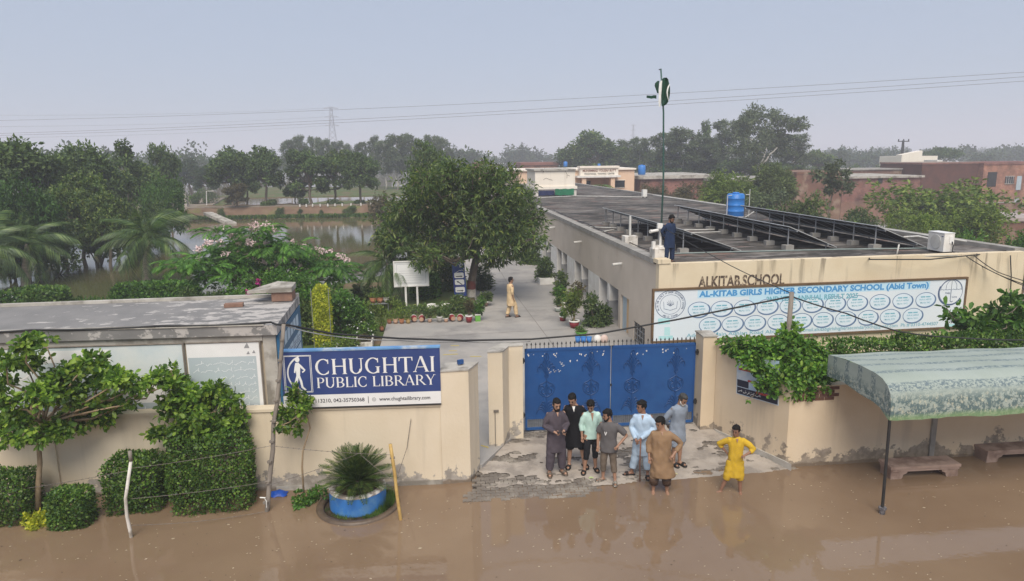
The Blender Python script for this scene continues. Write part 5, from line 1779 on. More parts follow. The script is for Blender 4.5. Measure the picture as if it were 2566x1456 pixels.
part("dark_print", mb, mat("near_black_print", (.02, .022, .04), (.03, .03, .05), 3., .5), ps)
mb = MB()
pq(mb, .05, .66, .38, .72, .004), pq(mb, .48, .15, .80, .21, .006), pq(mb, .28, .40, .42, .45, .006)
part("red_print", mb, mat("red_print", (.50, .05, .05), (.4, .04, .04), 3., .5), ps)
mb = MB()
ux, vy = eu / np.linalg.norm(eu), np.array([0, 0, 1.])
urdu(mb, A_ + n3 * .008, ux, vy, .05, .75, .09, .07, .012, 5, 0)
part("poster_script", mb, M_sign_white, ps)
# litter
q = gp(697, 1240, 0)
mb = MB()
mb.grid([[(q[0] + .19 * (i / 6 - .5) * 2 + .02 * math.sin(j * 2), q[1] + .12 * (j / 5 - .5) * 2, .012 + .085 * max(0, 1 - ((i / 3 - 1) ** 2 + (j / 2.5 - 1) ** 2)) ** .5 + .015 * math.sin(i * 2.3 + j * 1.7)) for j in range(6)] for i in range(7)])
solo("plastic_bag", mb, M_bluebag, "crumpled blue plastic bag floating at the foot of the bamboo pole", "bag", smooth=True, base=q)
for px_, py_, c_, lab in ((1481, 1199, (.45, .55, .25), "yellow green wrapper lying by the striped slippers"), (1692, 1187, (.62, .56, .30), "pale yellow scrap lying at the waterline behind the brown kameez man")):
    q = gp(px_, py_, .02)
    q[2] = apron_z(q[0], q[1]) + .012
    solo("wrapper", MB().grid([[q + ((i - 1) * .05, (j - 1) * .035, .012 * ((i + j) % 2)) for j in range(3)] for i in range(3)]), mat(lab[:12].replace(" ", "_"), c_, None, 5., .5), lab, "litter", base=q)

# ================================================================ THE VOCATIONAL CENTRE AND THE VILLAGE
VY = 92.0
vc = thing("training_centre", (30, VY, 0), "peach vocational training centre with a porch and lettered name board beyond the school roof", "building")
vx = lambda px, py=430: yp(px, py, VY)
L0, R0 = vx(1300)[0], vx(1590)[0]
zt = vx(1590, 425)[2]
part("wall", MB().bx(L0, vx(1455)[0], VY, VY + 9, -.5, zt), M_peach, vc)
part("wall", MB().bx(vx(1527)[0], R0, VY, VY + 9, -.5, zt), M_peach, vc)
part("porch_back_wall", MB().bx(vx(1455)[0] + .01, vx(1527)[0] - .01, VY + 2.2, VY + 9, -.5, zt), M_peach, vc)
part("cornice", MB().bx(L0 - .15, R0 + .15, VY - .25, VY + 9.2, zt + .01, zt + .22), M_cream_white, vc)
z0_, z1_, z2_ = vx(1500, 443)[2], vx(1500, 439)[2], vx(1500, 421)[2]
part("name_board", MB().bx(vx(1449)[0], vx(1543)[0], VY - 1.2, VY - .26, z1_, z2_), M_cream_white, vc)
part("porch_slab", MB().bx(vx(1440)[0], vx(1548)[0], VY - 1.5, VY - .01, z0_ - .05, z1_ - .01), M_white, vc)
part("board_cornice", MB().bx(vx(1447)[0], vx(1545)[0], VY - 1.35, VY + .2, z2_ + .01, z2_ + .28), M_cream_white, vc)
for px_ in (1458, 1529):
    part("porch_column", MB().bx(vx(px_)[0] - .25, vx(px_)[0] + .3, VY - 1.3, VY - .8, -.5, z0_ - .06), M_peach, vc)
mb = MB()
a0, a1 = vx(1451)[0], vx(1541)[0]
hb = z2_ - z1_
write(mb, "MUHAMMAD YOUSAF BUTT", (a0 + .2, VY - 1.2, z1_ + hb * .52), PX, PZ, a1 - a0 - .4, hb * .32, .03, off=.02)
part("name_lettering", mb, mat("brown_red_lettering", (.20, .07, .04), (.18, .06, .035), 3., .7), vc)
mb = MB()
write(mb, "VOCATIONAL  TRAINING  CENTER", (a0 + .4, VY - 1.2, z1_ + hb * .12), PX, PZ, a1 - a0 - .8, hb * .24, .03, off=.02)
part("subtitle_lettering", mb, mat("grey_lettering", (.14, .14, .13), (.16, .16, .15), 3., .7), vc)
wz0, wz1 = vx(1552, 469)[2], vx(1552, 452)[2]
wn2 = part("window", MB().bx(vx(1538)[0], vx(1566)[0], VY - .03, VY + .02, wz0, wz1), M_glass, vc)
part("window_lintel", MB().bx(vx(1537)[0], vx(1567)[0], VY - .08, VY - .031, wz1, wz1 + .1), M_cream_white, wn2)
part("window_sill", MB().bx(vx(1537)[0], vx(1567)[0], VY - .08, VY - .031, wz0 - .12, wz0), M_cream_white, wn2)
wn3 = part("window", MB().bx(vx(1470)[0], vx(1490)[0], VY + 2.15, VY + 2.19, 1.2, vx(1480, 455)[2]), M_glass, vc)


def tank(px, py, Y, h, label, zb):
    x = yp(px, py, Y)[0]
    t = thing("water_tank", (x, Y, zb), label, "water tank", "blue water tanks")
    part("tank_body", MB().lathe([(.36 * h, 0), (.38 * h, .05 * h), (.38 * h, .85 * h), (.3 * h, .95 * h)], (x, Y, zb), 14), M_tank, t, True)
    part("lid", MB().lathe([(.16 * h, .951 * h), (.14 * h, h)], (x, Y, zb), 10), M_tank, t, True)


tank(1417, 415, 130, 1.0, "small blue tank on the far roof left of the lettered board", yp(1417, 418, 130)[2])
tank(1608, 430, 93, 1.35, "blue tank on the flat mud roof next to the peach building", yp(1608, 438, 93)[2])
tank(1501, 417, 120, .7, "far blue tank peeping over the lettered name board", yp(1501, 420, 120)[2])


def hut(name, x0, x1, yt, yb, Y, dp, mats, label, roofm=None, roof_t=.35, over=.3, extra=None, cat="house", zb=None):
    a, b_ = yp(x0, yt, Y), yp(x1, yt, Y)
    z1 = (a[2] + b_[2]) / 2
    t = thing(name, ((a[0] + b_[0]) / 2, Y, 0), label, cat, "village buildings")
    part("wall", MB().bx(a[0], b_[0], Y, Y + dp, -.4 if zb is None else zb, z1 - roof_t), mats, t)
    if roofm:
        part("roof", MB().bx(a[0] - over, b_[0] + over, Y - over, Y + dp + over, z1 - roof_t + .002, z1), roofm, t)
    if extra:
        extra(t, lambda px, py, o=-.04: yp(px, py, Y + o))
    return t


def opening(t, f, x0, x1, y0, y1, m_, name, fm=None):
    a, b_ = f(x0, y1), f(x1, y0)
    o = part(name, MB().bx(a[0], b_[0], a[1] - .03, a[1] + .035, a[2], b_[2]), m_, t)
    if fm:
        mb = MB()
        mb.bx(a[0] - .08, b_[0] + .08, a[1] - .06, a[1] - .031, b_[2], b_[2] + .1).bx(a[0] - .08, b_[0] + .08, a[1] - .06, a[1] - .031, a[2] - .1, a[2])
        for k in range(4):
            x = a[0] + (b_[0] - a[0]) * (k + .5) / 4
            mb.bx(x - .03, x + .03, a[1] - .06, a[1] - .031, a[2] + .002, b_[2] - .002)
        part(name + "_frame", mb, fm, o)
    return o


def ex_a(t, f):
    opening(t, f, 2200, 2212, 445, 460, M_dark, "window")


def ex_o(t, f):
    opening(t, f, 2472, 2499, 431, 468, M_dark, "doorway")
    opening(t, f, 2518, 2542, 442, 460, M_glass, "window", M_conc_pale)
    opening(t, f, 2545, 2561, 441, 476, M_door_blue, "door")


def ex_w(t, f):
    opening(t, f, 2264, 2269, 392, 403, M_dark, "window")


hut("brick_house", 1605, 1800, 439, 500, 93, 14, M_brick, "long low brick house with flat mud roof next to the peach building", M_conc_pale, .45, .4)
hut("brick_house", 1790, 1998, 447, 520, 90, 10, M_brick_mud, "mud washed brick compound partly hidden by the two rounded shrubs", M_conc, .3, .3)
hut("brick_house", 1997, 2112, 430, 524, 84, 9, M_brick_mud, "crumbling mud washed brick house behind the drooping sapling", M_brick_mud, .3, .05)
hut("brick_house", 2113, 2308, 441, 508, 92, 12, M_brick, "dark red brick house with pale roof edge standing in water", M_conc_pale, .28, .35, ex_a)
hut("brick_parapet", 2126, 2358, 422, 440, 104.5, 7, M_brick_mud, "brown parapet rising behind the dark red brick house", M_conc, .2, .2)
hut("brick_house", 2312, 2466, 407, 520, 100, 10, mat("dark_brown_brick", (.13, .06, .045), (.09, .045, .035), .8, .95, .4, 8, .1), "dark brown brick house beside the orange brick one", M_brick, .25, .1)
hut("brick_house", 2467, 2660, 406, 484, 99, 10, M_brick_o, "orange brick house with a pale blue door and barred window", M_brick, .35, .1, ex_o)
hut("low_brick_wall", 2450, 2556, 507, 524, 78, .4, M_brick_mud, "low broken brick wall standing in the flood before the orange house", M_conc, .1, .03, cat="wall")
hut("flat_roofed_shed", 2488, 2640, 545, 590, 52, 6, M_brick_mud, "flat pinkish roof of a low shed behind the yellowish bushes", mat("pinkish_roof_screed", (.42, .36, .34), (.34, .29, .27), 1., .9), .3, .2)
hut("white_house", 2268, 2350, 391, 419, 150, 9, M_cream_white, "white stepped house standing above the brick village roofs", None, 0., .0, ex_w)
_a, _b = yp(2261, 378, 148), yp(2312, 378, 148)
wh = [o for o in COL.objects if o.name == "white_house"][0]
part("upper_storey", MB().prism([(_a[0], 148), (_b[0], 148), (_b[0] - .0, 150.0), (_a[0], 150.0)], -.4, [_a[2] - .9, _a[2], _a[2], _a[2] - .9]), M_cream_white, wh)
hut("red_roofed_shed", 1308, 1400, 407, 425, 150, 10, M_brick_o, "long red roofed shed far behind the whitewashed roof room", mat("red_tin_roof", (.26, .11, .085), (.2, .09, .07), .5, .8), .6, .3)
hut("brick_hut", 1190, 1215, 408, 440, 140, 6, M_brick_o, "tiny brick hut showing over the crown of the mango tree", M_brick, .3, .1)
hut("roadside_kiosk", 2348, 2362, 401, 412, 140, 4, M_white, "little white box hut beside the stepped white house", None, 0, 0)
# white gate stub and pipe frame at the dusty clearing
a, b_ = yp(447, 508, 100), yp(466, 481, 100)
solo("gate_stub", MB().bx(a[0], b_[0] - .4, 100, 100.5, .2, a[2] + 1.0).bx(b_[0] - .39, b_[0], 99.9, 100.6, .2, b_[2]), M_cream_white, "stepped white gate stub beside the round bright tree", "pillar", base=(a[0], 100, .5))
a, b_ = yp(517, 508, 98), yp(517, 479, 98)
solo("goal_frame", MB().tube([(a[0], 98, .5), (b_[0], 98, b_[2]), (b_[0] + .9, 98, b_[2])], .05, 6), M_white, "thin white pipe frame standing on the dusty clearing", "frame", base=(a[0], 98, .5))
a, b_ = gp(521, 534, .9), gp(581, 560, .05)
solo("concrete_spillway", MB().hexa([a + (-.5, 0, -.2), a + (.5, 0, -.2), b_ + (.5, 0, -.2), b_ + (-.5, 0, -.2), a + (-.5, 0, .12), a + (.5, 0, .12), b_ + (.5, 0, .12), b_ + (-.5, 0, .12)]), M_conc_pale, "pale concrete spillway sloping down the embankment into the pond", "spillway", base=b_)
mk = MB().tube([(0, 0, 0), (0, 0, .32)], .09, 6).mesh("edging_stone", M_white)
for k, px_ in enumerate((752, 768, 784, 803, 822, 840, 858, 880, 905, 930)):
    q = yp(px_, 523, 87.0)
    o = tag(ob("edging_stone", mk, None, (q[0], 87.0, 1.2)), "small white edging stone along the crest of the pond embankment", "stone", "white edging stones on the embankment")

# power pole and lattice pylons
pX = yp(2257, 400, 150)
pz = yp(2258, 352, 150)[2]
ep = thing("power_pole", (pX[0], 150, 0), "dark power pole with two cross arms beside the stepped white house", "power pole")
part("pole", MB().tube([(pX[0], 150, -.3), (pX[0] + .1, 150, pz)], [.28, .18], 6).tube([(pX[0] + .55, 150, -.3), (pX[0] + .35, 150, pz)], [.2, .15], 6), M_black, ep)
part("cross_arm", MB().bx(pX[0] - 1.1, pX[0] + 1.6, 149.8, 150.1, pz - .3, pz - .1).bx(pX[0] - .9, pX[0] + 1.4, 149.8, 150.1, pz - 3.3, pz - 3.1), M_black, ep)
for x in (-1.0, .25, 1.5):
    part("insulator", MB().tube([(pX[0] + x, 149.95, pz - .1), (pX[0] + x, 149.95, pz + .3)], .13, 6), M_black, ep)


def pylon(px, ytop, Y, label, wd_=1.0):
    q = yp(px, ytop, Y)
    H = q[2]
    t = thing("pylon", (q[0], Y, 0), label, "pylon", "distant lattice pylons")
    s = H / 34.0 * wd_
    mb = MB()
    th = .11 * s * (Y / 420)
    w0 = lambda z_: (3.2 * (1 - z_ / H) ** 1.3 + .55) * s
    zs = np.linspace(0, H, 12)
    for sx_, sy_ in ((-1, -1), (1, -1), (1, 1), (-1, 1)):
        mb.tube([(q[0] + sx_ * w0(z_), Y + sy_ * w0(z_), z_) for z_ in zs], th, 4)
    for a_, b2 in zip(zs[:-1], zs[1:]):
        for sy_ in (-1, 1):
            mb.tube([(q[0] - w0(a_), Y + sy_ * w0(a_), a_), (q[0] + w0(b2), Y + sy_ * w0(b2), b2)], th * .6, 3)
            mb.tube([(q[0] + w0(a_), Y + sy_ * w0(a_), a_), (q[0] - w0(b2), Y + sy_ * w0(b2), b2)], th * .6, 3)
    part("lattice_mast", mb, M_steel, t)
    for f_ in (.98, .84, .70):
        z_ = H * f_
        part("cross_arm", MB().tube([(q[0] - 4.0 * s, Y, z_), (q[0], Y, z_ + .8 * s), (q[0] + 4.0 * s, Y, z_)], th, 4).tube([(q[0] - 4.0 * s, Y, z_ - .05), (q[0] + 4.0 * s, Y, z_ - .05)], th, 4), M_steel, t)
    return q, s


q1_, s1_ = pylon(829, 268, 430, "tall lattice pylon above the trees across the pond")
q2_, s2_ = pylon(1587, 312, 700, "faint lattice pylon in the haze behind the trees near the flagpole", .7)
for k, (f_, sd2) in enumerate(((.98, -1), (.84, -1), (.70, -1))):
    a = np.array([q1_[0] + 4 * s1_ * sd2, 430, q1_[2] * f_])
    cable("transmission_line", [a, a + (-330, -190, -2)], .07, M_steel, ["highest", "middle", "lowest"][k] + " faint transmission line running from the tall pylon past the dark trees", 7, 24, "power line", "faint transmission lines")

# ================================================================ PLANTS
DEPTH = lambda p: float(np.dot(np.asarray(p) - CAM, _f))


def px_blobs(lst, Y, dy=.5, seed=1, squash=.85):
    """sight-line sizes (px, py, radius in px) turned into world ellipsoids spread about the plane y = Y"""
    g = np.random.default_rng(seed)
    out_ = []
    for it in lst:
        x, y, r_ = it[:3]
        yy = Y + (it[3] if len(it) > 3 else g.uniform(-dy, dy))
        p = yp(x, y, yy)
        m_ = r_ * DEPTH(p) / F_PX
        out_.append((*p, m_, m_ * .95, m_ * squash))
    return out_


def branches(mb, base, forks, blobs, r0, seed=0, n=None, rt=.012):
    g = np.random.default_rng(seed)
    for b_ in blobs[:n]:
        c_ = np.array(b_[:3]) - (0, 0, b_[5] * .3)
        f_ = min(forks, key=lambda q: np.linalg.norm(np.array(q) - c_))
        P_ = limb(f_, c_, 5, .06, g)
        mb.tube(P_, np.linspace(r0 * .5, rt, 5), 5)


def small_tree(name, stem_px, Yb, blobs, n, ln, wd, mat_l, mat_b, r0, label, cat, seed, clus=5, forks=None, up=.6, droop=.2, group=None, shell=.6, root=.2):
    P_ = [yp(x, y, Yb + (i * .02)) for i, (x, y) in enumerate(stem_px)]
    base = P_[0].copy()
    t = thing(name, base, label, cat, group)
    P_[0] = P_[0] - (0, 0, root)
    tr = MB().tube(P_, np.linspace(r0, r0 * .6, len(P_)), 8)
    branches(tr, base, [P_[-1], P_[-2]], blobs, r0, seed)
    part("trunk", tr, mat_b, t, True)
    part("crown", leaves(MB(), blobs, n, ln, wd, up, droop, shell, clus, seed, 0, 0., True, .2), mat_l, t)
    return t


# ---- young trees and clipped bushes before the street wall
b0 = gp(90, 1290, 0)
BL = px_blobs([(70, 858, 42), (15, 905, 42), (62, 905, 55), (165, 935, 60), (110, 985, 72), (175, 985, 60), (50, 1045, 66), (225, 905, 50), (262, 945, 56), (300, 950, 50), (345, 965, 42), (395, 945, 40), (430, 962, 26), (255, 1010, 60), (190, 1050, 66), (262, 1045, 45),
               (20, 1000, 50), (-20, 960, 60), (-30, 1060, 60), (110, 1085, 52), (40, 1098, 45), (110, 850, 24), (330, 1010, 26), (150, 1080, 36)], b0[1], .42, 3, .7)
small_tree("young_tree", [(90, 1290), (96, 1215), (100, 1160), (97, 1110), (108, 1060)], b0[1], [(*b[:3], b[3] * .66, b[4] * .72, b[5] * .5) for b in BL], 6600, .125, .075, FL_ficus, M_bark_tan, .062, "broad young glossy leaved tree spreading over the whitish banner boards", "tree", 5)
b0 = gp(437, 1240, 0)
BL = px_blobs([(428, 925, 22), (440, 955, 40), (470, 985, 48), (535, 975, 40), (520, 1000, 52), (580, 1005, 40), (600, 1045, 30), (425, 1010, 44), (480, 1040, 58), (560, 1055, 52), (400, 1088, 30), (380, 1082, 22), (450, 1080, 48), (520, 1085, 44), (610, 1060, 20), (430, 1030, 40)], b0[1] - .25, .35, 8, .7)
small_tree("young_tree", [(437, 1240), (432, 1130), (440, 1095), (452, 1055)], b0[1] - .05, [(*b[:3], b[3] * .64, b[4] * .7, b[5] * .5) for b in BL], 3500, .118, .07, FL_ficus, M_bark_tan, .045, "young glossy leaved tree rising behind the biggest clipped bush", "tree", 9)
b0 = gp(762, 1252, 0)
BL = px_blobs([(745, 980, 20), (738, 1000, 24), (722, 1040, 24), (760, 1028, 22), (740, 1070, 22), (705, 1062, 22), (768, 1008, 16), (748, 968, 12), (712, 1035, 16)], b0[1], .16, 4)
small_tree("sapling", [(762, 1252), (757, 1170), (759, 1130), (777, 1072), (768, 1035), (752, 1000)], b0[1], [(*b[:3], b[3] * .75, b[4] * .75, b[5] * .7) for b in BL], 620, .115, .072, FL_ficus, M_bark_tan, .022, "thin crooked sapling with leafy top before the navy library sign", "tree", 6)


def clipped(px, py, wpx, hpx, dfront, depth, n, label, seed, name="clipped_bush", ml=None, ln=.062, wd=.04, rnd=.36, base_py=None, cat="bush", group="clipped bushes along the street wall", z0=0.):
    f_ = gp(px, base_py or (py + hpx), z0)
    Yc = f_[1] + depth / 2 + dfront
    c_ = yp(px, py, Yc - depth * .25)
    s_ = DEPTH(c_) / F_PX
    c_ = np.array([c_[0], Yc, c_[2]])
    t = thing(name, (c_[0], Yc, z0), label, cat, group)
    part("foliage", boxleaves(MB(), c_, (wpx * s_, depth / 2, hpx * s_ * 1.02), n, ln, wd, seed, 0, rnd), ml or FL_hedge, t)
    st_ = MB()
    g = np.random.default_rng(seed)
    for k in range(4):
        st_.tube(limb((c_[0] + .08 * g.normal(), Yc + .05 * g.normal(), z0 - .2), c_ + np.array([wpx * s_ * g.uniform(-.5, .5), depth * g.uniform(-.25, .25), hpx * s_ * .3]), 4), [.035, .028, .02, .012], 5)
    part("stem", st_, M_bark, t)
    return t


clipped(526, 1192, 95, 103, .05, 1.1, 15500, "biggest clipped bush, a tall leafy cube under the second young tree", 31)
clipped(331, 1224, 66, 70, .02, .9, 8500, "middle sized clipped bush behind the white stick", 32)
clipped(170, 1283, 49, 48, .0, .62, 5200, "smallest clipped bush, low by the first young tree", 33)
clipped(12, 1258, 54, 66, .0, .9, 6000, "dark clipped bush cut by the frame beside the first young tree", 34)


def tuft(px, py, blobs_px, n, ln, wd, ml, label, seed, cat="plant", name="leafy_sprout", z0=0., dy=.08):
    b_ = gp(px, py, z0)
    t = thing(name, b_, label, cat)
    BLs = px_blobs(blobs_px, b_[1], dy, seed)
    part("foliage", leaves(MB(), BLs, n, ln, wd, .6, .0, .8, 4, seed), ml, t)
    st_ = MB()
    for q in BLs:
        st_.tube(limb(b_ - (0, 0, .1), np.array(q[:3]), 4, .05), [.012, .01, .008, .006], 4)
    part("stem", st_, M_bark_tan, t)
    return t


tuft(90, 1318, [(75, 1300, 16), (105, 1302, 18), (88, 1318, 16), (115, 1292, 10)], 420, .09, .06, FL_yellow, "yellow green sprouts at the foot of the first young tree", 41)
tuft(760, 1268, [(745, 1240, 12), (755, 1265, 16), (775, 1250, 10)], 260, .09, .055, FL_bright, "green sprouts at the foot of the crooked sapling", 42)
tuft(790, 1258, [(785, 1240, 13), (800, 1230, 12), (812, 1238, 9), (778, 1252, 10)], 260, .09, .055, FL_bright, "second green sprout between the crooked sapling and the blue planter", 43)

# ---- sago palm in its blue ring planter
pf = gp(893, 1298, .02)
Yc = pf[1] + .58
pc_ = np.array([pf[0], Yc, 0.])
mud = thing("mud_island", (pc_[0], Yc, 0), "round muddy kerb ring standing just out of the water about the blue planter", "kerb")
part("kerb_ring", MB().lathe([(.86, -.3), (.85, .03), (.82, .055), (.72, .05), (.70, .02)], pc_, 40, False), M_mud, mud, True)
part("mud_fill", MB().lathe([(.705, .0), (.6, .03), (.2, .03)], pc_, 32), M_soil, mud, True)
plt = thing("ring_planter", (pc_[0], Yc, .03), "round blue masonry planter with chipped whitish rim", "planter")
part("planter_wall", MB().lathe([(.58, -.2), (.575, .2), (.575, .405)], pc_, 40, False), M_blue_paint, plt, True)
part("chipped_rim", MB().lathe([(.577, .406), (.572, .44), (.46, .445), (.455, .30)], pc_, 40, False), mat("chipped_white_rim", (.66, .63, .58), (.28, .24, .20), 7., .85, .3, 25, lo=.46, hi=.54), plt, True)
part("soil", MB().lathe([(.456, .33), (.3, .36), (.01, .38)], pc_, 24), M_soil, plt, True)


def frond_mesh(name, L, nl, leaf, wl_, arch_, hang, ml, vee=.5, seed=0, taper=.5):
    """one pinnate frond along +X, rising then bending over; leaflets in two rows"""
    g = np.random.default_rng(seed)
    t = np.linspace(0, 1, 10)
    X = L * t * (1 - .12 * t * arch_)
    Z = L * (.34 * t - arch_ * .55 * t ** 2.2)
    rach = np.stack([X, np.zeros(10), Z], -1)
    mb = MB().tube(rach, np.linspace(.012, .003, 10) * (L / .8) ** .5, 4)
    V, k = [], 0
    for i in range(nl):
        u = .10 + .9 * i / (nl - 1)
        p = np.array([np.interp(u, t, X), 0, np.interp(u, t, Z)])
        u2 = min(1, u + .05)
        d = np.array([np.interp(u2, t, X) - np.interp(u2 - .05, t, X), 0, np.interp(u2, t, Z) - np.interp(u2 - .05, t, Z)])
        d /= np.linalg.norm(d)
        ll = leaf * (math.sin(math.pi * (.12 + .80 * u)) ** taper) * g.uniform(.85, 1.1)
        for sgn in (-1, 1):
            e = d * .75 + np.array([0, sgn * .75, 0]) + np.array([0, 0, vee * .55 - hang * .2])
            e /= np.linalg.norm(e)
            tip = p + e * ll + np.array([0, 0, -hang * ll * .75])
            mid_ = p + e * ll * .5 + np.array([0, 0, -hang * ll * .15])
            wv = d * wl_ * .5
            V += [p - wv * .3, mid_ - wv, tip, mid_ + wv]
    mb.add(np.array(V), np.arange(len(V)).reshape(-1, 4))
    return mb.mesh(name, ml)


sg_f = [frond_mesh("frond", .80, 22, .17, .026, .35, .1, FL_sago, .75, s_) for s_ in range(3)]
sp_ = thing("sago_palm", (pc_[0], Yc, .38), "dark green sago palm with stiff radiating fronds in the blue ring planter", "palm")
part("stem", MB().lathe([(.10, -.03), (.13, .05), (.10, .16), (.03, .2)], (pc_[0], Yc, .38), 10), M_bark, sp_)
g = np.random.default_rng(3)
for k in range(84):
    el = R(80) - R(84) * (k / 83) ** .9 + g.normal() * .05
    o = ob("frond", sg_f[k % 3], sp_, (0, 0, .12))
    o.rotation_euler = (0, -el + R(10), k * 2.39996 + g.normal() * .08)
    s_ = .94 + .12 * g.random()
    o.scale = (s_, s_, s_)
# grass on the kerb ring
mb = MB()
gx_, n = np.random.default_rng(8), 1500
a = gx_.uniform(-1.35, .75, n)
r_ = gx_.uniform(.585, .74, n)
a2 = gx_.uniform(-2.9, -1.3, 240)
a = np.concatenate([a, a2])
r_ = np.concatenate([r_, gx_.uniform(.59, .68, 240)])
bx_ = np.stack([pc_[0] + r_ * np.cos(a), Yc + r_ * np.sin(a), np.full(len(a), .03)], -1)
hgt = np.concatenate([gx_.uniform(.08, .30, n) * np.clip(1.2 - np.abs(a[:n] + .2), .25, 1), gx_.uniform(.03, .1, 240)])[:, None]
lean = gx_.normal(size=(len(a), 3)) * [.3, .3, 0] + [0, 0, 1]
lean /= np.linalg.norm(lean, axis=1)[:, None]
sdv = np.stack([np.cos(a * 3), np.sin(a * 3), 0 * a], -1) * .005
V = np.stack([bx_ - sdv, bx_ + sdv, bx_ + lean * hgt * .6 + sdv * .8, bx_ + lean * hgt], 1).reshape(-1, 3)
mb.add(V, np.arange(len(V)).reshape(-1, 4))
tag(ob("grass_tuft", mb.mesh("grass_tuft", FL_grass)), "long grass growing on the muddy kerb round the planter", "grass", kind='stuff')

# ---- vine, hedge and leggy shrub over the right-hand wall
wv_ = thing("hanging_vine", (7.9, 14.6, 1.9), "bright leafy vine tumbling over the corner wall between the gate pier and canopy", "vine")
BL = px_blobs([(1815, 862, 16, 1.6), (1835, 868, 24, 1.3), (1870, 872, 34, 1.0), (1905, 880, 40, .8), (1940, 890, 46, .5), (1985, 870, 46, .4), (2030, 890, 46, .4), (2055, 920, 30, .1), (1905, 922, 22, .4), (1950, 945, 42, .1), (2000, 940, 46, -.1), (2045, 955, 30, -.1), (1905, 962, 16, .2), (1935, 975, 16, .05), (1985, 985, 20, -.2), (1868, 1002, 8, .25), (2020, 980, 22, -.2), (1975, 838, 26, .6), (1985, 815, 12, .7), (2068, 900, 22, .2), (1880, 900, 26, .7)], 14.2, 0, 5, .75)
part("foliage", leaves(MB(), BL, 9500, .11, .065, .7, .35, .7, 5, 77, 0, 0., True, .2), FL_vine, wv_)
st_ = MB()
for b_ in BL:
    st_.tube(limb((8.6, 14.75, 1.75), np.array(b_[:3]), 6, .06), [.03, .025, .02, .015, .012, .008], 5)
part("stem", st_, M_bark, wv_)
# clipped hedge behind the wall
hd = thing("clipped_hedge", (11.7, 15.2, .1), "long clipped hedge running behind the corner wall under the results banner", "hedge")
h0, h1 = yp(2070, 862, 15.3), yp(2600, 855, 15.0)
zc = .1 + (yp(2300, 838, 15.2)[2] - .1) / 2
part("foliage", boxleaves(MB(), ((h0[0] + 15.6) / 2, 15.15, zc), ((15.6 - h0[0]) / 2 + .3, .42, zc - .2), 36000, .09, .055, 61, -.03, .25), FL_hedge, hd)
st_ = MB()
for k in range(14):
    x = h0[0] + k * .45
    st_.tube(limb((x, 15.2, -.1), (x + .05, 15.2, 1.6), 4), [.03, .03, .02, .01], 5)
part("stem", st_, M_bark, hd)
BL = px_blobs([(2385, 795, 17), (2400, 775, 12), (2372, 770, 8), (2440, 790, 22), (2420, 812, 20), (2460, 810, 24), (2490, 790, 22), (2500, 770, 16), (2535, 745, 14), (2525, 800, 30), (2560, 790, 30), (2560, 755, 16), (2480, 840, 26), (2540, 840, 36), (2440, 840, 22), (2580, 820, 36), (2385, 842, 16)], 16.2, .5, 15, .7)
small_tree("leggy_shrub", [(2470, 880), (2468, 850), (2462, 830)], 16.2, [(*b[:3], b[3] * .8, b[4] * .8, b[5] * .8) for b in BL], 1500, .19, .11, FL_bright, M_bark, .03, "leggy broad leaved shrub at the far corner of the results banner", "shrub", 25, 3, shell=.9)

# ---- garden behind the library room
for px, py, wpx, hpx, Yb, lab, n, sd_ in ((98, 745, 64, 24, 35.6, "clipped box hedge at the pond side near the first palm", 5200, 51), (392, 733, 97, 24, 35.6, "longest clipped hedge block at the pond side below the second palm", 8000, 52),
                                          (1066, 727, 34, 38, 34.6, "dark clipped hedge block behind the white notice board", 4200, 53)):
    c_ = yp(px, py, Yb)
    s_ = DEPTH(c_) / F_PX
    t = thing("clipped_hedge", (c_[0], Yb, .12), lab, "hedge")
    part("foliage", boxleaves(MB(), c_, (wpx * s_, .6, hpx * s_), n, .15, .09, sd_, 0, .4), FL_hedge if py > 735 else FL_bright, t)
    part("stem", MB().tube([(c_[0], Yb, -.1), tuple(c_)], .05, 6), M_bark, t)

pm_f = [frond_mesh("frond", 3.0, 26, .85, .095, .95 + .25 * s_, 1.15, FL_palm, .45, s_, .35) for s_ in range(3)]


def palm(px, py_base, py_crown, lab, nf, sc_, seed, zb=0., name="palm_tree", el0=84, el1=-14, tr=.2, Yb=None, dead=0):
    b_ = gp(px, py_base, zb) if Yb is None else np.array([yp(px, py_base, Yb)[0], Yb, zb])
    c_ = yp(px + 2, py_crown, b_[1])
    t = thing(name, b_, lab, "palm", "palms by the pond")
    part("trunk", MB().tube([b_ - (0, 0, .3), b_ + (0, 0, .05), b_ + (c_ - b_) * .3, b_ + (c_ - b_) * .7, c_, c_ + (0, 0, .25)], [tr * 1.2, tr * 1.25, tr * 1.35, tr, tr * .65, tr * .35], 10), mat("grey_palm_trunk", (.34, .28, .22), (.20, .165, .13), 3., .85, .3, 14, stretch=(1, 1, 3)), t, True)
    g = np.random.default_rng(seed)
    for k in range(nf):
        el = R(el0) - R(el0 - el1) * (k / (nf - 1)) + g.normal() * .08
        o = ob("frond", pm_f[k % 3], t, tuple(c_ - b_ + np.array([0, 0, .15])))
        o.rotation_euler = (g.normal() * .1, -el + R(12), k * 2.39996 + g.normal() * .2 + seed)
        s_ = sc_ * g.uniform(.85, 1.1)
        o.scale = (s_, s_, s_)
    return t


palm(65, 716, 622, "feathery palm with drooping fronds standing in the flood near the frame edge", 20, .88, 2)
palm(368, 712, 612, "tall feathery palm with arching fronds standing in the brown pond", 22, .92, 5)
palm(-45, 745, 640, "palm cut by the frame edge with only its fronds showing", 16, .9, 8)
palm(968, 762, 672, "small weeping palm between the flowering tree and white notice board", 20, .62, 11, .12, el0=75, el1=-45, tr=.13, Yb=33.6)

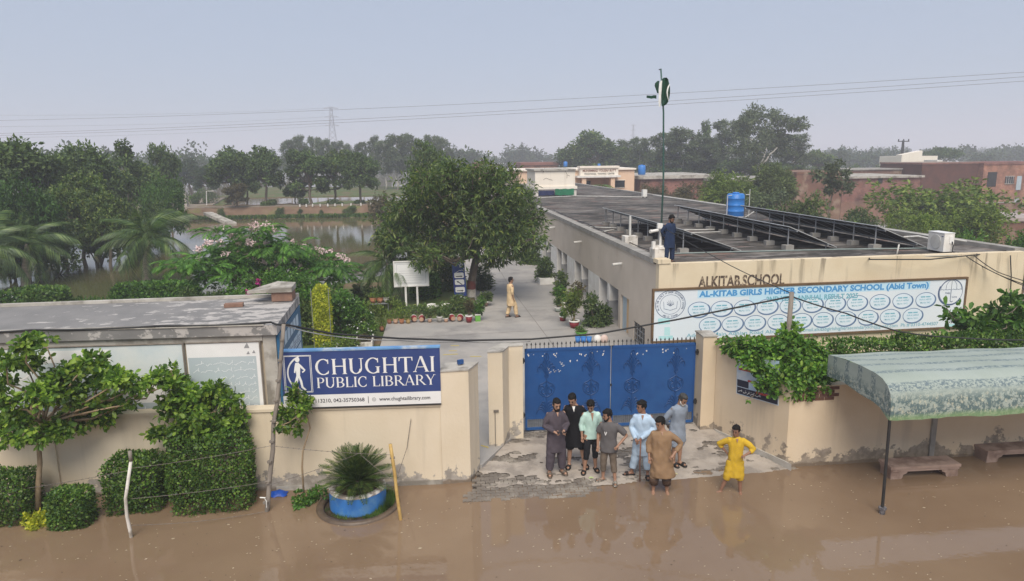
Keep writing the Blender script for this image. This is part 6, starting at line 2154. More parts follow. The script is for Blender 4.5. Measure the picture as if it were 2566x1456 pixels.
# flowering tree: feathery compound leaves and pale pink bloom on arching boughs
FY0 = 32.5
cxy = lambda cx, cy: (428 + cx * .20695, 514 + cy * .20695)
ftree = thing("flowering_tree", (yp(655, 700, FY0)[0], FY0, .12), "wide feathery tree with pale pink blossom along its arching boughs", "tree")
fb = [(*cxy(a, b2), r_) for a, b2, r_ in ((1050, 480, 60), (800, 560, 60), (520, 640, 50), (350, 760, 45), (620, 760, 60), (900, 700, 65), (1200, 600, 60), (1450, 560, 50), (1650, 620, 45), (1800, 720, 50), (1950, 800, 40), (1400, 760, 65), (1150, 820, 60), (1650, 860, 55), (2050, 880, 40), (480, 880, 40), (760, 880, 45), (180, 760, 28), (560, 350, 26), (1050, 330, 36))]
FB = px_blobs(fb, FY0, 1.6, 21, .6)
tr_ = MB()
ftb = np.array([ftree.location[0], FY0, -.1])
tr_.tube(limb(ftb, ftb + (0.1, 0, 1.4), 4), [.16, .14, .13, .12], 8)
branches(tr_, ftb, [ftb + (.1, 0, 1.4)], FB, .16, 2, None, .02)
part("trunk", tr_, M_bark, ftree, True)
cr = MB()
g = np.random.default_rng(14)
fm = frond_mesh("spray", 1.0, 15, .36, .085, .8, .45, FL_feather, .3, 4, .6)
fv = np.array([v.co[:] for v in fm.vertices])
ff = np.array([p.vertices[:] for p in fm.polygons if len(p.vertices) == 4][36:])
bpy.data.meshes.remove(fm)
for b_ in FB:
    for k in range(int(9 + b_[3] * 9)):
        d = g.normal(size=3)
        d[2] = abs(d[2]) * .8
        d /= np.linalg.norm(d)
        p = np.array(b_[:3]) + d * np.array(b_[3:]) * g.uniform(.55, 1.0)
        yaw, el, s_ = math.atan2(d[1], d[0]) + g.normal() * .5, g.uniform(-.25, .35), g.uniform(.75, 1.25)
        M_ = np.array(Matrix.Rotation(yaw, 3, 'Z') @ Matrix.Rotation(-el, 3, 'Y'))
        cr.add(fv @ M_.T * s_ + p, ff)
leaves(cr, FB, 5200, .17, .085, .7, .3, .8, 5, 15)
part("crown", cr, FL_feather, ftree)
fl_ = MB()
fbl = [(*cxy(a, b2), r_ * .2) for a, b2, r_ in ((1000, 270, 80), (1130, 270, 90), (1230, 310, 50), (1290, 360, 26), (760, 385, 55), (450, 460, 60), (600, 450, 50), (350, 530, 55), (950, 450, 70), (1150, 450, 45), (1400, 590, 50), (1360, 650, 34), (1500, 650, 50), (1560, 720, 36), (1140, 690, 36), (1480, 430, 42), (1620, 500, 55), (1740, 520, 26), (1840, 555, 45), (1950, 560, 28), (2050, 620, 45), (2140, 660, 45), (330, 650, 40), (1030, 640, 34), (1560, 780, 22), (660, 590, 40), (1290, 720, 24), (2010, 760, 24), (640, 280, 20))]
leaves(fl_, px_blobs(fbl, FY0 - .7, .5, 22, .7), 2600, .075, .06, .9, 0, .8, 5, 16)
part("blossom", fl_, M_pink, ftree)
# shrub with magenta bloom, behind the library roof
mg = thing("flowering_shrub", (yp(700, 740, 28)[0], 28, .12), "dense green shrub with two magenta bloom clusters just behind the library roof", "shrub")
BL = px_blobs([(600, 735, 35), (650, 715, 40), (700, 705, 45), (745, 715, 45), (790, 735, 40), (690, 740, 45), (760, 745, 40), (630, 745, 30), (820, 760, 30), (660, 760, 40)], 28, 1., 5)
part("foliage", leaves(MB(), BL, 7500, .12, .07, .6, .1, .6, 5, 18), FL_bright, mg)
part("stem", MB().tube(limb((mg.location[0], 28, -.1), (mg.location[0], 28, 1.8), 4), [.07, .06, .05, .03], 6), M_bark, mg)
part("bloom", leaves(MB(), px_blobs([(646, 707, 7), (627, 735, 9), (622, 742, 6)], 26.9, .1, 6), 260, .07, .06, .8, 0, .9, 4, 19), M_magenta, mg)
# yellow-green column on its wire frame, white-flowered climber, undergrowth
yc = thing("columnar_shrub", (yp(808, 866, 25.6)[0], 25.6, .12), "tall narrow yellow green column shrub trained on wires behind the library sign", "shrub")
c_ = yp(808, 798, 25.6)
s_ = DEPTH(c_) / F_PX
part("foliage", boxleaves(MB(), c_, (20 * s_, .3, 76 * s_), 4600, .10, .045, 71, 0, .3), FL_yellow, yc)
mb = MB()
for sx_ in (-1, 1):
    mb.tube([(c_[0] + sx_ * 21 * s_, 25.3, 0), (c_[0] + sx_ * 21 * s_, 25.3, c_[2] + 80 * s_)], .012, 5)
part("wire_frame", mb, M_steel, yc)
part("stem", MB().tube([(c_[0], 25.6, 0), tuple(c_)], .04, 5), M_bark, yc)


def shrub(name, blobs_px, Y, n, ln, wd, ml, label, seed, dy=.6, bloom=None, cat="shrub", zb=.12, stem=True, group=None, droop=.1):
    BL = px_blobs(blobs_px, Y, dy, seed, .9)
    cx_ = float(np.mean([b_[0] for b_ in BL]))
    t = thing(name, (cx_, Y, zb), label, cat, group)
    part("foliage", leaves(MB(), BL, n, ln, wd, .6, droop, .6, 5, seed), ml, t)
    if stem:
        st_ = MB()
        for b_ in BL[:8]:
            st_.tube(limb((cx_ + (b_[0] - cx_) * .3, Y, zb - .1), b_[:3], 4, .05), [.04, .03, .025, .015], 5)
        part("stem", st_, M_bark, t)
    if bloom:
        part("bloom", leaves(MB(), [(b_[0], b_[1] - .1, b_[2], b_[3] * 1.05, b_[4] * 1.05, b_[5] * 1.05) for b_ in BL], bloom[1], bloom[2], bloom[2] * .8, .8, 0, .15, bloom[3], seed + 1), bloom[0], t)
    return t


shrub("climbing_shrub", [(850, 750, 26), (880, 770, 30), (850, 790, 30), (890, 800, 30), (860, 825, 30), (845, 770, 25)], 27.5, 4800, .14, .08, FL_bright, "dark leafy shrub sprinkled with white flowers beside the yellow green column", 81, .5, (M_wpetal, 140, .05, 4))
shrub("climbing_shrub", [(915, 800, 24), (900, 825, 24), (920, 830, 18), (890, 850, 20), (935, 820, 12)], 26.6, 2600, .10, .06, FL_hedge, "lower rose bush with white flowers by the edge of the courtyard", 82, .4, (M_wpetal, 120, .045, 4))
shrub("garden_shrub", [(768, 800, 16), (772, 840, 18), (772, 765, 14), (766, 780, 16)], 26.8, 2600, .13, .07, FL_mid, "dull brownish shrub between the blue banner and the yellow green column", 83, .4)
shrub("garden_shrub", [(860, 862, 18), (882, 855, 16), (840, 868, 14), (815, 872, 12)], 24.6, 1500, .09, .05, FL_yg, "low yellowish shrub peeping over the top of the navy library sign", 84, .3, (M_wpetal, 40, .045, 4))
shrub("garden_shrub", [(930, 745, 24), (905, 735, 24), (955, 740, 18)], 33.5, 1900, .16, .09, FL_mid, "mid green shrub behind the pot rack at the pond edge", 85, .6)
shrub("garden_shrub", [(1115, 700, 26), (1120, 735, 26), (1105, 665, 26), (1140, 690, 20)], 36.5, 2400, .16, .09, FL_dark, "dark shrub in the shade between the notice board and the tall blue sign", 86, .6)
shrub("garden_shrub", [(1200, 690, 22), (1212, 715, 20), (1215, 735, 14)], 36.0, 1500, .30, .05, FL_dark, "spiky dark plant behind the mango trunk at the path edge", 87, .5)
shrub("garden_shrub", [(470, 745, 20), (520, 758, 22), (560, 755, 24)], 30.5, 1700, .22, .05, FL_dark, "dark drooping plant between the clipped hedge and the flowering tree", 88, .5)
shrub("garden_shrub", [(10, 752, 22), (40, 760, 16), (-15, 745, 26)], 33, 1700, .12, .07, FL_bright, "pale shrub with white flowers at the frame edge behind the library roof", 89, .4, (M_wpetal, 100, .06, 4))

# ---- the mango tree of the courtyard
MY = 34.2
mb0 = gp(1181, 744, .12)
mt = thing("mango_tree", mb0, "big dense dark green mango tree shading the courtyard path", "tree")
BL = px_blobs([(1150, 470, 95), (1065, 505, 92), (1000, 560, 66), (1245, 485, 92), (1300, 560, 66), (1205, 560, 115), (1105, 590, 90), (1005, 612, 58), (1275, 608, 66), (1165, 612, 50), (1065, 640, 46), (1330, 598, 40), (1228, 432, 38), (1125, 432, 42), (1062, 455, 44), (1300, 505, 48), (965, 600, 34), (1185, 420, 28), (1330, 545, 36), (1010, 520, 40), (1240, 650, 30), (1085, 645, 28), (1210, 405, 14), (1275, 430, 22)], MY - .8, 2.0, 33, .85)
trk = MB()
fk = yp(1195, 640, MY)
trk.tube([mb0 - (0, 0, .2), yp(1181, 720, MY), yp(1186, 680, MY), fk], [.24, .21, .19, .18], 10)
branches(trk, mb0, [fk, fk + (.1, -.1, .5)], BL, .20, 3, None, .025)
gt = np.random.default_rng(8)
for b_ in BL:
    for _ in range(5):
        d = gt.normal(size=3)
        d[1] = -abs(d[1])
        d /= np.linalg.norm(d)
        trk.tube(limb(b_[:3], np.array(b_[:3]) + d * np.array(b_[3:]) * 1.04, 4, .07, gt), [.03, .024, .018, .01], 4)
part("trunk", trk, M_bark, mt, True)
part("limewash_band", MB().tube([yp(1181, 743, MY), yp(1181, 724, MY)], [.245, .222], 12, False), M_white_old, mt, True)
part("red_band", MB().tube([yp(1181, 723.5, MY), yp(1182, 703, MY)], [.222, .212], 12, False), mat("red_oxide_band", (.20, .06, .045), (.16, .05, .04), 5., .8), mt, True)
part("crown", leaves(MB(), [(*b[:3], b[3] * .9, b[4] * .9, b[5] * .84) for b in BL], 26000, .25, .08, .5, .55, .62, 6, 55, 0, 0., False, .22), FL_mango, mt)

# ---- trees of the middle distance: a few grown kinds, then placed one by one
KIND = {}


def grow(kind, seed):
    g = np.random.default_rng(seed)
    cr, tr = MB(), MB()
    if kind in ('broad', 'fine', 'dark'):
        H, W = 8.0, 6.6
        bl = []
        for k in range(17):
            a, r_ = k * 2.4 + g.normal() * .3, math.sqrt(k / 17) * 2.25
            z_ = 5.0 + (1 - (r_ / 2.6) ** 2) * 1.7 + g.normal() * .35 - (.9 if k % 3 == 2 else 0)
            s_ = g.uniform(.85, 1.35)
            bl.append((r_ * math.cos(a), r_ * math.sin(a), z_, s_, s_, s_ * .75))
        for k in range(7):
            a = k * .9 + g.random()
            s_ = g.uniform(.7, 1.1)
            bl.append((1.9 * math.cos(a), 1.9 * math.sin(a), 3.6 + g.normal() * .4, s_, s_, s_ * .8))
        bl = [(b_[0] * 1.06, b_[1] * 1.06, b_[2] + g.normal() * .2, *(np.array(b_[3:]) * g.uniform(.66, 1.05))) for b_ in bl]
        nl, ln, wd = (11500, .30, .18) if kind == 'fine' else (7600, .36, .22)
        leaves(cr, bl, nl, ln, wd, .8, .2, .6, 4, seed)
        tr.tube(limb((0, 0, -.4), (.1, 0, 3.2), 5, .03, g), [.24, .21, .19, .18, .15], 7)
        branches(tr, None, [(.1, 0, 3.2), (0, 0, 2.2)], bl, .2, seed, None, .03)
    elif kind == 'euc':
        H, W = 15.0, 6.0
        bl, tp = [], limb((0, 0, -.4), (.3, 0, 13.8), 8, .012, g)
        tr.tube(tp, np.linspace(.23, .05, 8), 7)
        for k in range(26):
            z_ = 5.2 + 9.3 * (k / 25) ** .9
            r_ = (1 - abs((z_ - 9.5) / 7.2) ** 2) * 2.5 * g.uniform(.35, 1)
            a = k * 2.4 + g.normal() * .4
            s_ = g.uniform(.55, 1.05)
            c_ = (r_ * math.cos(a) + .2, r_ * math.sin(a), z_)
            bl.append((*c_, s_, s_, s_ * g.uniform(.8, 1.2)))
            f_ = tp[np.argmin(np.abs(tp[:, 2] - (z_ - 2.0)))]
            tr.tube(limb(f_, c_, 4, .05, g), [.07, .05, .035, .02], 4)
        leaves(cr, bl, 6800, .52, .17, .3, .7, .85, 5, seed)
    elif kind == 'tall':
        H, W = 13.0, 13.0
        bl = []
        for (x, z_, s_) in ((0, 11.6, 1.4), (-1.3, 10.6, 1.5), (1.6, 10.9, 1.4), (3.2, 9.9, 1.5), (4.6, 9.9, 1.2), (-2.6, 9.3, 1.4), (-4.0, 9.9, 1.0), (-4.4, 8.2, 1.2), (.6, 9.0, 1.7), (2.8, 8.0, 1.6), (-1.8, 7.6, 1.6), (4.4, 8.0, 1.2), (-3.4, 6.4, 1.4), (.2, 6.6, 1.6), (3.4, 6.2, 1.5), (-5.0, 6.6, 1.0), (1.6, 4.8, 1.4), (-1.4, 4.8, 1.4), (5.2, 6.8, .9), (-2.8, 10.8, .8), (3.0, 11.4, .7)):
            bl.append((x, g.normal() * 1.3, z_, s_, s_, s_ * .75))
        for f_, t_ in (((0, 0, -.4), (.1, 0, 3.0)), ((.1, 0, 3.0), (.9, -.4, 7.2)), ((.1, 0, 3.0), (-1.2, -.5, 6.6)), ((.9, -.4, 7.2), (2.0, 0, 9.6)), ((.9, -.4, 7.2), (.4, 0, 10.6)), ((-1.2, -.5, 6.6), (-2.6, 0, 8.6)), ((.3, 0, 4.2), (2.3, -.8, 6.6))):
            tr.tube(limb(f_, t_, 5, .03, g), np.linspace(.26 if f_[2] < 0 else .15, .20 if f_[2] < 0 else .07, 5), 7)
        leaves(cr, bl, 9000, .46, .19, .4, .5, .8, 5, seed)
    elif kind == 'bush':
        H, W = 3.0, 3.6
        bl = [(g.normal() * .75, g.normal() * .7, 1.5 + g.normal() * .5, *(3 * [g.uniform(.55, .95)])) for k in range(11)]
        leaves(cr, bl, 5200, .17, .10, .7, .1, .6, 5, seed)
        for b_ in bl[:6]:
            tr.tube(limb((g.normal() * .1, 0, -.3), b_[:3], 4, .05, g), [.06, .05, .035, .02], 5)
    elif kind == 'willow':
        H, W = 5.0, 5.0
        bl = [(math.cos(k * 2.4) * 1.5 * math.sqrt(k / 14), math.sin(k * 2.4) * 1.5 * math.sqrt(k / 14), 3.5 + g.normal() * .6 - .9 * (k / 14), *(3 * [g.uniform(.6, 1.0)])) for k in range(14)]
        leaves(cr, bl, 9500, .36, .10, .4, .5, .7, 6, seed)
        tr.tube(limb((0, 0, -.3), (0, 0, 2.2), 4, .03, g), [.14, .12, .1, .09], 6)
        branches(tr, None, [(0, 0, 2.2)], bl, .1, seed, None, .02)
    elif kind == 'flat':
        H, W = 6.0, 9.0
        bl = [(g.uniform(-3.5, 3.5), g.uniform(-2.5, 2.5), 4.7 + g.normal() * .35, g.uniform(1.1, 1.7), g.uniform(1.1, 1.7), .38) for k in range(15)]
        leaves(cr, bl, 6000, .32, .16, 1.2, 0, .8, 5, seed)
        tr.tube(limb((0, 0, -.3), (0, 0, 2.4), 4, .03, g), [.2, .18, .16, .15], 6)
        branches(tr, None, [(0, 0, 2.4)], bl, .18, seed, None, .03)
    elif kind == 'round':
        H, W = 5.0, 5.8
        bl = [(0, 0, 2.7, 2.5, 2.4, 2.0)] + [(2.0 * math.cos(k), 2.0 * math.sin(k), 2.6 + 1.1 * math.sin(k * 2.3), .95, .95, .8) for k in range(9)]
        leaves(cr, bl, 10000, .26, .12, .9, .1, .4, 5, seed)
        tr.tube(limb((0, 0, -.3), (0, 0, 2.0), 4, .03, g), [.2, .18, .16, .1], 6)
    else:                                        # sparse twiggy
        H, W = 8.0, 4.6
        bl = [(g.normal() * .9, g.normal() * .8, 4.2 + 3.4 * (k / 15), *(3 * [g.uniform(.35, .65)])) for k in range(16)]
        leaves(cr, bl, 1900, .36, .20, .5, .3, .9, 4, seed)
        tr.tube(limb((0, 0, -.3), (.2, 0, 6.8), 7, .02, g), np.linspace(.15, .03, 7), 6)
        branches(tr, None, [(0, 0, 3.0), (.1, 0, 5.0)], bl, .1, seed, None, .02)
    return cr, tr, H, W


LM = {'broad': FL_mid, 'fine': FL_mid, 'dark': FL_dark, 'euc': FL_euc, 'tall': FL_euc, 'bush': FL_bright, 'willow': FL_euc, 'flat': FL_dark, 'round': FL_round, 'sparse': FL_dark}


def plant(name, kind, px, ytop, wpx, Y, label, ml=None, seed=0, zb=.15, group=None, cat="tree", rot=None, asym=1.0):
    """a tree of a grown kind set on the ground at distance Y, its height and spread taken off the photograph"""
    key = (kind, seed, (ml or LM[kind]).name)
    if key not in KIND:
        cr, tr, H, W = grow(kind, seed * 7 + 3)
        KIND[key] = (cr.mesh("crown", ml or LM[kind]), tr.mesh("trunk", M_bark_pale if kind in ('euc', 'tall', 'willow') else M_bark, (0, 0, 0), True), H, W)
    cm_, tm_, H, W = KIND[key]
    p = yp(px, ytop, Y)
    s_ = DEPTH(p) / F_PX
    h, w_ = p[2] - zb, wpx * s_ * asym
    t = thing(name, (p[0], Y, zb), label, cat, group)
    g = random.Random(int(px * 13 + ytop))
    t.rotation_euler = (0, 0, g.uniform(0, 6.28) if rot is None else rot)
    o = ob("trunk", tm_, t)
    c_ = ob("crown", cm_, t)
    o.scale = c_.scale = (w_ / W, w_ / W, h / H)
    return t


T = plant
T("shade_tree", 'fine', 35, 318, 250, 56, "biggest dark tree at the frame edge, its crown crossing the power lines", FL_dark, 1)
T("shade_tree", 'fine', -95, 350, 230, 52, "dark tree mostly outside the frame beside the biggest dark tree", FL_dark, 2)
T("shade_tree", 'fine', 128, 372, 150, 66, "loose topped tree next to the biggest dark tree", FL_mid, 1)
T("shade_tree", 'fine', 205, 344, 175, 62, "dark spreading tree second along from the frame edge", FL_dark, 3)
T("bare_topped_tree", 'sparse', 312, 350, 105, 70, "thin twiggy tree with a see-through top among the dark trees", None, 1)
T("shade_tree", 'broad', 407, 357, 84, 80, "upright dark tree with rounded head left of the gap over the clearing", FL_dark, 2, zb=.5)
T("shade_tree", 'broad', 268, 402, 130, 64, "brownish green tree below the thin twiggy one", FL_mid, 2)
T("shade_tree", 'broad', 345, 398, 130, 72, "mid green tree between the twiggy tree and the upright one", FL_mid, 3)
T("leafy_tree", 'fine', 185, 428, 150, 50, "tree with yellowish young leaves behind the first palm", FL_mango, 2)
T("leafy_tree", 'fine', 255, 470, 130, 48, "bright sprigged tree standing behind the pond between the palms", FL_mango, 3)
T("acacia_tree", 'round', 35, 432, 190, 45, "dark green feathery dome at the frame edge above the first palm", foliage("deep_feather_leaf", (.018, .05, .010), (.035, .085, .014), (.06, .125, .022), .2, .55, .8), 2)
T("round_tree", 'round', 400, 434, 118, 62, "round bright green tree beside the white gate stub", None, 1)
T("leafy_bush", 'bush', 335, 470, 110, 56, "grey green bush under the round bright tree", FL_dark, 2, cat="bush")
T("leafy_bush", 'bush', 130, 560, 150, 47, "dark bush at the water behind the first palm", FL_dark, 3, cat="bush")
T("leafy_bush", 'bush', 240, 560, 140, 50, "dark bush at the water between the two palms", FL_dark, 4, cat="bush")
T("leafy_bush", 'bush', 320, 545, 110, 54, "bush overhanging the water behind the tall palm", FL_mid, 5, cat="bush")
T("leafy_bush", 'bush', 20, 600, 160, 45, "low dark bush at the frame edge behind the palms", FL_dark, 6, cat="bush")
T("shade_tree", 'broad', 470, 398, 90, 135, "hazy tree seen through the gap over the clearing", FL_far, 4)
T("shade_tree", 'broad', 515, 412, 80, 120, "second hazy tree behind the white pipe frame", FL_far, 5)
T("leafy_bush", 'bush', 497, 470, 60, 106, "dark bush at the back of the dusty clearing", FL_dark, 7, cat="bush")
bankg = "trees on the pond embankment"
T("bank_tree", 'broad', 570, 366, 128, 92, "leftmost big tree on the embankment with a hanging dark crown", FL_dark, 3, 1.1, bankg)
T("bank_tree", 'broad', 658, 368, 108, 90, "domed embankment tree with a limewashed trunk near the spillway", FL_dark, 4, 1.1, bankg)
T("bank_tree", 'broad', 612, 410, 80, 94, "smaller embankment tree squeezed between the two domed ones", FL_mid, 3, 1.1, bankg)
T("bank_tree", 'broad', 768, 372, 120, 90, "embankment tree with a white trunk foot straight below the eucalyptus row", FL_dark, 2, 1.1, bankg)
T("bank_tree", 'broad', 834, 374, 104, 92, "embankment tree with a slim dark trunk next to the clipped ball bush", FL_mid, 2, 1.1, bankg)
T("bank_tree", 'broad', 898, 382, 104, 89, "last big embankment tree before the mango crown", FL_dark, 4, 1.1, bankg)
T("bank_tree", 'broad', 736, 452, 62, 91, "small low branching tree between the domed tree and white trunk tree", FL_dark, 3, 1.1, bankg)
T("bank_tree", 'broad', 590, 458, 70, 88, "small brownish tree leaning over the spillway", FL_red, 2, 1.1, bankg)
T("leafy_bush", 'bush', 985, 462, 120, 72, "brownish bush beside the mango crown at the pond end", FL_red, 2, cat="bush")
T("leafy_bush", 'bush', 880, 515, 44, 86.2, "bright bush spilling down the red embankment face", FL_mid, 3, .4, cat="bush")
for px_, yt, w_, lab, sd_ in ((553, 522, 20, "small round bush low on the embankment by the spillway", 1), (700, 520, 26, "dark sprig on the embankment face below the domed tree", 2), (752, 523, 16, "tiny bush on the embankment face left of the white trunk", 3), (940, 523, 18, "little green bush on the embankment near the mango", 4), (805, 526, 12, "tiniest bush on the embankment face", 5)):
    T("bank_bush", 'bush', px_, yt, w_, 86.3, lab, FL_dark, 3, .35, "small bushes on the embankment face", cat="bush")
# topiary along the crest
for px_, yt, yb, wq, lab, hq in ((682, 502, 512, 20, "mushroom clipped topiary under the domed embankment tree", 0), (761, 500, 510, 22, "mushroom clipped topiary beside the white trunk", 0), (834, 501, 520, 26, "big clipped ball bush on the embankment crest", 1), (854, 508, 521, 10, "small clipped ball bush next to the big one", 1), (901, 502, 517, 24, "clipped block bush on the crest near the mango", 1), (666, 507, 518, 22, "low dark clipped bush on the crest by the grass", 1)):
    q = yp(px_, (yt + yb) / 2, 89.5)
    s_ = DEPTH(q) / F_PX
    t = thing("topiary_bush", (q[0], 89.5, 1.25), lab, "topiary", "topiary on the embankment")
    part("foliage", boxleaves(MB(), q, (wq * s_ / 2, .6, (yb - yt) * s_ / 2), 700, .18, .12, int(px_), 0, .6), FL_dark, t)
    part("stem", MB().tube([(q[0], 89.5, 1.2), tuple(q)], .07, 5), M_bark, t)
eg = "eucalyptus row beyond the embankment"
for k, (px_, yt, wq, Y_, lab) in enumerate(((722, 350, 40, 165, "first eucalyptus, lowest of the row left of the pylon"), (745, 341, 48, 168, "second eucalyptus, narrow headed, left of the pylon"), (786, 342, 42, 166, "eucalyptus just left of the pylon with a tufted top"), (815, 350, 44, 172, "eucalyptus directly beneath the pylon"), (845, 353, 40, 176, "eucalyptus just right of the pylon"), (868, 362, 34, 174, "short eucalyptus right of the pylon over the last bank trees"), (906, 356, 44, 160, "bushy headed eucalyptus starting the dense clump"), (936, 342, 36, 158, "slim tallest spire in the dense eucalyptus clump"), (962, 350, 56, 152, "broad eucalyptus in the dense clump with pale trunks below"), (990, 339, 60, 150, "dense clump eucalyptus with white trunk by the dark post"), (1018, 335, 56, 155, "highest headed eucalyptus of the dense clump"), (1048, 350, 52, 152, "eucalyptus at the clump edge left of the dark green tree"), (1080, 338, 50, 165, "eucalyptus showing over the dark green tree"), (1108, 346, 46, 170, "last eucalyptus of the clump, right of the dark green tree"), (1128, 372, 26, 175, "low tail end eucalyptus beside the hazy gap"))):
    T("eucalyptus_tree", 'euc', px_, yt, wq * 1.15, Y_, lab, None, 1 + k % 2, .1, eg)
T("shade_tree", 'broad', 1072, 356, 118, 66, "solid dark green tree right behind the mango crown", FL_mid, 4)
# right side woods behind the peach building
for k, (kind, px_, yt, wq, Y_, lab, ml_) in enumerate((('broad', 1440, 352, 100, 150, "rounded tree at the hazy gap behind the whitewashed roof room", FL_dark), ('broad', 1487, 326, 120, 145, "tallest rounded tree over the lettered board", FL_mid), ('broad', 1540, 358, 100, 148, "lower tree right of the tallest rounded one", FL_mid), ('euc', 1566, 352, 60, 150, "thin eucalyptus left of the faint pylon", None), ('euc', 1604, 344, 62, 140, "pale stemmed eucalyptus right under the faint pylon", None), ('broad', 1632, 372, 90, 150, "soft green tree just left of the flagpole", FL_mid), ('euc', 1676, 330, 84, 128, "grey eucalyptus directly behind the flagpole", None), ('euc', 1712, 322, 100, 126, "leafy eucalyptus right of the flagpole", None), ('sparse', 1772, 302, 60, 135, "dark tufted head poking above the eucalyptus canopy", FL_dark), ('euc', 1760, 345, 96, 124, "dense eucalyptus below the dark tufted head", None), ('euc', 1828, 300, 100, 130, "eucalyptus at the left shoulder of the white trunked giant", None), ('tall', 1912, 255, 215, 112, "giant eucalyptus with forked white trunk, highest of all", None), ('euc', 1996, 336, 92, 126, "slanting eucalyptus at the right shoulder of the giant", None), ('broad', 1860, 395, 150, 122, "shadowy undertree below the white trunked giant", FL_dark), ('broad', 1960, 400, 120, 125, "dark undertree right of the giant trunk", FL_dark), ('broad', 1780, 400, 130, 126, "dim undertree behind the flat mud roof", FL_dark), ('broad', 1690, 405, 120, 128, "dim undertree behind the flagpole", FL_dark), ('broad', 2050, 374, 74, 150, "small rounded tree standing clear right of the giant", FL_mid), ('flat', 2366, 364, 96, 165, "flat layered dark tree right of the white stepped house", None), ('bush', 2190, 402, 70, 140, "low round bush left of the double power pole", FL_mid))):
    T("village_tree" if kind not in ('euc', 'tall') else "eucalyptus_tree", kind, px_, yt, wq * 1.08, Y_, lab, ml_, 1 + k % 2, .1, rot=(0.25 if kind == 'tall' else None))
for kind, px_, yt, wq, Y_, lab, ml_, sd_ in (('willow', 1828, 424, 165, 64, "yellowish bushy tree behind the middle solar array", FL_yg, 1), ('willow', 1938, 406, 150, 68, "rounded olive tree behind the blue tank", foliage("olive_leaf", (.05, .075, .024), (.095, .13, .042), (.15, .185, .065), .25, .6, .6), 2), ('bush', 1905, 478, 150, 56, "silvery bush right behind the blue tank", FL_euc, 3), ('bush', 2005, 492, 140, 50, "dark green bush right of the blue tank", FL_mid, 4), ('sparse', 2090, 400, 110, 62, "drooping pale stemmed sapling before the crumbling brick house", FL_euc, 2), ('bush', 2165, 520, 110, 47, "dark bush at the foot of the dark red brick house", FL_dark, 5), ('bush', 2235, 548, 60, 40, "yellow green sprig behind the third solar array", FL_yg, 6), ('bush', 2350, 414, 270, 54, "biggest bushy tree in front of the brick village", FL_yg, 9), ('bush', 2290, 500, 110, 52, "left shoulder bush beside the biggest bushy tree", FL_yg, 2), ('bush', 2430, 520, 190, 42, "yellowish bush below the biggest bushy tree", FL_yg, 4), ('bush', 2335, 535, 130, 40, "yellowish low bush behind the air conditioner", FL_yg, 5), ('bush', 2500, 566, 150, 33, "bright feathery bush just beyond the roof right of the air conditioner", FL_bright, 2), ('bush', 2590, 580, 150, 31, "bright feathery bush cut by the frame edge beyond the roof", FL_bright, 3), ('bush', 2440, 590, 110, 32, "small bright bush behind the air conditioner", FL_bright, 4), ('bush', 1640, 462, 90, 80, "reddish shrub beyond the small distant air conditioner", FL_red, 3), ('bush', 1715, 462, 100, 76, "reddish green shrub behind the flagpole and mud roof", FL_red, 4), ('bush', 1598, 478, 60, 84, "small reddish shrub at the corner of the peach building", FL_red, 5), ('bush', 2085, 560, 90, 44, "dark undergrowth bush behind the second solar array", FL_dark, 6)):
    T("village_shrub" if kind == 'bush' else "village_tree", kind, px_, yt, wq, Y_, lab, ml_, sd_, .1, cat="bush" if kind == 'bush' else "tree")
# banana clump by the porch
bn = thing("banana_plant", (yp(1500, 470, 82)[0], 82, .1), "bright banana leaves showing above the roof before the peach porch", "plant")
g = np.random.default_rng(6)
for k in range(15):
    c_ = yp(1482 + g.random() * 46, 476 - g.random() * 8, 82 + g.normal())
    a, L = g.uniform(0, 6.28), g.uniform(1.2, 1.9)
    pts = []
    for i in range(6):
        t_ = i / 5
        q = c_ + np.array([math.cos(a) * L * t_, math.sin(a) * L * t_, L * (.75 * t_ - .8 * t_ * t_)])
        wq = .26 * math.sin(math.pi * (.08 + .9 * t_)) + .01
        nn = np.array([-math.sin(a), math.cos(a), 0]) * wq
        pts.append([q - nn, q + (0, 0, -.04), q + nn])
    part("leaf", MB().grid(pts), FL_bright, bn)
part("stem", MB().tube([(bn.location[0], 82, -.2), (bn.location[0], 82, 3.0)], .16, 7), M_bark_tan, bn)

# far woods fading in the haze
far = MB()
g = np.random.default_rng(77)
spots = []
for k in range(150):
    Y_ = g.uniform(260, 620)
    spots.append((g.uniform(-60, 2640), Y_, g.uniform(5, 9), g.uniform(6, 14)))
for px_ in np.linspace(1262, 1345, 9):
    spots.append((px_ + g.normal() * 4, 300 + g.normal() * 8, g.uniform(8, 13) if px_ < 1300 else g.uniform(8, 11), g.uniform(4, 9)))
for px_ in np.linspace(2060, 2260, 16):
    spots.append((px_, 250 + g.normal() * 15, g.uniform(5, 7.5), g.uniform(5, 9)))
for px_ in np.linspace(2420, 2570, 12):
    spots.append((px_, 270 + g.normal() * 15, g.uniform(6, 9) + (5 if px_ in (2471,) else 0), g.uniform(6, 10)))
for px_ in np.linspace(-40, 720, 30):
    spots.append((px_, 230 + g.normal() * 25, g.uniform(7, 11), g.uniform(7, 12)))
for px_ in np.linspace(1140, 1190, 6):
    spots.append((px_, 240, g.uniform(7, 10), g.uniform(4, 7)))
for px_, Y_, h_, w_ in spots:
    x = yp(px_, 390, Y_)[0]
    bl = [(x + g.normal() * w_ * .25, Y_ + g.normal() * 2, h_ * g.uniform(.45, .85), w_ * g.uniform(.22, .36), w_ * .3, h_ * g.uniform(.16, .28)) for _ in range(5)]
    bl.append((x, Y_, h_ * .3, w_ * .42, w_ * .4, h_ * .3))
    leaves(far, bl, 420, 1.0, .75, .7, .1, .7, 3, abs(int(px_ * 7 + Y_)))
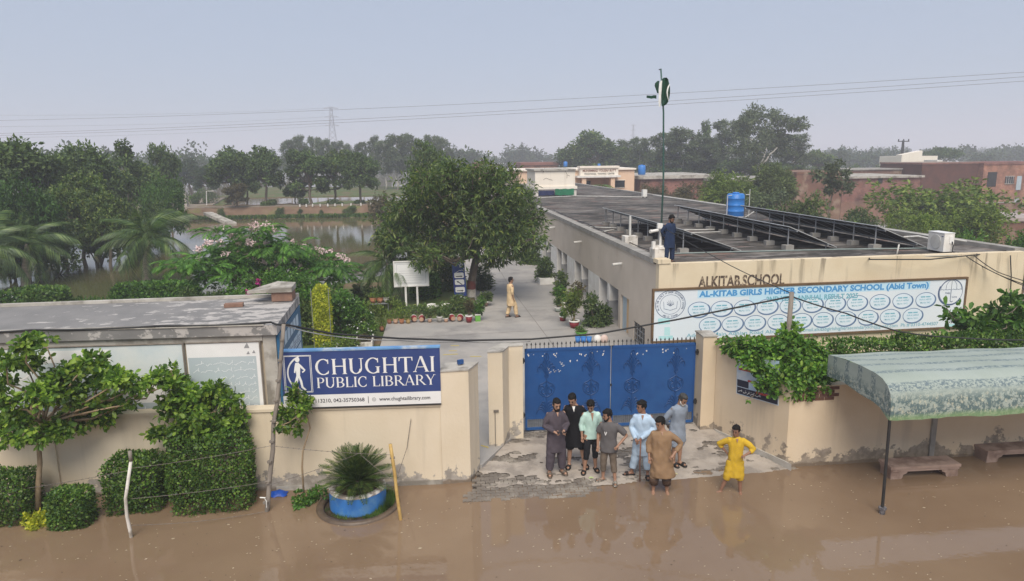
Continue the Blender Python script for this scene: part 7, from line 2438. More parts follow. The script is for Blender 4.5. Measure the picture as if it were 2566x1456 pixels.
tag(ob("distant_wood", far.mesh("distant_wood", FL_far)), "hazy far-off belts of trees along the horizon", "wood", kind='stuff')

# grass and reeds along the water's edge
mb = MB()
g = np.random.default_rng(44)
P_ = []
for k in range(9000):
    u = g.random()
    if u < .55:
        x = g.uniform(-27, 8)
        P_.append((x, 84.75 - (x + 9) * .055 + abs(g.normal()) * .55, .02, g.uniform(.15, .5)))
    elif u < .8:
        x = g.uniform(-24, -4)
        P_.append((x, 37.2 - abs(g.normal()) * 1.2 + (0 if x < -10 else (x + 10) * .35), .05, g.uniform(.12, .4)))
    else:
        P_.append((g.uniform(-44, -30), g.uniform(52, 70), .05, g.uniform(.2, .6)))
P_ = np.array(P_)
a = g.uniform(0, 6.28, len(P_))
wv = np.stack([np.cos(a), np.sin(a), 0 * a], -1) * (.03 + P_[:, 1:2] * .0012)
tp = P_[:, :3] + np.stack([g.normal(size=len(P_)) * .12, g.normal(size=len(P_)) * .12, P_[:, 3]], -1)
V = np.stack([P_[:, :3] - wv, P_[:, :3] + wv, tp + wv * .3, tp - wv * .3], 1).reshape(-1, 3)
mb.add(V, np.arange(len(V)).reshape(-1, 4))
ug = MB()
bl = [(-33 - 42 * k / 21 + g.normal(), 50 + 10 * g.random() + 3 * (k % 3), .9 + .5 * g.random(), 2.6, 1.6, 1.3) for k in range(22)]
leaves(ug, bl, 9000, .34, .2, .7, .1, .6, 4, 71)
tag(ob("undergrowth", ug.mesh("undergrowth", FL_dark)), "tangled undergrowth along the wooded bank of the pond", "undergrowth", kind='stuff')
tag(ob("shore_grass", mb.mesh("shore_grass", FL_grass)), "rough grass fringing the pond", "grass", kind='stuff')

# ================================================================ COURTYARD: POTS, BOARDS
def pot(px, py, wpx, hpx, mats, label, plant_=None, rim=None, seed=0, z=.15, square=False, taper=.72, name="potted_plant", cat="potted plant", group=None, Yo=0.):
    b_ = gp(px, py, z)
    Yb = b_[1] + Yo
    s_ = DEPTH(b_) / F_PX
    r_, h = wpx * s_ / 2, hpx * s_
    c_ = np.array([b_[0], Yb + r_, z])
    t = thing(name, c_, label, cat, group)
    n = 4 if square else 16
    pm_ = MB().lathe([(r_ * taper, 0), (r_ * .93, h * .82)], c_, n)
    o = part("pot_body", pm_, mats, t, not square)
    part("pot_rim", MB().lathe([(r_ * .99, h * .825), (r_ * 1.03, h * .9), (r_ * 1.0, h), (r_ * .8, h), (r_ * .78, h * .88)], c_, n, False), rim or mats, t, not square)
    part("soil", MB().lathe([(r_ * .86, h * .86), (.01, h * .9)], c_, n), M_soil, t)
    if square:
        for ch in t.children:
            ch.rotation_euler = (0, 0, math.pi / 4)
    if plant_:
        ml_, ph, pw_, n_, ln, wd, kind = plant_
        ph, pw_ = ph * s_ * 1.2, pw_ * s_ * .62
        top = c_ + (0, 0, h * .9)
        if kind == 'col':
            bl = [(top[0], top[1], top[2] + ph * f_, pw_ * (1.05 - .5 * f_), pw_ * (1.05 - .5 * f_), ph * .22) for f_ in (.15, .4, .65, .85)]
        elif kind == 'spike':
            bl = [(top[0], top[1], top[2] + ph * .12, pw_ * .6, pw_ * .6, ph * .16)]
        else:
            g_ = np.random.default_rng(seed)
            bl = [(top[0] + g_.normal() * pw_ * .4, top[1] + g_.normal() * pw_ * .3, top[2] + ph * g_.uniform(.25, .8), pw_ * .5, pw_ * .5, ph * .26) for _ in range(7)]
        m_ = MB()
        if kind == 'spike':
            g_ = np.random.default_rng(seed)
            V = []
            for k in range(n_):
                a, el = g_.uniform(0, 6.28), g_.uniform(.5, 1.5)
                d = np.array([math.cos(a) * math.cos(el), math.sin(a) * math.cos(el), math.sin(el)])
                L = ph * g_.uniform(.6, 1.05)
                sd2 = np.array([-math.sin(a), math.cos(a), 0]) * wd
                V += [top - sd2 * .4, top + d * L * .55 - sd2, top + d * L + np.array([math.cos(a), math.sin(a), -.3]) * L * .15, top + d * L * .55 + sd2]
            m_.add(np.array(V), np.arange(len(V)).reshape(-1, 4))
        else:
            leaves(m_, bl, n_, ln, wd, .6, .1, .7, 4, seed)
        part("foliage", m_, ml_, t)
        st_ = MB()
        for b2 in bl[:4]:
            st_.tube(limb(top - (0, 0, .03), b2[:3], 3, .02), [.018, .014, .01], 4)
        part("stem", st_, M_bark_tan, t)
    return t


cxx = lambda cx: 890.8 + cx * .2203
cyy = lambda cy: 616.7 + cy * .2203
pg = "pots lined up along the garden edge"
pot(cxx(298), cyy(972), 13, 13, M_terra, "clay pot with a tall slender green shrub at the near end of the row", (FL_yg, 44, 17, 700, .07, .035, 'col'), None, 1, group=pg)
for k, cx in enumerate((386, 456, 526, 600)):
    pot(cxx(cx), cyy(888 - (k == 3) * 2), 13.5, 13, [M_terra, M_terra_pale, M_terra, mat("ochre_pot", (.42, .30, .12), (.34, .24, .1), 5., .8)][k], ["clay pot with a yellow green plume, first beside the slender shrub", "pale clay pot with a narrow upright plume, second in the row", "clay pot with a short plume, third in the row", "ochre pot with a short plume next to the first tipped red pot"][k], (FL_yg, [18, 22, 17, 17][k], [14, 11, 13, 14][k], 420, .06, .03, 'col'), None, 2 + k, group=pg)
for k, cx in enumerate((386, 456, 526, 600)):
    q = gp(cxx(cx), cyy(805), .15)
    t = pot(cxx(cx), cyy(812), 10, 7, M_blue_paint, ["small blue pot behind the first plume pot", "small blue pot behind the narrow plume pot", "small blue pot behind the short plume clay pot", "small blue pot behind the ochre pot"][k], (FL_grass, 8, 10, 90, .06, .03, 'bush'), None, 12 + k, group="small blue pots of the second row", Yo=.6)


def tipped(cx, cy, label, yaw):
    c_ = gp(cxx(cx), cyy(cy), .15)
    r_ = 40 * .2203 * DEPTH(c_) / F_PX
    t = thing("tipped_pot", (c_[0], c_[1] + .05, .15), label, "flower pot", "dark red pots lying on their sides", yaw)
    m_ = MB()
    prof = [(.62, -.95), (.66, -.90), (.90, .3), (.93, .55)]
    th = np.arange(20) * 2 * math.pi / 20

    def hor(pr, mb, cap):
        V = np.concatenate([np.stack([r_ * a * np.cos(th), np.full(20, r_ * b2), r_ * .98 + r_ * a * np.sin(th)], -1) for a, b2 in pr])
        i = np.arange(len(pr) - 1)[:, None] * 20
        k = np.arange(20)[None, :]
        mb.add(V, np.stack([i + k, i + (k + 1) % 20, i + 20 + (k + 1) % 20, i + 20 + k], -1).reshape(-1, 4))
        if cap:
            mb.f.append((np.array([list(range(20))]) + mb.n - len(V), 0))
        return mb
    part("pot_body", hor(prof, m_, False), M_red_pot, t, True, local=True)
    part("pot_rim", hor([(.935, .54), (1.0, .56), (1.0, .8), (.9, .82), (.86, .6)], MB(), False), M_white, t, True, local=True)
    part("pot_base", hor([(.615, -.952), (.45, -.955)], MB(), True), M_terra_pale, t, local=True)
    part("soil", hor([(.87, .55), (.2, .56)], MB(), True), M_soil, t, local=True)


tipped(668, 866, "dark red pot lying tipped, first of the left pair", .2)
tipped(756, 866, "dark red pot lying tipped, second of the left pair", -.12)
tipped(1102, 858, "dark red pot lying tipped, first of the pair by the shrubs", .25)
tipped(1190, 858, "dark red pot lying tipped, beside the upright red pot", -.25)
pot(cxx(846), cyy(873), 12, 11, M_terra_pale, "pinkish clay pot with a feathery plant after the left tipped pair", (FL_mid, 17, 19, 420, .09, .04, 'bush'), M_white_old, 21, group=pg)
pot(cxx(960), cyy(872), 16, 15, M_conc, "grey pot with white rim and a spiky cycad", (FL_dark, 18, 22, 110, .1, .012, 'spike'), M_white, 22, group=pg)
pot(cxx(1032), cyy(870), 12, 11, M_terra_pale, "small pinkish pot between the cycad and second tipped pair", (FL_mid, 14, 13, 300, .07, .04, 'bush'), M_white_old, 23, group=pg)
pot(cxx(1296), cyy(877), 19, 19, M_red_pot, "upright dark red pot with white rim and a reddish plant", (FL_red, 34, 19, 600, .09, .04, 'bush'), M_white, 24, group=pg, taper=.66)
pot(cxx(1395), cyy(862), 20, 19, M_green_pot, "square green pot with white rim and tall leafy canes at the row end", (FL_bright, 36, 24, 800, .13, .04, 'bush'), M_white, 25, square=True, group=pg, taper=.9)
pot(cxx(1486), cyy(692), 17, 13, mat("brown_urn", (.2, .13, .11), (.16, .10, .09), 4., .7), "brown urn with a white rim standing alone on the path by the mango", (FL_mid, 22, 24, 520, .12, .06, 'bush'), M_white, 26, group="urns on the path", taper=.55)
for k, (cx, cy, lab) in enumerate(((205, 672, "clay pot on the rack end"), (285, 668, "clay pot in the middle of the wire rack"), (345, 665, "grey pot on the far end of the wire rack"))):
    pass
rk = thing("plant_rack", gp(cxx(235), cyy(760), .12), "thin metal plant rack holding three small pots at the garden edge", "rack")
r0_, r1_ = yp(cxx(165), cyy(648), 31.0), yp(cxx(372), cyy(640), 31.0)
zt_ = (r0_[2] + r1_[2]) / 2
mb = MB()
for x in (r0_[0], r1_[0]):
    for y in (30.8, 31.25):
        mb.tube([(x, y, .1), (x, y, zt_ + .02)], .015, 5)
part("rack_frame", mb, M_steel, rk)
part("rack_shelf", MB().bx(r0_[0] - .02, r1_[0] + .02, 30.78, 31.27, zt_ - .03, zt_), M_steel, rk)
for k, (f_, ml_, m2, lab) in enumerate(((.18, FL_yg, M_terra, "terracotta pot with yellow green tuft on the rack's near corner"), (.55, FL_grass, M_terra, "terracotta pot on the middle of the plant rack"), (.9, FL_yg, M_conc, "grey pot with yellow green ball on the rack's far corner"))):
    x = r0_[0] + (r1_[0] - r0_[0]) * f_
    t = thing("potted_plant", (x, 31.0, zt_), lab, "potted plant", "pots on the plant rack")
    part("pot_body", MB().lathe([(.10, .002), (.15, .2)], (x, 31.0, zt_), 12), m2, t, True)
    part("pot_rim", MB().lathe([(.155, .201), (.165, .23), (.12, .23)], (x, 31.0, zt_), 12), m2, t, True)
    part("foliage", leaves(MB(), [(x, 31, zt_ + .34, .15, .15, .13)], 220, .07, .035, .6, 0, .8, 4, 90 + k), ml_, t)
for k, (cx, cy, wq) in enumerate(((870, 690, .34), (1035, 688, .42), (1120, 684, .3))):
    q = gp(cxx(cx), cyy(cy), .12)
    q[1] -= 1.6
    q = gp(cxx(cx), cyy(cy) + 9, .15)
    solo("painted_boulder", MB().ball(q + (0, .2, .12), (wq, .22, .17), 10, 6), M_white, ["whitewashed boulder behind the cycad pot", "larger whitewashed boulder behind the small pinkish pot", "whitewashed boulder nearest the tall blue sign"][k], "boulder", "whitewashed boulders", True, base=q)
shrub("potted_shrubs_backdrop"[:0] + "flower_bed_shrub", [(1030, 782, 18), (1058, 778, 18), (1085, 782, 18), (1110, 778, 20), (1138, 770, 22), (1150, 755, 20), (1166, 766, 18), (1010, 780, 16), (1175, 785, 12)], 30.9, 4200, .11, .06, FL_mid, "low mixed shrubs growing behind the pot row below the blue sign", 95, .3, (M_wpetal, 30, .05, 3))
shrub("flower_bed_shrub", [(950, 768, 22), (975, 772, 18), (1000, 772, 18), (928, 772, 20), (985, 755, 14), (955, 785, 14)], 30.9, 3000, .10, .05, FL_yg, "low green bed of seedlings beneath the plant rack", 96, .3)
# long white-rimmed trough at the courtyard edge
q = gp(915, 862, .15)
t = thing("flower_trough", (q[0], 25.6, .15), "white rimmed square trough of red leaved seedlings at the courtyard edge", "planter")
part("trough_wall", MB().bx(q[0] - .32, q[0] + .32, 25.2, 25.25, .15, .42).bx(q[0] - .32, q[0] + .32, 26.35, 26.4, .15, .42).bx(q[0] - .32, q[0] - .27, 25.251, 26.349, .15, .42).bx(q[0] + .27, q[0] + .32, 25.251, 26.349, .15, .42), M_white_old, t)
part("soil", MB().bx(q[0] - .269, q[0] + .269, 25.251, 26.349, .16, .34), M_soil, t)
part("foliage", leaves(MB(), [(q[0], 25.6, .42, .22, .3, .08), (q[0], 26.0, .42, .22, .3, .1)], 380, .07, .04, .8, 0, .9, 4, 97), FL_red, t)

# white notice board
nb = gp(1030, 768, .12)
NY = nb[1]
a, b_, c_ = yp(990, 717, NY), yp(1073, 717, NY), yp(1073, 655, NY)
nbt = thing("notice_board", (nb[0], NY, .12), "white notice board on two white posts standing before the dark hedge", "notice board")
part("board", MB().bx(a[0], b_[0], NY, NY + .05, a[2], c_[2]), M_sign_white, nbt)
part("board_frame", MB().bx(a[0] - .05, b_[0] + .05, NY - .03, NY + .07, a[2] - .05, a[2] - .001).bx(a[0] - .05, b_[0] + .05, NY - .03, NY + .07, c_[2] + .001, c_[2] + .05).bx(a[0] - .05, a[0] - .001, NY - .03, NY + .07, a[2], c_[2]).bx(b_[0] + .001, b_[0] + .05, NY - .03, NY + .07, a[2], c_[2]), M_white, nbt)
for px_ in (1017, 1046):
    x = yp(px_, 740, NY)[0]
    part("post", MB().bx(x - .045, x + .045, NY - .02, NY + .07, .0, a[2] - .052), M_white, nbt)
mb = MB()
o2 = np.array([a[0], NY, a[2]])
W_, H_ = b_[0] - a[0], c_[2] - a[2]
line2(mb, o2, PX, PZ, [(.1, .1), (W_ - .1, .1), (W_ - .1, H_ - .1), (.1, H_ - .1), (.1, .1)], .012, 0, .004)
urdu(mb, o2, PX, PZ, .5, W_ - .4, H_ - .22, .16, .022, 3, .006)
for k in range(6):
    line2(mb, o2, PX, PZ, [(.2, H_ - .42 - k * .11), (W_ - .2 - .1 * (k % 2), H_ - .42 - k * .11)], .008, 0, .005)
part("board_lettering", mb, mat("grey_print_fine", (.35, .35, .35), (.42, .42, .42), 4., .6), nbt)

# tall blue direction sign
ds = gp(1152, 753, .12)
DY = ds[1]
a, b_, c_ = yp(1139, 752, DY), yp(1170, 752, DY), yp(1166, 651, DY)
a[2] = b_[2] = .35
dst = thing("direction_sign", (ds[0], DY, .12), "tall narrow blue sign with three white arrow plates beside the mango trunk", "sign")
part("sign_panel", MB().hexa([(a[0], DY, .35), (b_[0], DY, .35), (b_[0], DY + .05, .35), (a[0], DY + .05, .35), (a[0] - .09, DY, c_[2]), (b_[0] - .09, DY, c_[2]), (b_[0] - .09, DY + .05, c_[2]), (a[0] - .09, DY + .05, c_[2])]), mat("blue_sign_print", (.035, .045, .19), (.04, .10, .30), .9, .4), dst)
for k in (0, 1):
    part("post", MB().tube([(a[0] + .08 + k * (b_[0] - a[0] - .16), DY + .08, 0), (a[0] + .0 + k * (b_[0] - a[0] - .16), DY + .08, c_[2])], .025, 6), M_steel, dst)
W_, H_ = b_[0] - a[0], c_[2] - .35
oo = lambda u, v: np.array([a[0] - .09 * v + W_ * u, DY, .35 + H_ * v])
mb = MB()
for v0 in (.50, .31, .10):
    q = [(.12, .02), (.2, 0), (.8, 0), (.88, .02), (.88, .13), (.8, .15), (.2, .15), (.12, .13)]
    mb.poly([oo(u, v0 + v) - (0, .004, 0) for u, v in q])
part("white_plate", mb, M_sign_white, dst)
mb = MB()
for v0, ang_ in ((.525, 0), (.345, .6), (.125, 0)):
    cs, sn = math.cos(ang_), math.sin(ang_)
    P_ = [(-.16, -.02), (.08, -.02), (.08, -.05), (.17, 0), (.08, .05), (.08, .02), (-.16, .02)]
    sgn = -1 if ang_ else 1
    mb.poly([oo(.5, v0 + .02) + np.array([sgn * (x * cs - y * sn), -.008, (x * sn + y * cs) * (1 if ang_ else 1) * 1.0]) for x, y in (P_ if sgn > 0 else P_[::-1])])
part("arrow", mb, M_sign_dark, dst)
mb = MB()
urdu(mb, oo(0, .70), PX, PZ, .06, W_ - .06, .0, .16, .02, 9, .004)
for k in range(3):
    line2(mb, oo(.2, .60 - k * .02), PX, PZ, [(0, 0), (W_ * .6, 0)], .01, 0, .006)
part("sign_script", mb, M_sign_white, dst)
mb = MB()
disc2(mb, oo(.28, .88), PX, PZ, .10, .10, off=.004)
part("round_emblem", mb, mat("olive_emblem", (.30, .34, .14), (.24, .3, .14), 6., .6), dst)
mb = MB()
ring2(mb, oo(.72, .88), PX, PZ, .11, .11, .02, 20, off=.004)
line2(mb, oo(.72, .88), PX, PZ, [(-.05, -.05), (.0, .07), (.06, -.02)], .03, 0, .006)
rect2(mb, oo(.72, .80), PX, PZ, -.1, 0, .1, .03, 0, .004)
part("seal_emblem", mb, M_sign_white, dst)

# ---- plants against the school verandah
sx2 = lambda cx: 1353.3 + cx * .18824
sy2 = lambda cy: 599.6 + cy * .18824
vg = "pots along the verandah"
pot(1442, 824, 28, 19, M_red_pot, "wide dark red and white pot with lanky canes before the verandah", (FL_yg, 62, 42, 900, .16, .05, 'bush'), M_white, 31, group=vg, taper=.7)
pot(1418, 779, 19, 22, M_white_old, "tall white urn pot beside the lanky cane pot", (FL_bright, 10, 14, 160, .07, .04, 'bush'), M_white, 32, group=vg, taper=.6)
pot(1412, 806, 18, 13, M_red_pot, "small red pot with white rim in front of the tall white urn", (FL_bright, 16, 20, 300, .08, .05, 'bush'), M_white, 33, group=vg)
pot(1400, 783, 18, 12, mat("grey_green_pot", (.25, .28, .24), (.2, .23, .2), 4., .7), "grey green pot with white rim left of the tall white urn", (FL_mid, 22, 20, 360, .10, .05, 'bush'), M_white, 34, group=vg)
pot(1405, 768, 18, 10, M_terra, "clay pot with flowering plant behind the tall white urn", (FL_bright, 34, 22, 500, .10, .06, 'bush'), M_white, 35, group=vg)
pot(1460, 846, 30, 12, M_green_pot, "low green bowl of grass at the gate end of the verandah", (FL_grass, 10, 28, 260, .12, .03, 'bush'), M_green_pot, 36, group=vg)
pot(1445, 770, 20, 16, mat("black_pot", (.03, .03, .03), (.04, .04, .04), 4., .6), "black pot with a reddish leaved bush by the third verandah pier", (FL_red, 46, 34, 700, .10, .06, 'bush'), None, 37, group=vg)
shrub("verandah_bush", [(1494, 790, 28), (1486, 812, 26), (1508, 780, 20), (1502, 812, 24), (1478, 762, 16), (1486, 745, 12), (1510, 800, 22)], 27.2, 4200, .12, .07, FL_dark, "big dark bush against the verandah openings by the gate", 101, .3)
shrub("verandah_bush", [(1404, 712, 16), (1408, 690, 12), (1400, 735, 16), (1410, 740, 14)], 33.5, 1700, .12, .07, FL_mid, "slim bush climbing a verandah pier behind the pots", 102, .3)
shrub("verandah_bush", [(1366, 672, 18), (1362, 690, 18), (1374, 692, 16), (1368, 655, 10)], 37.4, 2000, .16, .07, FL_dark, "dark rounded bush in the white box planter along the verandah", 103, .3)
shrub("verandah_bush", [(1330, 640, 18), (1322, 655, 18), (1340, 658, 16)], 44, 2000, .2, .1, FL_dark, "dark bush furthest along the verandah under the mango crown", 104, .4)
q = gp(1369, 713, .15)
solo("box_planter", MB().prism([(q[0] - .35, q[1]), (q[0] + .45, q[1]), (q[0] + .5, q[1] + .7), (q[0] - .4, q[1] + .7)], .15, .47), M_white, "white box planter under the dark rounded verandah bush", "planter", base=q)
for k, (px_, m_, lab) in enumerate(((1448, M_blue_paint, "blue bucket nearest the gate spears"), (1462, M_blue_paint, "second blue bucket behind the gate"), (1476, M_blue_paint, "third blue bucket beside the white sacks"))):
    q = gp(px_, 858, .15)
    t = thing("plastic_bucket", q, lab, "bucket", "blue buckets behind the gate")
    part("bucket_body", MB().lathe([(.08, 0), (.105, .2)], q, 14), m_, t, True)
    part("bucket_rim", MB().lathe([(.107, .201), (.115, .215), (.09, .215)], q, 14), m_, t, True)
for k, (px_, lab) in enumerate(((1497, "white sack slumped behind the gate"), (1514, "pale pinkish sack next to the white one behind the gate"))):
    q = gp(px_, 858, .15)
    solo("cement_sack", MB().ball(q + (0, 0, .13), (.15, .14, .17), 12, 8), M_white if k == 0 else mat("pinkish_sack", (.62, .48, .42), (.55, .42, .37), 4., .8), lab, "sack", "sacks behind the gate", True, base=q)

# ================================================================ PEOPLE
def fused(mb, voxel, name):
    """one continuous skin over overlapping forms"""
    me = mb.mesh(name + "_forms", [])
    o = bpy.data.objects.new(name + "_forms", me)
    COL.objects.link(o)
    md = o.modifiers.new("skin", 'REMESH')
    md.mode = 'VOXEL'
    md.voxel_size = voxel
    md.adaptivity = 0.0
    sm = o.modifiers.new("soften", 'SMOOTH')
    sm.iterations = 3
    sm.factor = .5
    dg = bpy.context.evaluated_depsgraph_get()
    ev = o.evaluated_get(dg)
    em = ev.to_mesh()
    n, k = len(em.vertices), len(em.polygons)
    co = np.zeros(n * 3, np.float32)
    em.vertices.foreach_get("co", co)
    F_ = [tuple(p.vertices) for p in em.polygons]
    ev.to_mesh_clear()
    bpy.data.objects.remove(o)
    bpy.data.meshes.remove(me)
    return co.reshape(-1, 3), F_


HEAD = [(-.118, .018, .022, -.060), (-.108, .036, .042, -.045), (-.088, .050, .062, -.028), (-.060, .060, .080, -.012), (-.03, .067, .090, -.004), (0, .071, .096, .0), (.035, .074, .099, .003), (.068, .070, .092, .006), (.092, .056, .074, .010), (.108, .034, .046, .012), (.115, .008, .012, .012)]
SKIN = {}


def skin_mat(c):
    nm = "skin_%d" % int(c[0] * 1000)
    if nm not in SKIN:
        SKIN[nm] = mat(nm, c, tuple(x * .86 for x in c), 9., .5, .05, 40, .35)
    return SKIN[nm]


M_hair = mat("black_hair", (.008, .0075, .007), (.014, .012, .011), 30., .7, .3, 60, .12)
M_hair_g = mat("greying_hair", (.022, .021, .02), (.06, .058, .055), 30., .6, .3, 60, .3)
M_beard_w = mat("white_beard_hair", (.55, .53, .50), (.42, .40, .37), 30., .7, .3, 60, .2)
M_eye = mat("dark_eye", (.012, .010, .010), None, 5., .3)


def cloth(name, c, rough=.85):
    return mat(name, c, tuple(x * .82 for x in c), 5., rough, .12, 16, .15)


def person(loc, h, head_deg, label, kz, sh, skin=(.23, .115, .07), arms=None, legs=None, hem=.50, sleeve=1.0, cuff=.12, look=(0, 0), hair='short', beard=None, girth=1.0, lean=(0, 0), flare=1.0,
           sleeve_r=1.0, tucked=False, leg_r=1.0, shoes=None, seed=0, fold=.035, kname="kameez", sname="shalwar", extra=None, hemoff=(0, 0), wet=None, hair_mat=None):
    k = h / 1.72
    t = thing("person", loc, label, "person", None, R(head_deg))
    sk = skin_mat(skin)
    A = arms or [((-.24, .02, 1.13), (-.25, -.06, .87)), ((.24, .02, 1.13), (.25, -.06, .87))]
    Lg = legs or [((-.11, -.02, .49), (-.13, 0, .075), 0), ((.11, -.02, .49), (.13, 0, .075), 0)]
    lx, ly = lean
    S = lambda x, y, z: np.array([x + lx * (z - .9), y + ly * (z - .9), z]) if z > .9 else np.array([x, y, z])
    body = MB()
    body.rings([(*S(0, .0, z), rx * girth, ry * girth) for z, rx, ry in ((.84, .13, .09), (.90, .165, .115), (.98, .155, .11), (1.06, .145, .105), (1.18, .16, .112), (1.28, .172, .118), (1.36, .165, .095), (1.42, .11, .072), (1.455, .07, .062), (1.50, .055, .058), (1.56, .05, .055))], 18)
    sh_pts = [S(-.168, .01, 1.372), S(.168, .01, 1.372)]
    wr = []
    for (el, w_), s_ in zip(A, sh_pts):
        el, w_ = S(*el), S(*w_)
        body.tube([s_, s_ * .45 + el * .55, el, el * .5 + w_ * .5, w_], [.050, .046, .041, .037, .028], 10)
        body.ball(s_, .056, 10, 7)
        d = (w_ - el) / np.linalg.norm(w_ - el)
        body.tube([w_ - d * .01, w_ + d * .03, w_ + d * .075, w_ + d * .095], [.026, .036, .036, .02], 10, squash=(1, .62))
        wr.append((w_, d))
    for (kn, an, yaw), hx in zip(Lg, (-.09, .09)):
        kn, an = np.array(kn), np.array(an)
        body.tube([(hx, 0, .90), (hx * .7 + kn[0] * .3, kn[1] * .4, .72), kn, kn * .55 + an * .45 + (0, .015, 0), an], [.092, .082, .056, .054, .036], 10)
        f = np.array([math.sin(R(yaw)), -math.cos(R(yaw)), 0])
        z0 = an[2] - .04
        body.tube([an * [1, 1, 0] + f * -.055 + (0, 0, z0 + .0), an * [1, 1, 0] + f * .02 + (0, 0, z0 + .012), an * [1, 1, 0] + f * .11 + (0, 0, z0 - .004), an * [1, 1, 0] + f * .175 + (0, 0, z0 - .010)], [.034, .040, .040, .020], 10, squash=(1.05, .8))
    Mh = Matrix.Rotation(R(look[0]), 3, 'Z') @ Matrix.Rotation(R(look[1]), 3, 'X')
    Mh = np.array(Mh)
    hc = S(0, -.015, 1.605)
    pv = np.array([0, .03, -.09])

    def hd(V):
        return ((np.asarray(V) - pv) @ Mh.T) * 1.08 + pv + hc
    hm = MB().rings([(0, yo, z, rx, ry) for z, rx, ry, yo in HEAD], 18)
    hm.tube([(0, -.092, .012), (0, -.104, -.012), (0, -.108, -.032), (0, -.092, -.042)], [.007, .011, .016, .008], 7)
    for sg_ in (-1, 1):
        hm.ball((sg_ * .074, .012, -.012), (.012, .02, .03), 8, 6)
    hm.v = [hd(v) for v in hm.v]
    hm.f = [(f, m_) for f, m_ in hm.f]
    off = body.n
    for v in hm.v:
        body.v.append(v)
    for f, m_ in hm.f:
        body.f.append((f + off, m_))
    body.n += hm.n
    V, F_ = fused(body, .0145, "body")
    bm = MB().add(V, F_)
    for (w_, d) in wr:                           # five fingers on each hand, each bent on its own
        side = np.cross(d, [0, -1.0, .2])
        side /= max(np.linalg.norm(side), 1e-6)
        nrm = np.cross(side, d)
        for j, (o_, L) in enumerate(((-.026, .058), (-.009, .068), (.009, .064), (.025, .05))):
            b_ = w_ + d * .085 + side * o_
            bm.tube([b_, b_ + d * L * .5 + nrm * .006, b_ + d * L * .85 + nrm * .026, b_ + d * L * .95 + nrm * .045], [.0088, .0084, .0078, .005], 6)
        b_ = w_ + d * .035 - side * .03
        bm.tube([b_, b_ - side * .022 + d * .025 + nrm * .01, b_ - side * .024 + d * .055 + nrm * .025], [.0105, .0098, .006], 6)
    bm.v = [v * k for v in bm.v]
    bd = part("body", bm, sk, t, True, local=True)
    # face and hair
    fm = MB()
    for sg_ in (-1, 1):
        fm.ball((sg_ * .030, -.087, -.002), (.013, .010, .008), 8, 6)
    fm.v = [hd(v) * k for v in fm.v]
    part("eyes", fm, M_eye, t, True, local=True)
    hr = MB()
    for sg_ in (-1, 1):
        hr.tube([(sg_ * .012, -.098, .020), (sg_ * .03, -.096, .027), (sg_ * .05, -.083, .022)], [.005, .006, .004], 5)
    hs = 1.02 if hair == 'short' else 1.13
    hr.rings([(0, .006 + (.014 if z < .07 else .002), z, rx * 1.06 * hs, ry * 1.04 * hs) for z, rx, ry in ((.060, .060, .074), (.075, .074, .096), (.098, .066, .088), (.122, .046, .062), (.136 * hs, .014, .018))], 16)
    hr.ball((0, .032, .02), (.0755 * hs, .078 * hs, .09), 14, 10)
    hr.ball((0, .04, -.04), (.058, .058, .05), 10, 7)
    for sg_ in (-1, 1):
        hr.ball((sg_ * .066, .0, .03), (.014, .045, .05), 8, 6)
    if hair == 'thick':
        hr.ball((0, -.02, .095), (.068, .08, .035), 12, 8)
    hr.v = [hd(v) * k for v in hr.v]
    part("hair", hr, hair_mat or M_hair, t, True, local=True)
    if beard:
        br = MB()
        br.tube([(-.03, -.094, -.052), (0, -.102, -.047), (.03, -.094, -.052)], [.006, .009, .006], 6)
        if beard[0] != 'mous':
            L = .05 if beard[0] == 'full' else .035
            br.ball((0, -.052, -.098), (.05, .047, L), 12, 8)
            for sg_ in (-1, 1):
                br.tube([(sg_ * .066, -.005, -.02), (sg_ * .060, -.03, -.062), (sg_ * .036, -.06, -.095)], [.012, .018, .02], 7)
        br.v = [hd(v) * k for v in br.v]
        part("beard", br, beard[1], t, True, local=True)
    # upper garment
    g = np.random.default_rng(seed)
    up = MB()
    G_ = girth
    ring_ = [(1.468, .066, .062), (1.45, .085, .075), (1.425, .125, .092), (1.385, .172, .112), (1.35, .19, .122), (1.28, .192, .136), (1.16, .180, .134), (1.05, .178, .132), (.96, .190, .140)]
    if hem < .9:
        n_ = 5
        for i in range(1, n_ + 1):
            z = .96 + (hem - .96) * i / n_
            u = i / n_
            ring_.append((z, .190 + .028 * u * flare, .140 + .022 * u * flare))
    rr = [(*(S(0, .0, z) + np.array([hemoff[0], hemoff[1], 0]) * max(0, (.96 - z) / .5)), rx * (G_ if z < 1.4 else 1), ry * (G_ if z < 1.4 else 1)) for z, rx, ry in ring_]
    up.rings(rr[::-1], 40, True, 0, fold, 9, seed)
    up.v[-1] = up.v[-1]
    for (el, w_), s_ in zip(A, sh_pts):
        el, w_ = S(*el), S(*w_)
        e_ = el + (w_ - el) * max(0, sleeve * 2 - 1) * .97 if sleeve > .5 else s_ + (el - s_) * sleeve * 2
        pts = [s_ * .8 + S(0, 0, 1.36) * .2, s_ * .5 + el * .5] + ([el] if sleeve > .5 else []) + [e_]
        rad = ([.072, .068, .060, .050] if sleeve > .5 else [.074, .074, .070])
        if sleeve > .5:
            pts.insert(3, el * .5 + e_ * .5)
            rad = [.072, .068, .060, .056, .050]
        up.tube(pts, np.array(rad) * sleeve_r, 12)
        up.ball(s_ * (.93, 1, 1) + (0, 0, -.012), .070, 12, 8)
    V, F_ = fused(up, .0165, "top")
    # soft creases
    th_ = np.arctan2(V[:, 1], V[:, 0])
    nrm = np.zeros(len(V))
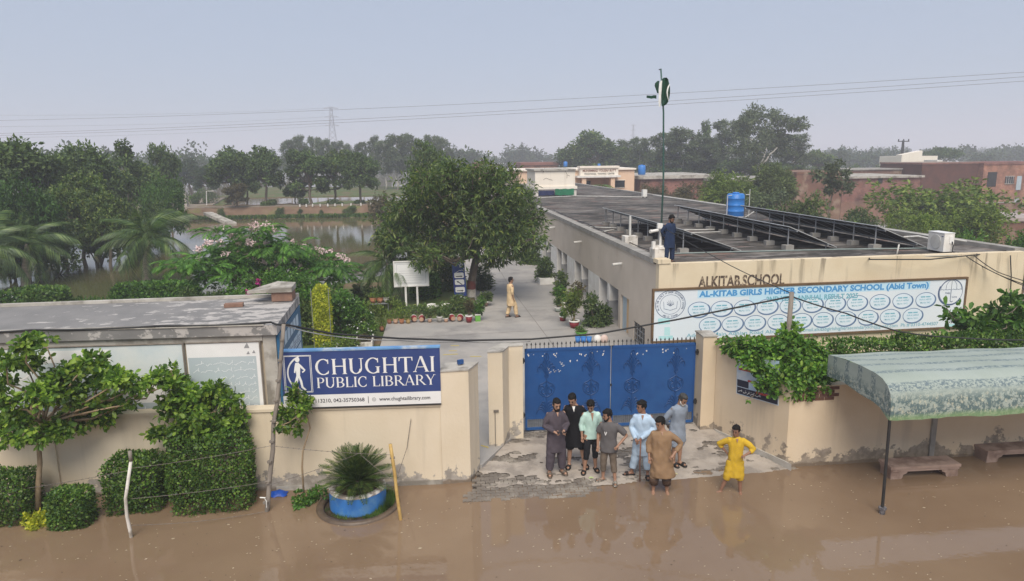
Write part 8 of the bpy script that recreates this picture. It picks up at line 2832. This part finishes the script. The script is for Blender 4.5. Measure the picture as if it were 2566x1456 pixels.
    for _ in range(7):
        a_, b_, c_, e_ = g.uniform(6, 22), g.uniform(-26, 26), g.uniform(0, 6), g.uniform(2, 5)
        nrm += .0022 * np.sin(V[:, 0] * a_ + V[:, 2] * b_ + c_ + 1.5 * np.sin(th_ * e_ + V[:, 2] * 7 + c_))
    ctr = np.stack([V[:, 0] * 0 + lx * np.maximum(V[:, 2] - .9, 0), V[:, 1] * 0, V[:, 2]], -1)
    dr = V - ctr
    dr /= np.maximum(np.linalg.norm(dr, axis=1)[:, None], .02)
    V = V + dr * nrm[:, None]
    part(kname, MB().add(V * k, F_), kz, t, True, local=True)
    # lower garment
    lo_ = MB()
    lo_.rings([(0, 0, z, rx * G_, ry * G_) for z, rx, ry in ((.70, .13, .10), (.80, .165, .122), (.90, .172, .125), (.96, .165, .12))], 24)
    for (kn, an, yaw), hx in zip(Lg, (-.09, .09)):
        kn, an = np.array(kn), np.array(an)
        e_ = an + (kn - an) * max(0, (cuff - an[2]) / (kn[2] - an[2])) if cuff < kn[2] else kn + (np.array([hx, 0, .9]) - kn) * (cuff - kn[2]) / (.9 - kn[2])
        P_ = [(hx, 0, .86), (hx * .6 + kn[0] * .4, kn[1] * .5, .68)]
        rd_ = [.105, .108]
        if cuff < kn[2] - .05:
            P_ += [kn + (0, 0, .03), kn * .45 + e_ * .55]
            rd_ += [.098, .088]
        P_ += [e_]
        rd_ += [.078]
        lo_.tube(P_, np.array(rd_) * leg_r, 14)
    V, F_ = fused(lo_, .0165, "lower")
    V = V + np.stack([np.sin(V[:, 2] * 40 + V[:, 0] * 20 + seed) * .003, np.sin(V[:, 2] * 33 + seed) * .003, 0 * V[:, 2]], -1)
    lg_ = part(sname, MB().add(V * k, F_), sh, t, True, local=True)
    if wet:
        wm = MB()
        for (kn, an, yaw) in Lg:
            kn, an = np.array(kn), np.array(an)
            q = lambda z: an + (kn - an) * (z - an[2]) / (kn[2] - an[2])
            wm.tube([q(cuff - .004), q(cuff + .08), q(cuff + .16)], [.083 * leg_r, .093 * leg_r, .094 * leg_r], 14)
        wm.v = [v * k for v in wm.v]
        part("wet_hem", wm, wet, t, True, local=True)
    if shoes is not None:
        for (kn, an, yaw) in Lg:
            f = np.array([math.sin(R(yaw)), -math.cos(R(yaw)), 0])
            sd2 = np.array([f[1], -f[0], 0])
            an = np.array(an)
            b_ = an * [1, 1, 0] + (0, 0, an[2] - .075)
            m_ = MB()
            Q = [(-.085, .028), (-.06, .042), (.05, .044), (.13, .052), (.19, .038), (.21, .0), (.19, -.038), (.13, -.052), (.05, -.044), (-.06, -.042), (-.085, -.028)]
            n = len(Q)
            VV = [b_ + f * a - sd2 * c - (0, 0, .006) for a, c in Q] + [b_ + f * a - sd2 * c + (0, 0, .014) for a, c in Q]
            m_.add(np.array(VV), [tuple(range(n - 1, -1, -1)), tuple(range(n, 2 * n))] + [(i, (i + 1) % n, n + (i + 1) % n, n + i) for i in range(n)])
            for u in ((.09, .125) if shoes[0] != 'stripe' else (.05, .085, .12, .15)):
                m_.tube([b_ + f * u + sd2 * .05 + (0, 0, .012), b_ + f * u + sd2 * .035 + (0, 0, .055), b_ + f * u + (0, 0, .072), b_ + f * u - sd2 * .035 + (0, 0, .055), b_ + f * u - sd2 * .05 + (0, 0, .012)], .017 if shoes[0] != 'stripe' else .010, 6)
            m_.v = [v * k for v in m_.v]
            part("sandal", m_, shoes[1], t, True, local=True)
    if extra:
        extra(t, k, S, hd)
    return t


def ground_at(px, py, z=None):
    q = gp(px, py, .03)
    z = max(0, apron_z(q[0], q[1])) + .012 if z is None else z
    q = gp(px, py, z)
    return np.array([q[0], q[1], z])


C_purple = cloth("purple_grey_cotton", (.088, .072, .085))
C_black = cloth("black_cotton", (.012, .012, .014))
C_mint = cloth("mint_shirt_cotton", (.50, .70, .62))
C_blackj = cloth("black_denim", (.018, .018, .021))
C_tee = cloth("washed_grey_jersey", (.12, .112, .112))
C_brown = cloth("muddy_brown_cotton", (.16, .125, .095))
C_sky = cloth("light_blue_cotton", (.47, .60, .74))
C_tan = cloth("tan_brown_cotton", (.29, .185, .105))
C_wet = cloth("wet_brown_cotton", (.095, .058, .04), .5)
C_old = cloth("blue_grey_cotton", (.27, .31, .37))
C_yel = cloth("mustard_yellow_cotton", (.62, .40, .035))
C_cream = cloth("cream_cotton", (.68, .50, .29))
C_navy = cloth("navy_cotton", (.022, .038, .085))
M_sandal = mat("black_sandal_rubber", (.02, .018, .017), None, 5., .6)
M_stripe = mat("striped_slipper_strap", (.04, .035, .03), (.42, .38, .32), 30., .6)
M_leather = mat("dark_shoe_leather", (.025, .02, .018), None, 5., .4)
SK1, SK2, SK3 = (.42, .245, .165), (.34, .19, .122), (.275, .145, .093)


def collar(m_, wd_=.034, zb=1.31, name="neck_opening"):
    def f(t, k, S, hd):
        P_ = [S(-wd_, -.095, 1.452), S(0, -.140, zb), S(wd_, -.095, 1.452)]
        mb = MB().poly([(p + np.array([0, -.012, 0])) * k for p in P_])
        mb.poly([(p + np.array([0, .03, 0])) * k for p in P_][::-1])
        part(name, mb, m_, t, local=True)
    return f


def phone_extra(t, k, S, hd):
    collar(skin_mat(SK1), .026, 1.36)(t, k, S, hd)


p1 = ground_at(1393, 1186)
person(p1, 1.76, 6, "man in dark purple grey shalwar kameez looking at the phone in both hands", C_purple, C_purple, SK1,
       arms=[((-.265, .0, 1.12), (-.105, -.245, 1.07)), ((.265, .0, 1.12), (.10, -.245, 1.075))], legs=[((-.12, -.02, .48), (-.15, .0, .075), -12), ((.12, -.02, .48), (.15, .02, .075), 14)],
       hem=.53, look=(4, 14), beard=('full', M_hair), seed=1, fold=.03, leg_r=1.08, shoes=('plain', M_mud), extra=phone_extra)
pk = .0
k_ = 1.76 / 1.72
ca_, sa_ = math.cos(R(6)), math.sin(R(6))
ph = p1 + np.array([ca_ * 0 - sa_ * -.355, sa_ * 0 + ca_ * -.355, 1.085]) * k_ * np.array([1, 1, 1])
solo("mobile_phone", MB().box(ph + np.array([0, .01, 0]), (.155, .075, .010), R(6)), mat("phone_glass", (.03, .03, .035), None, 5., .2), "dark mobile phone held flat in the hands of the purple grey clothed man", "phone", base=ph)

p2 = ground_at(1442, 1168)
person(p2, 1.79, -14, "big man in black shalwar kameez leaning to look over at the phone", C_black, C_black, SK1,
       arms=[((-.27, .05, 1.12), (-.26, -.04, .87)), ((.27, .06, 1.13), (.24, .03, .88))], legs=[((-.12, -.03, .48), (-.14, -.02, .075), -8), ((.13, .0, .48), (.19, .04, .075), 25)],
       hem=.50, cuff=.42, look=(-16, 24), beard=('mous', M_hair), girth=1.14, hair='short', lean=(-.08, -.12), seed=2, leg_r=1.12, shoes=('plain', M_sandal), extra=collar(M_wpetal, .034, 1.33, "undershirt"))
p3 = ground_at(1480, 1178)
person(p3, 1.67, -2, "slim young man in mint shirt and black trousers glancing down", C_mint, C_blackj, SK2,
       arms=[((-.225, .02, 1.13), (-.225, -.07, .89)), ((.225, .04, 1.13), (.21, -.02, .88))], legs=[((-.10, -.05, .49), (-.16, -.06, .075), -22), ((.10, -.0, .49), (.12, .03, .075), 6)],
       hem=.80, cuff=.30, look=(-22, 22), sleeve=.80, girth=.86, hair='thick', seed=3, fold=.02, flare=.5, leg_r=.80, kname="shirt", sname="trousers", shoes=('plain', M_sandal), extra=collar(skin_mat(SK2), .036, 1.26))


def tee_mark(t, k, S, hd):
    mb = MB()
    for a, b_ in (((-.075, 1.25), (-.055, 1.17)), ((-.055, 1.17), (-.03, 1.25))):
        o = np.array([0, -.150, 0])
        line2(mb, o * k, PX * k, PZ * k, [a, b_], .016, 0, .004)
    part("tee_print", mb, M_sign_white, t, local=True)


p4 = ground_at(1524, 1204)
person(p4, 1.63, -24, "man in grey printed t-shirt with one hand on his hip, striped slippers", C_tee, C_brown, SK2,
       arms=[((-.25, .03, 1.12), (-.24, -.08, .88)), ((.40, .08, 1.12), (.235, -.13, .95))], legs=[((-.11, -.03, .49), (-.12, -.02, .075), -50), ((.11, -.01, .49), (.17, -.08, .075), 10)],
       hem=.74, cuff=.24, look=(-52, 10), sleeve=.42, sleeve_r=1.1, beard=('short', M_hair), girth=1.02, hair='thick', seed=4, fold=.02, flare=.7, leg_r=.84, kname="t_shirt", sname="trousers", shoes=('stripe', M_stripe), extra=tee_mark)
p5 = ground_at(1607, 1190)
person(p5, 1.72, -20, "man in light blue shalwar kameez holding a walking stick and looking aside", C_sky, C_sky, SK3,
       arms=[((-.25, .0, 1.11), (-.135, -.22, .93)), ((.26, .02, 1.11), (-.03, -.24, .95))], legs=[((-.12, -.03, .48), (-.22, -.02, .075), -70), ((.11, -.02, .48), (.14, -.06, .075), 5)],
       hem=.50, cuff=.17, look=(-58, 4), hair='thick', seed=5, fold=.035, leg_r=1.05, shoes=('plain', M_leather), extra=collar(skin_mat(SK3), .03, 1.35))
s0 = p5 + np.array([-.13, -.30, 0])
solo("walking_stick", MB().tube([s0 - (0, 0, .0), s0 + (-.01, .01, .5), s0 + (0, .01, 1.0)], [.013, .014, .016], 7), mat("reddish_stick_wood", (.24, .11, .07), (.18, .08, .05), 7., .6), "reddish wooden stick held upright by the light blue clothed man", "stick", smooth=True, base=s0)
p6 = ground_at(1653, 1238, -.05)
person(p6, 1.72, -14, "man in tan brown kameez standing barefoot in the water, hand on hip", C_tan, C_tan, SK2,
       arms=[((-.265, .03, 1.12), (-.245, -.05, .87)), ((.43, .06, 1.13), (.235, -.155, .97))], legs=[((-.12, -.03, .48), (-.14, .0, .075), -4), ((.12, -.03, .48), (.15, .0, .075), 6)],
       hem=.44, cuff=.24, look=(-46, 12), sleeve=.86, hair='thick', girth=1.16, seed=6, fold=.04, flare=1.2, hemoff=(.05, -.03), leg_r=1.08, wet=C_wet, extra=collar(skin_mat(SK2), .024, 1.38))
p7 = ground_at(1694, 1163)
person(p7, 1.74, 16, "white bearded elderly man in blue grey kameez, hands clasped behind his back", C_old, C_old, SK2,
       arms=[((-.285, .10, 1.13), (-.16, .17, .94)), ((.27, .12, 1.14), (.10, .19, .95))], legs=[((-.09, -.05, .50), (-.07, .01, .075), 0), ((.09, -.02, .49), (.07, -.03, .075), 18)],
       hem=.55, cuff=.46, look=(10, 26), hair='short', hair_mat=M_hair_g, beard=('full', M_beard_w), seed=7, fold=.03, lean=(.02, -.10), leg_r=1.12, shoes=('plain', M_sandal))
p8 = ground_at(1838, 1238, -.05)
person(p8, 1.53, -16, "boy in mustard yellow kameez standing in the water with elbows out", C_yel, C_yel, SK3,
       arms=[((-.36, .16, 1.20), (-.20, .10, 1.02)), ((.42, .02, 1.14), (.19, -.15, 1.07))], legs=[((-.16, -.03, .49), (-.30, .0, .075), -60), ((.12, -.02, .49), (.15, -.02, .075), 0)],
       hem=.46, cuff=.38, look=(-30, 6), sleeve=.74, sleeve_r=1.12, hair='thick', girth=.92, seed=8, fold=.035, leg_r=1.05, extra=collar(skin_mat(SK3), .03, 1.36))
p9 = gp(1280, 795, .155)
person(p9, 1.75, 112, "man in cream shalwar kameez walking away across the courtyard", C_cream, C_cream, SK2,
       arms=[((-.24, .06, 1.13), (-.23, .0, .88)), ((.25, -.02, 1.12), (.25, -.12, .89))], legs=[((-.10, -.16, .49), (-.12, -.22, .075), 0), ((.10, -.02, .49), (.11, .12, .085), 0)],
       hem=.52, look=(-8, 2), sleeve=.72, hair='short', seed=9, fold=.03, shoes=('plain', M_leather))
p10 = gp(1676, 659, RZ + .01)
person(p10, 1.62, 12, "man in navy shalwar kameez standing on the school roof beside the flagpole", C_navy, C_navy, SK3,
       arms=[((-.26, .11, 1.13), (-.13, .16, .95)), ((.27, .10, 1.13), (.12, .17, .95))], hem=.55, look=(22, 22), hair='thick', beard=('full', M_hair), seed=10, fold=.03, shoes=('plain', M_leather))

# ================================================================ THE AIR
hz = MB().box((0, 3390, 24.0), (7970, 7170, 52.0))
m = bpy.data.materials.new("haze")
m.use_nodes = True
nt = m.node_tree
nt.nodes.clear()
o_ = nt.nodes.new("ShaderNodeOutputMaterial")
v_ = nt.nodes.new("ShaderNodeVolumePrincipled")
v_.inputs['Color'].default_value = (.88, .91, 1.0, 1)
v_.inputs['Density'].default_value = .0013
v_.inputs['Anisotropy'].default_value = .0
nt.links.new(v_.outputs[0], o_.inputs['Volume'])
h_ = tag(ob("haze", hz.mesh("haze", m)), "pale humid haze over the flooded plain", "haze", kind='stuff')
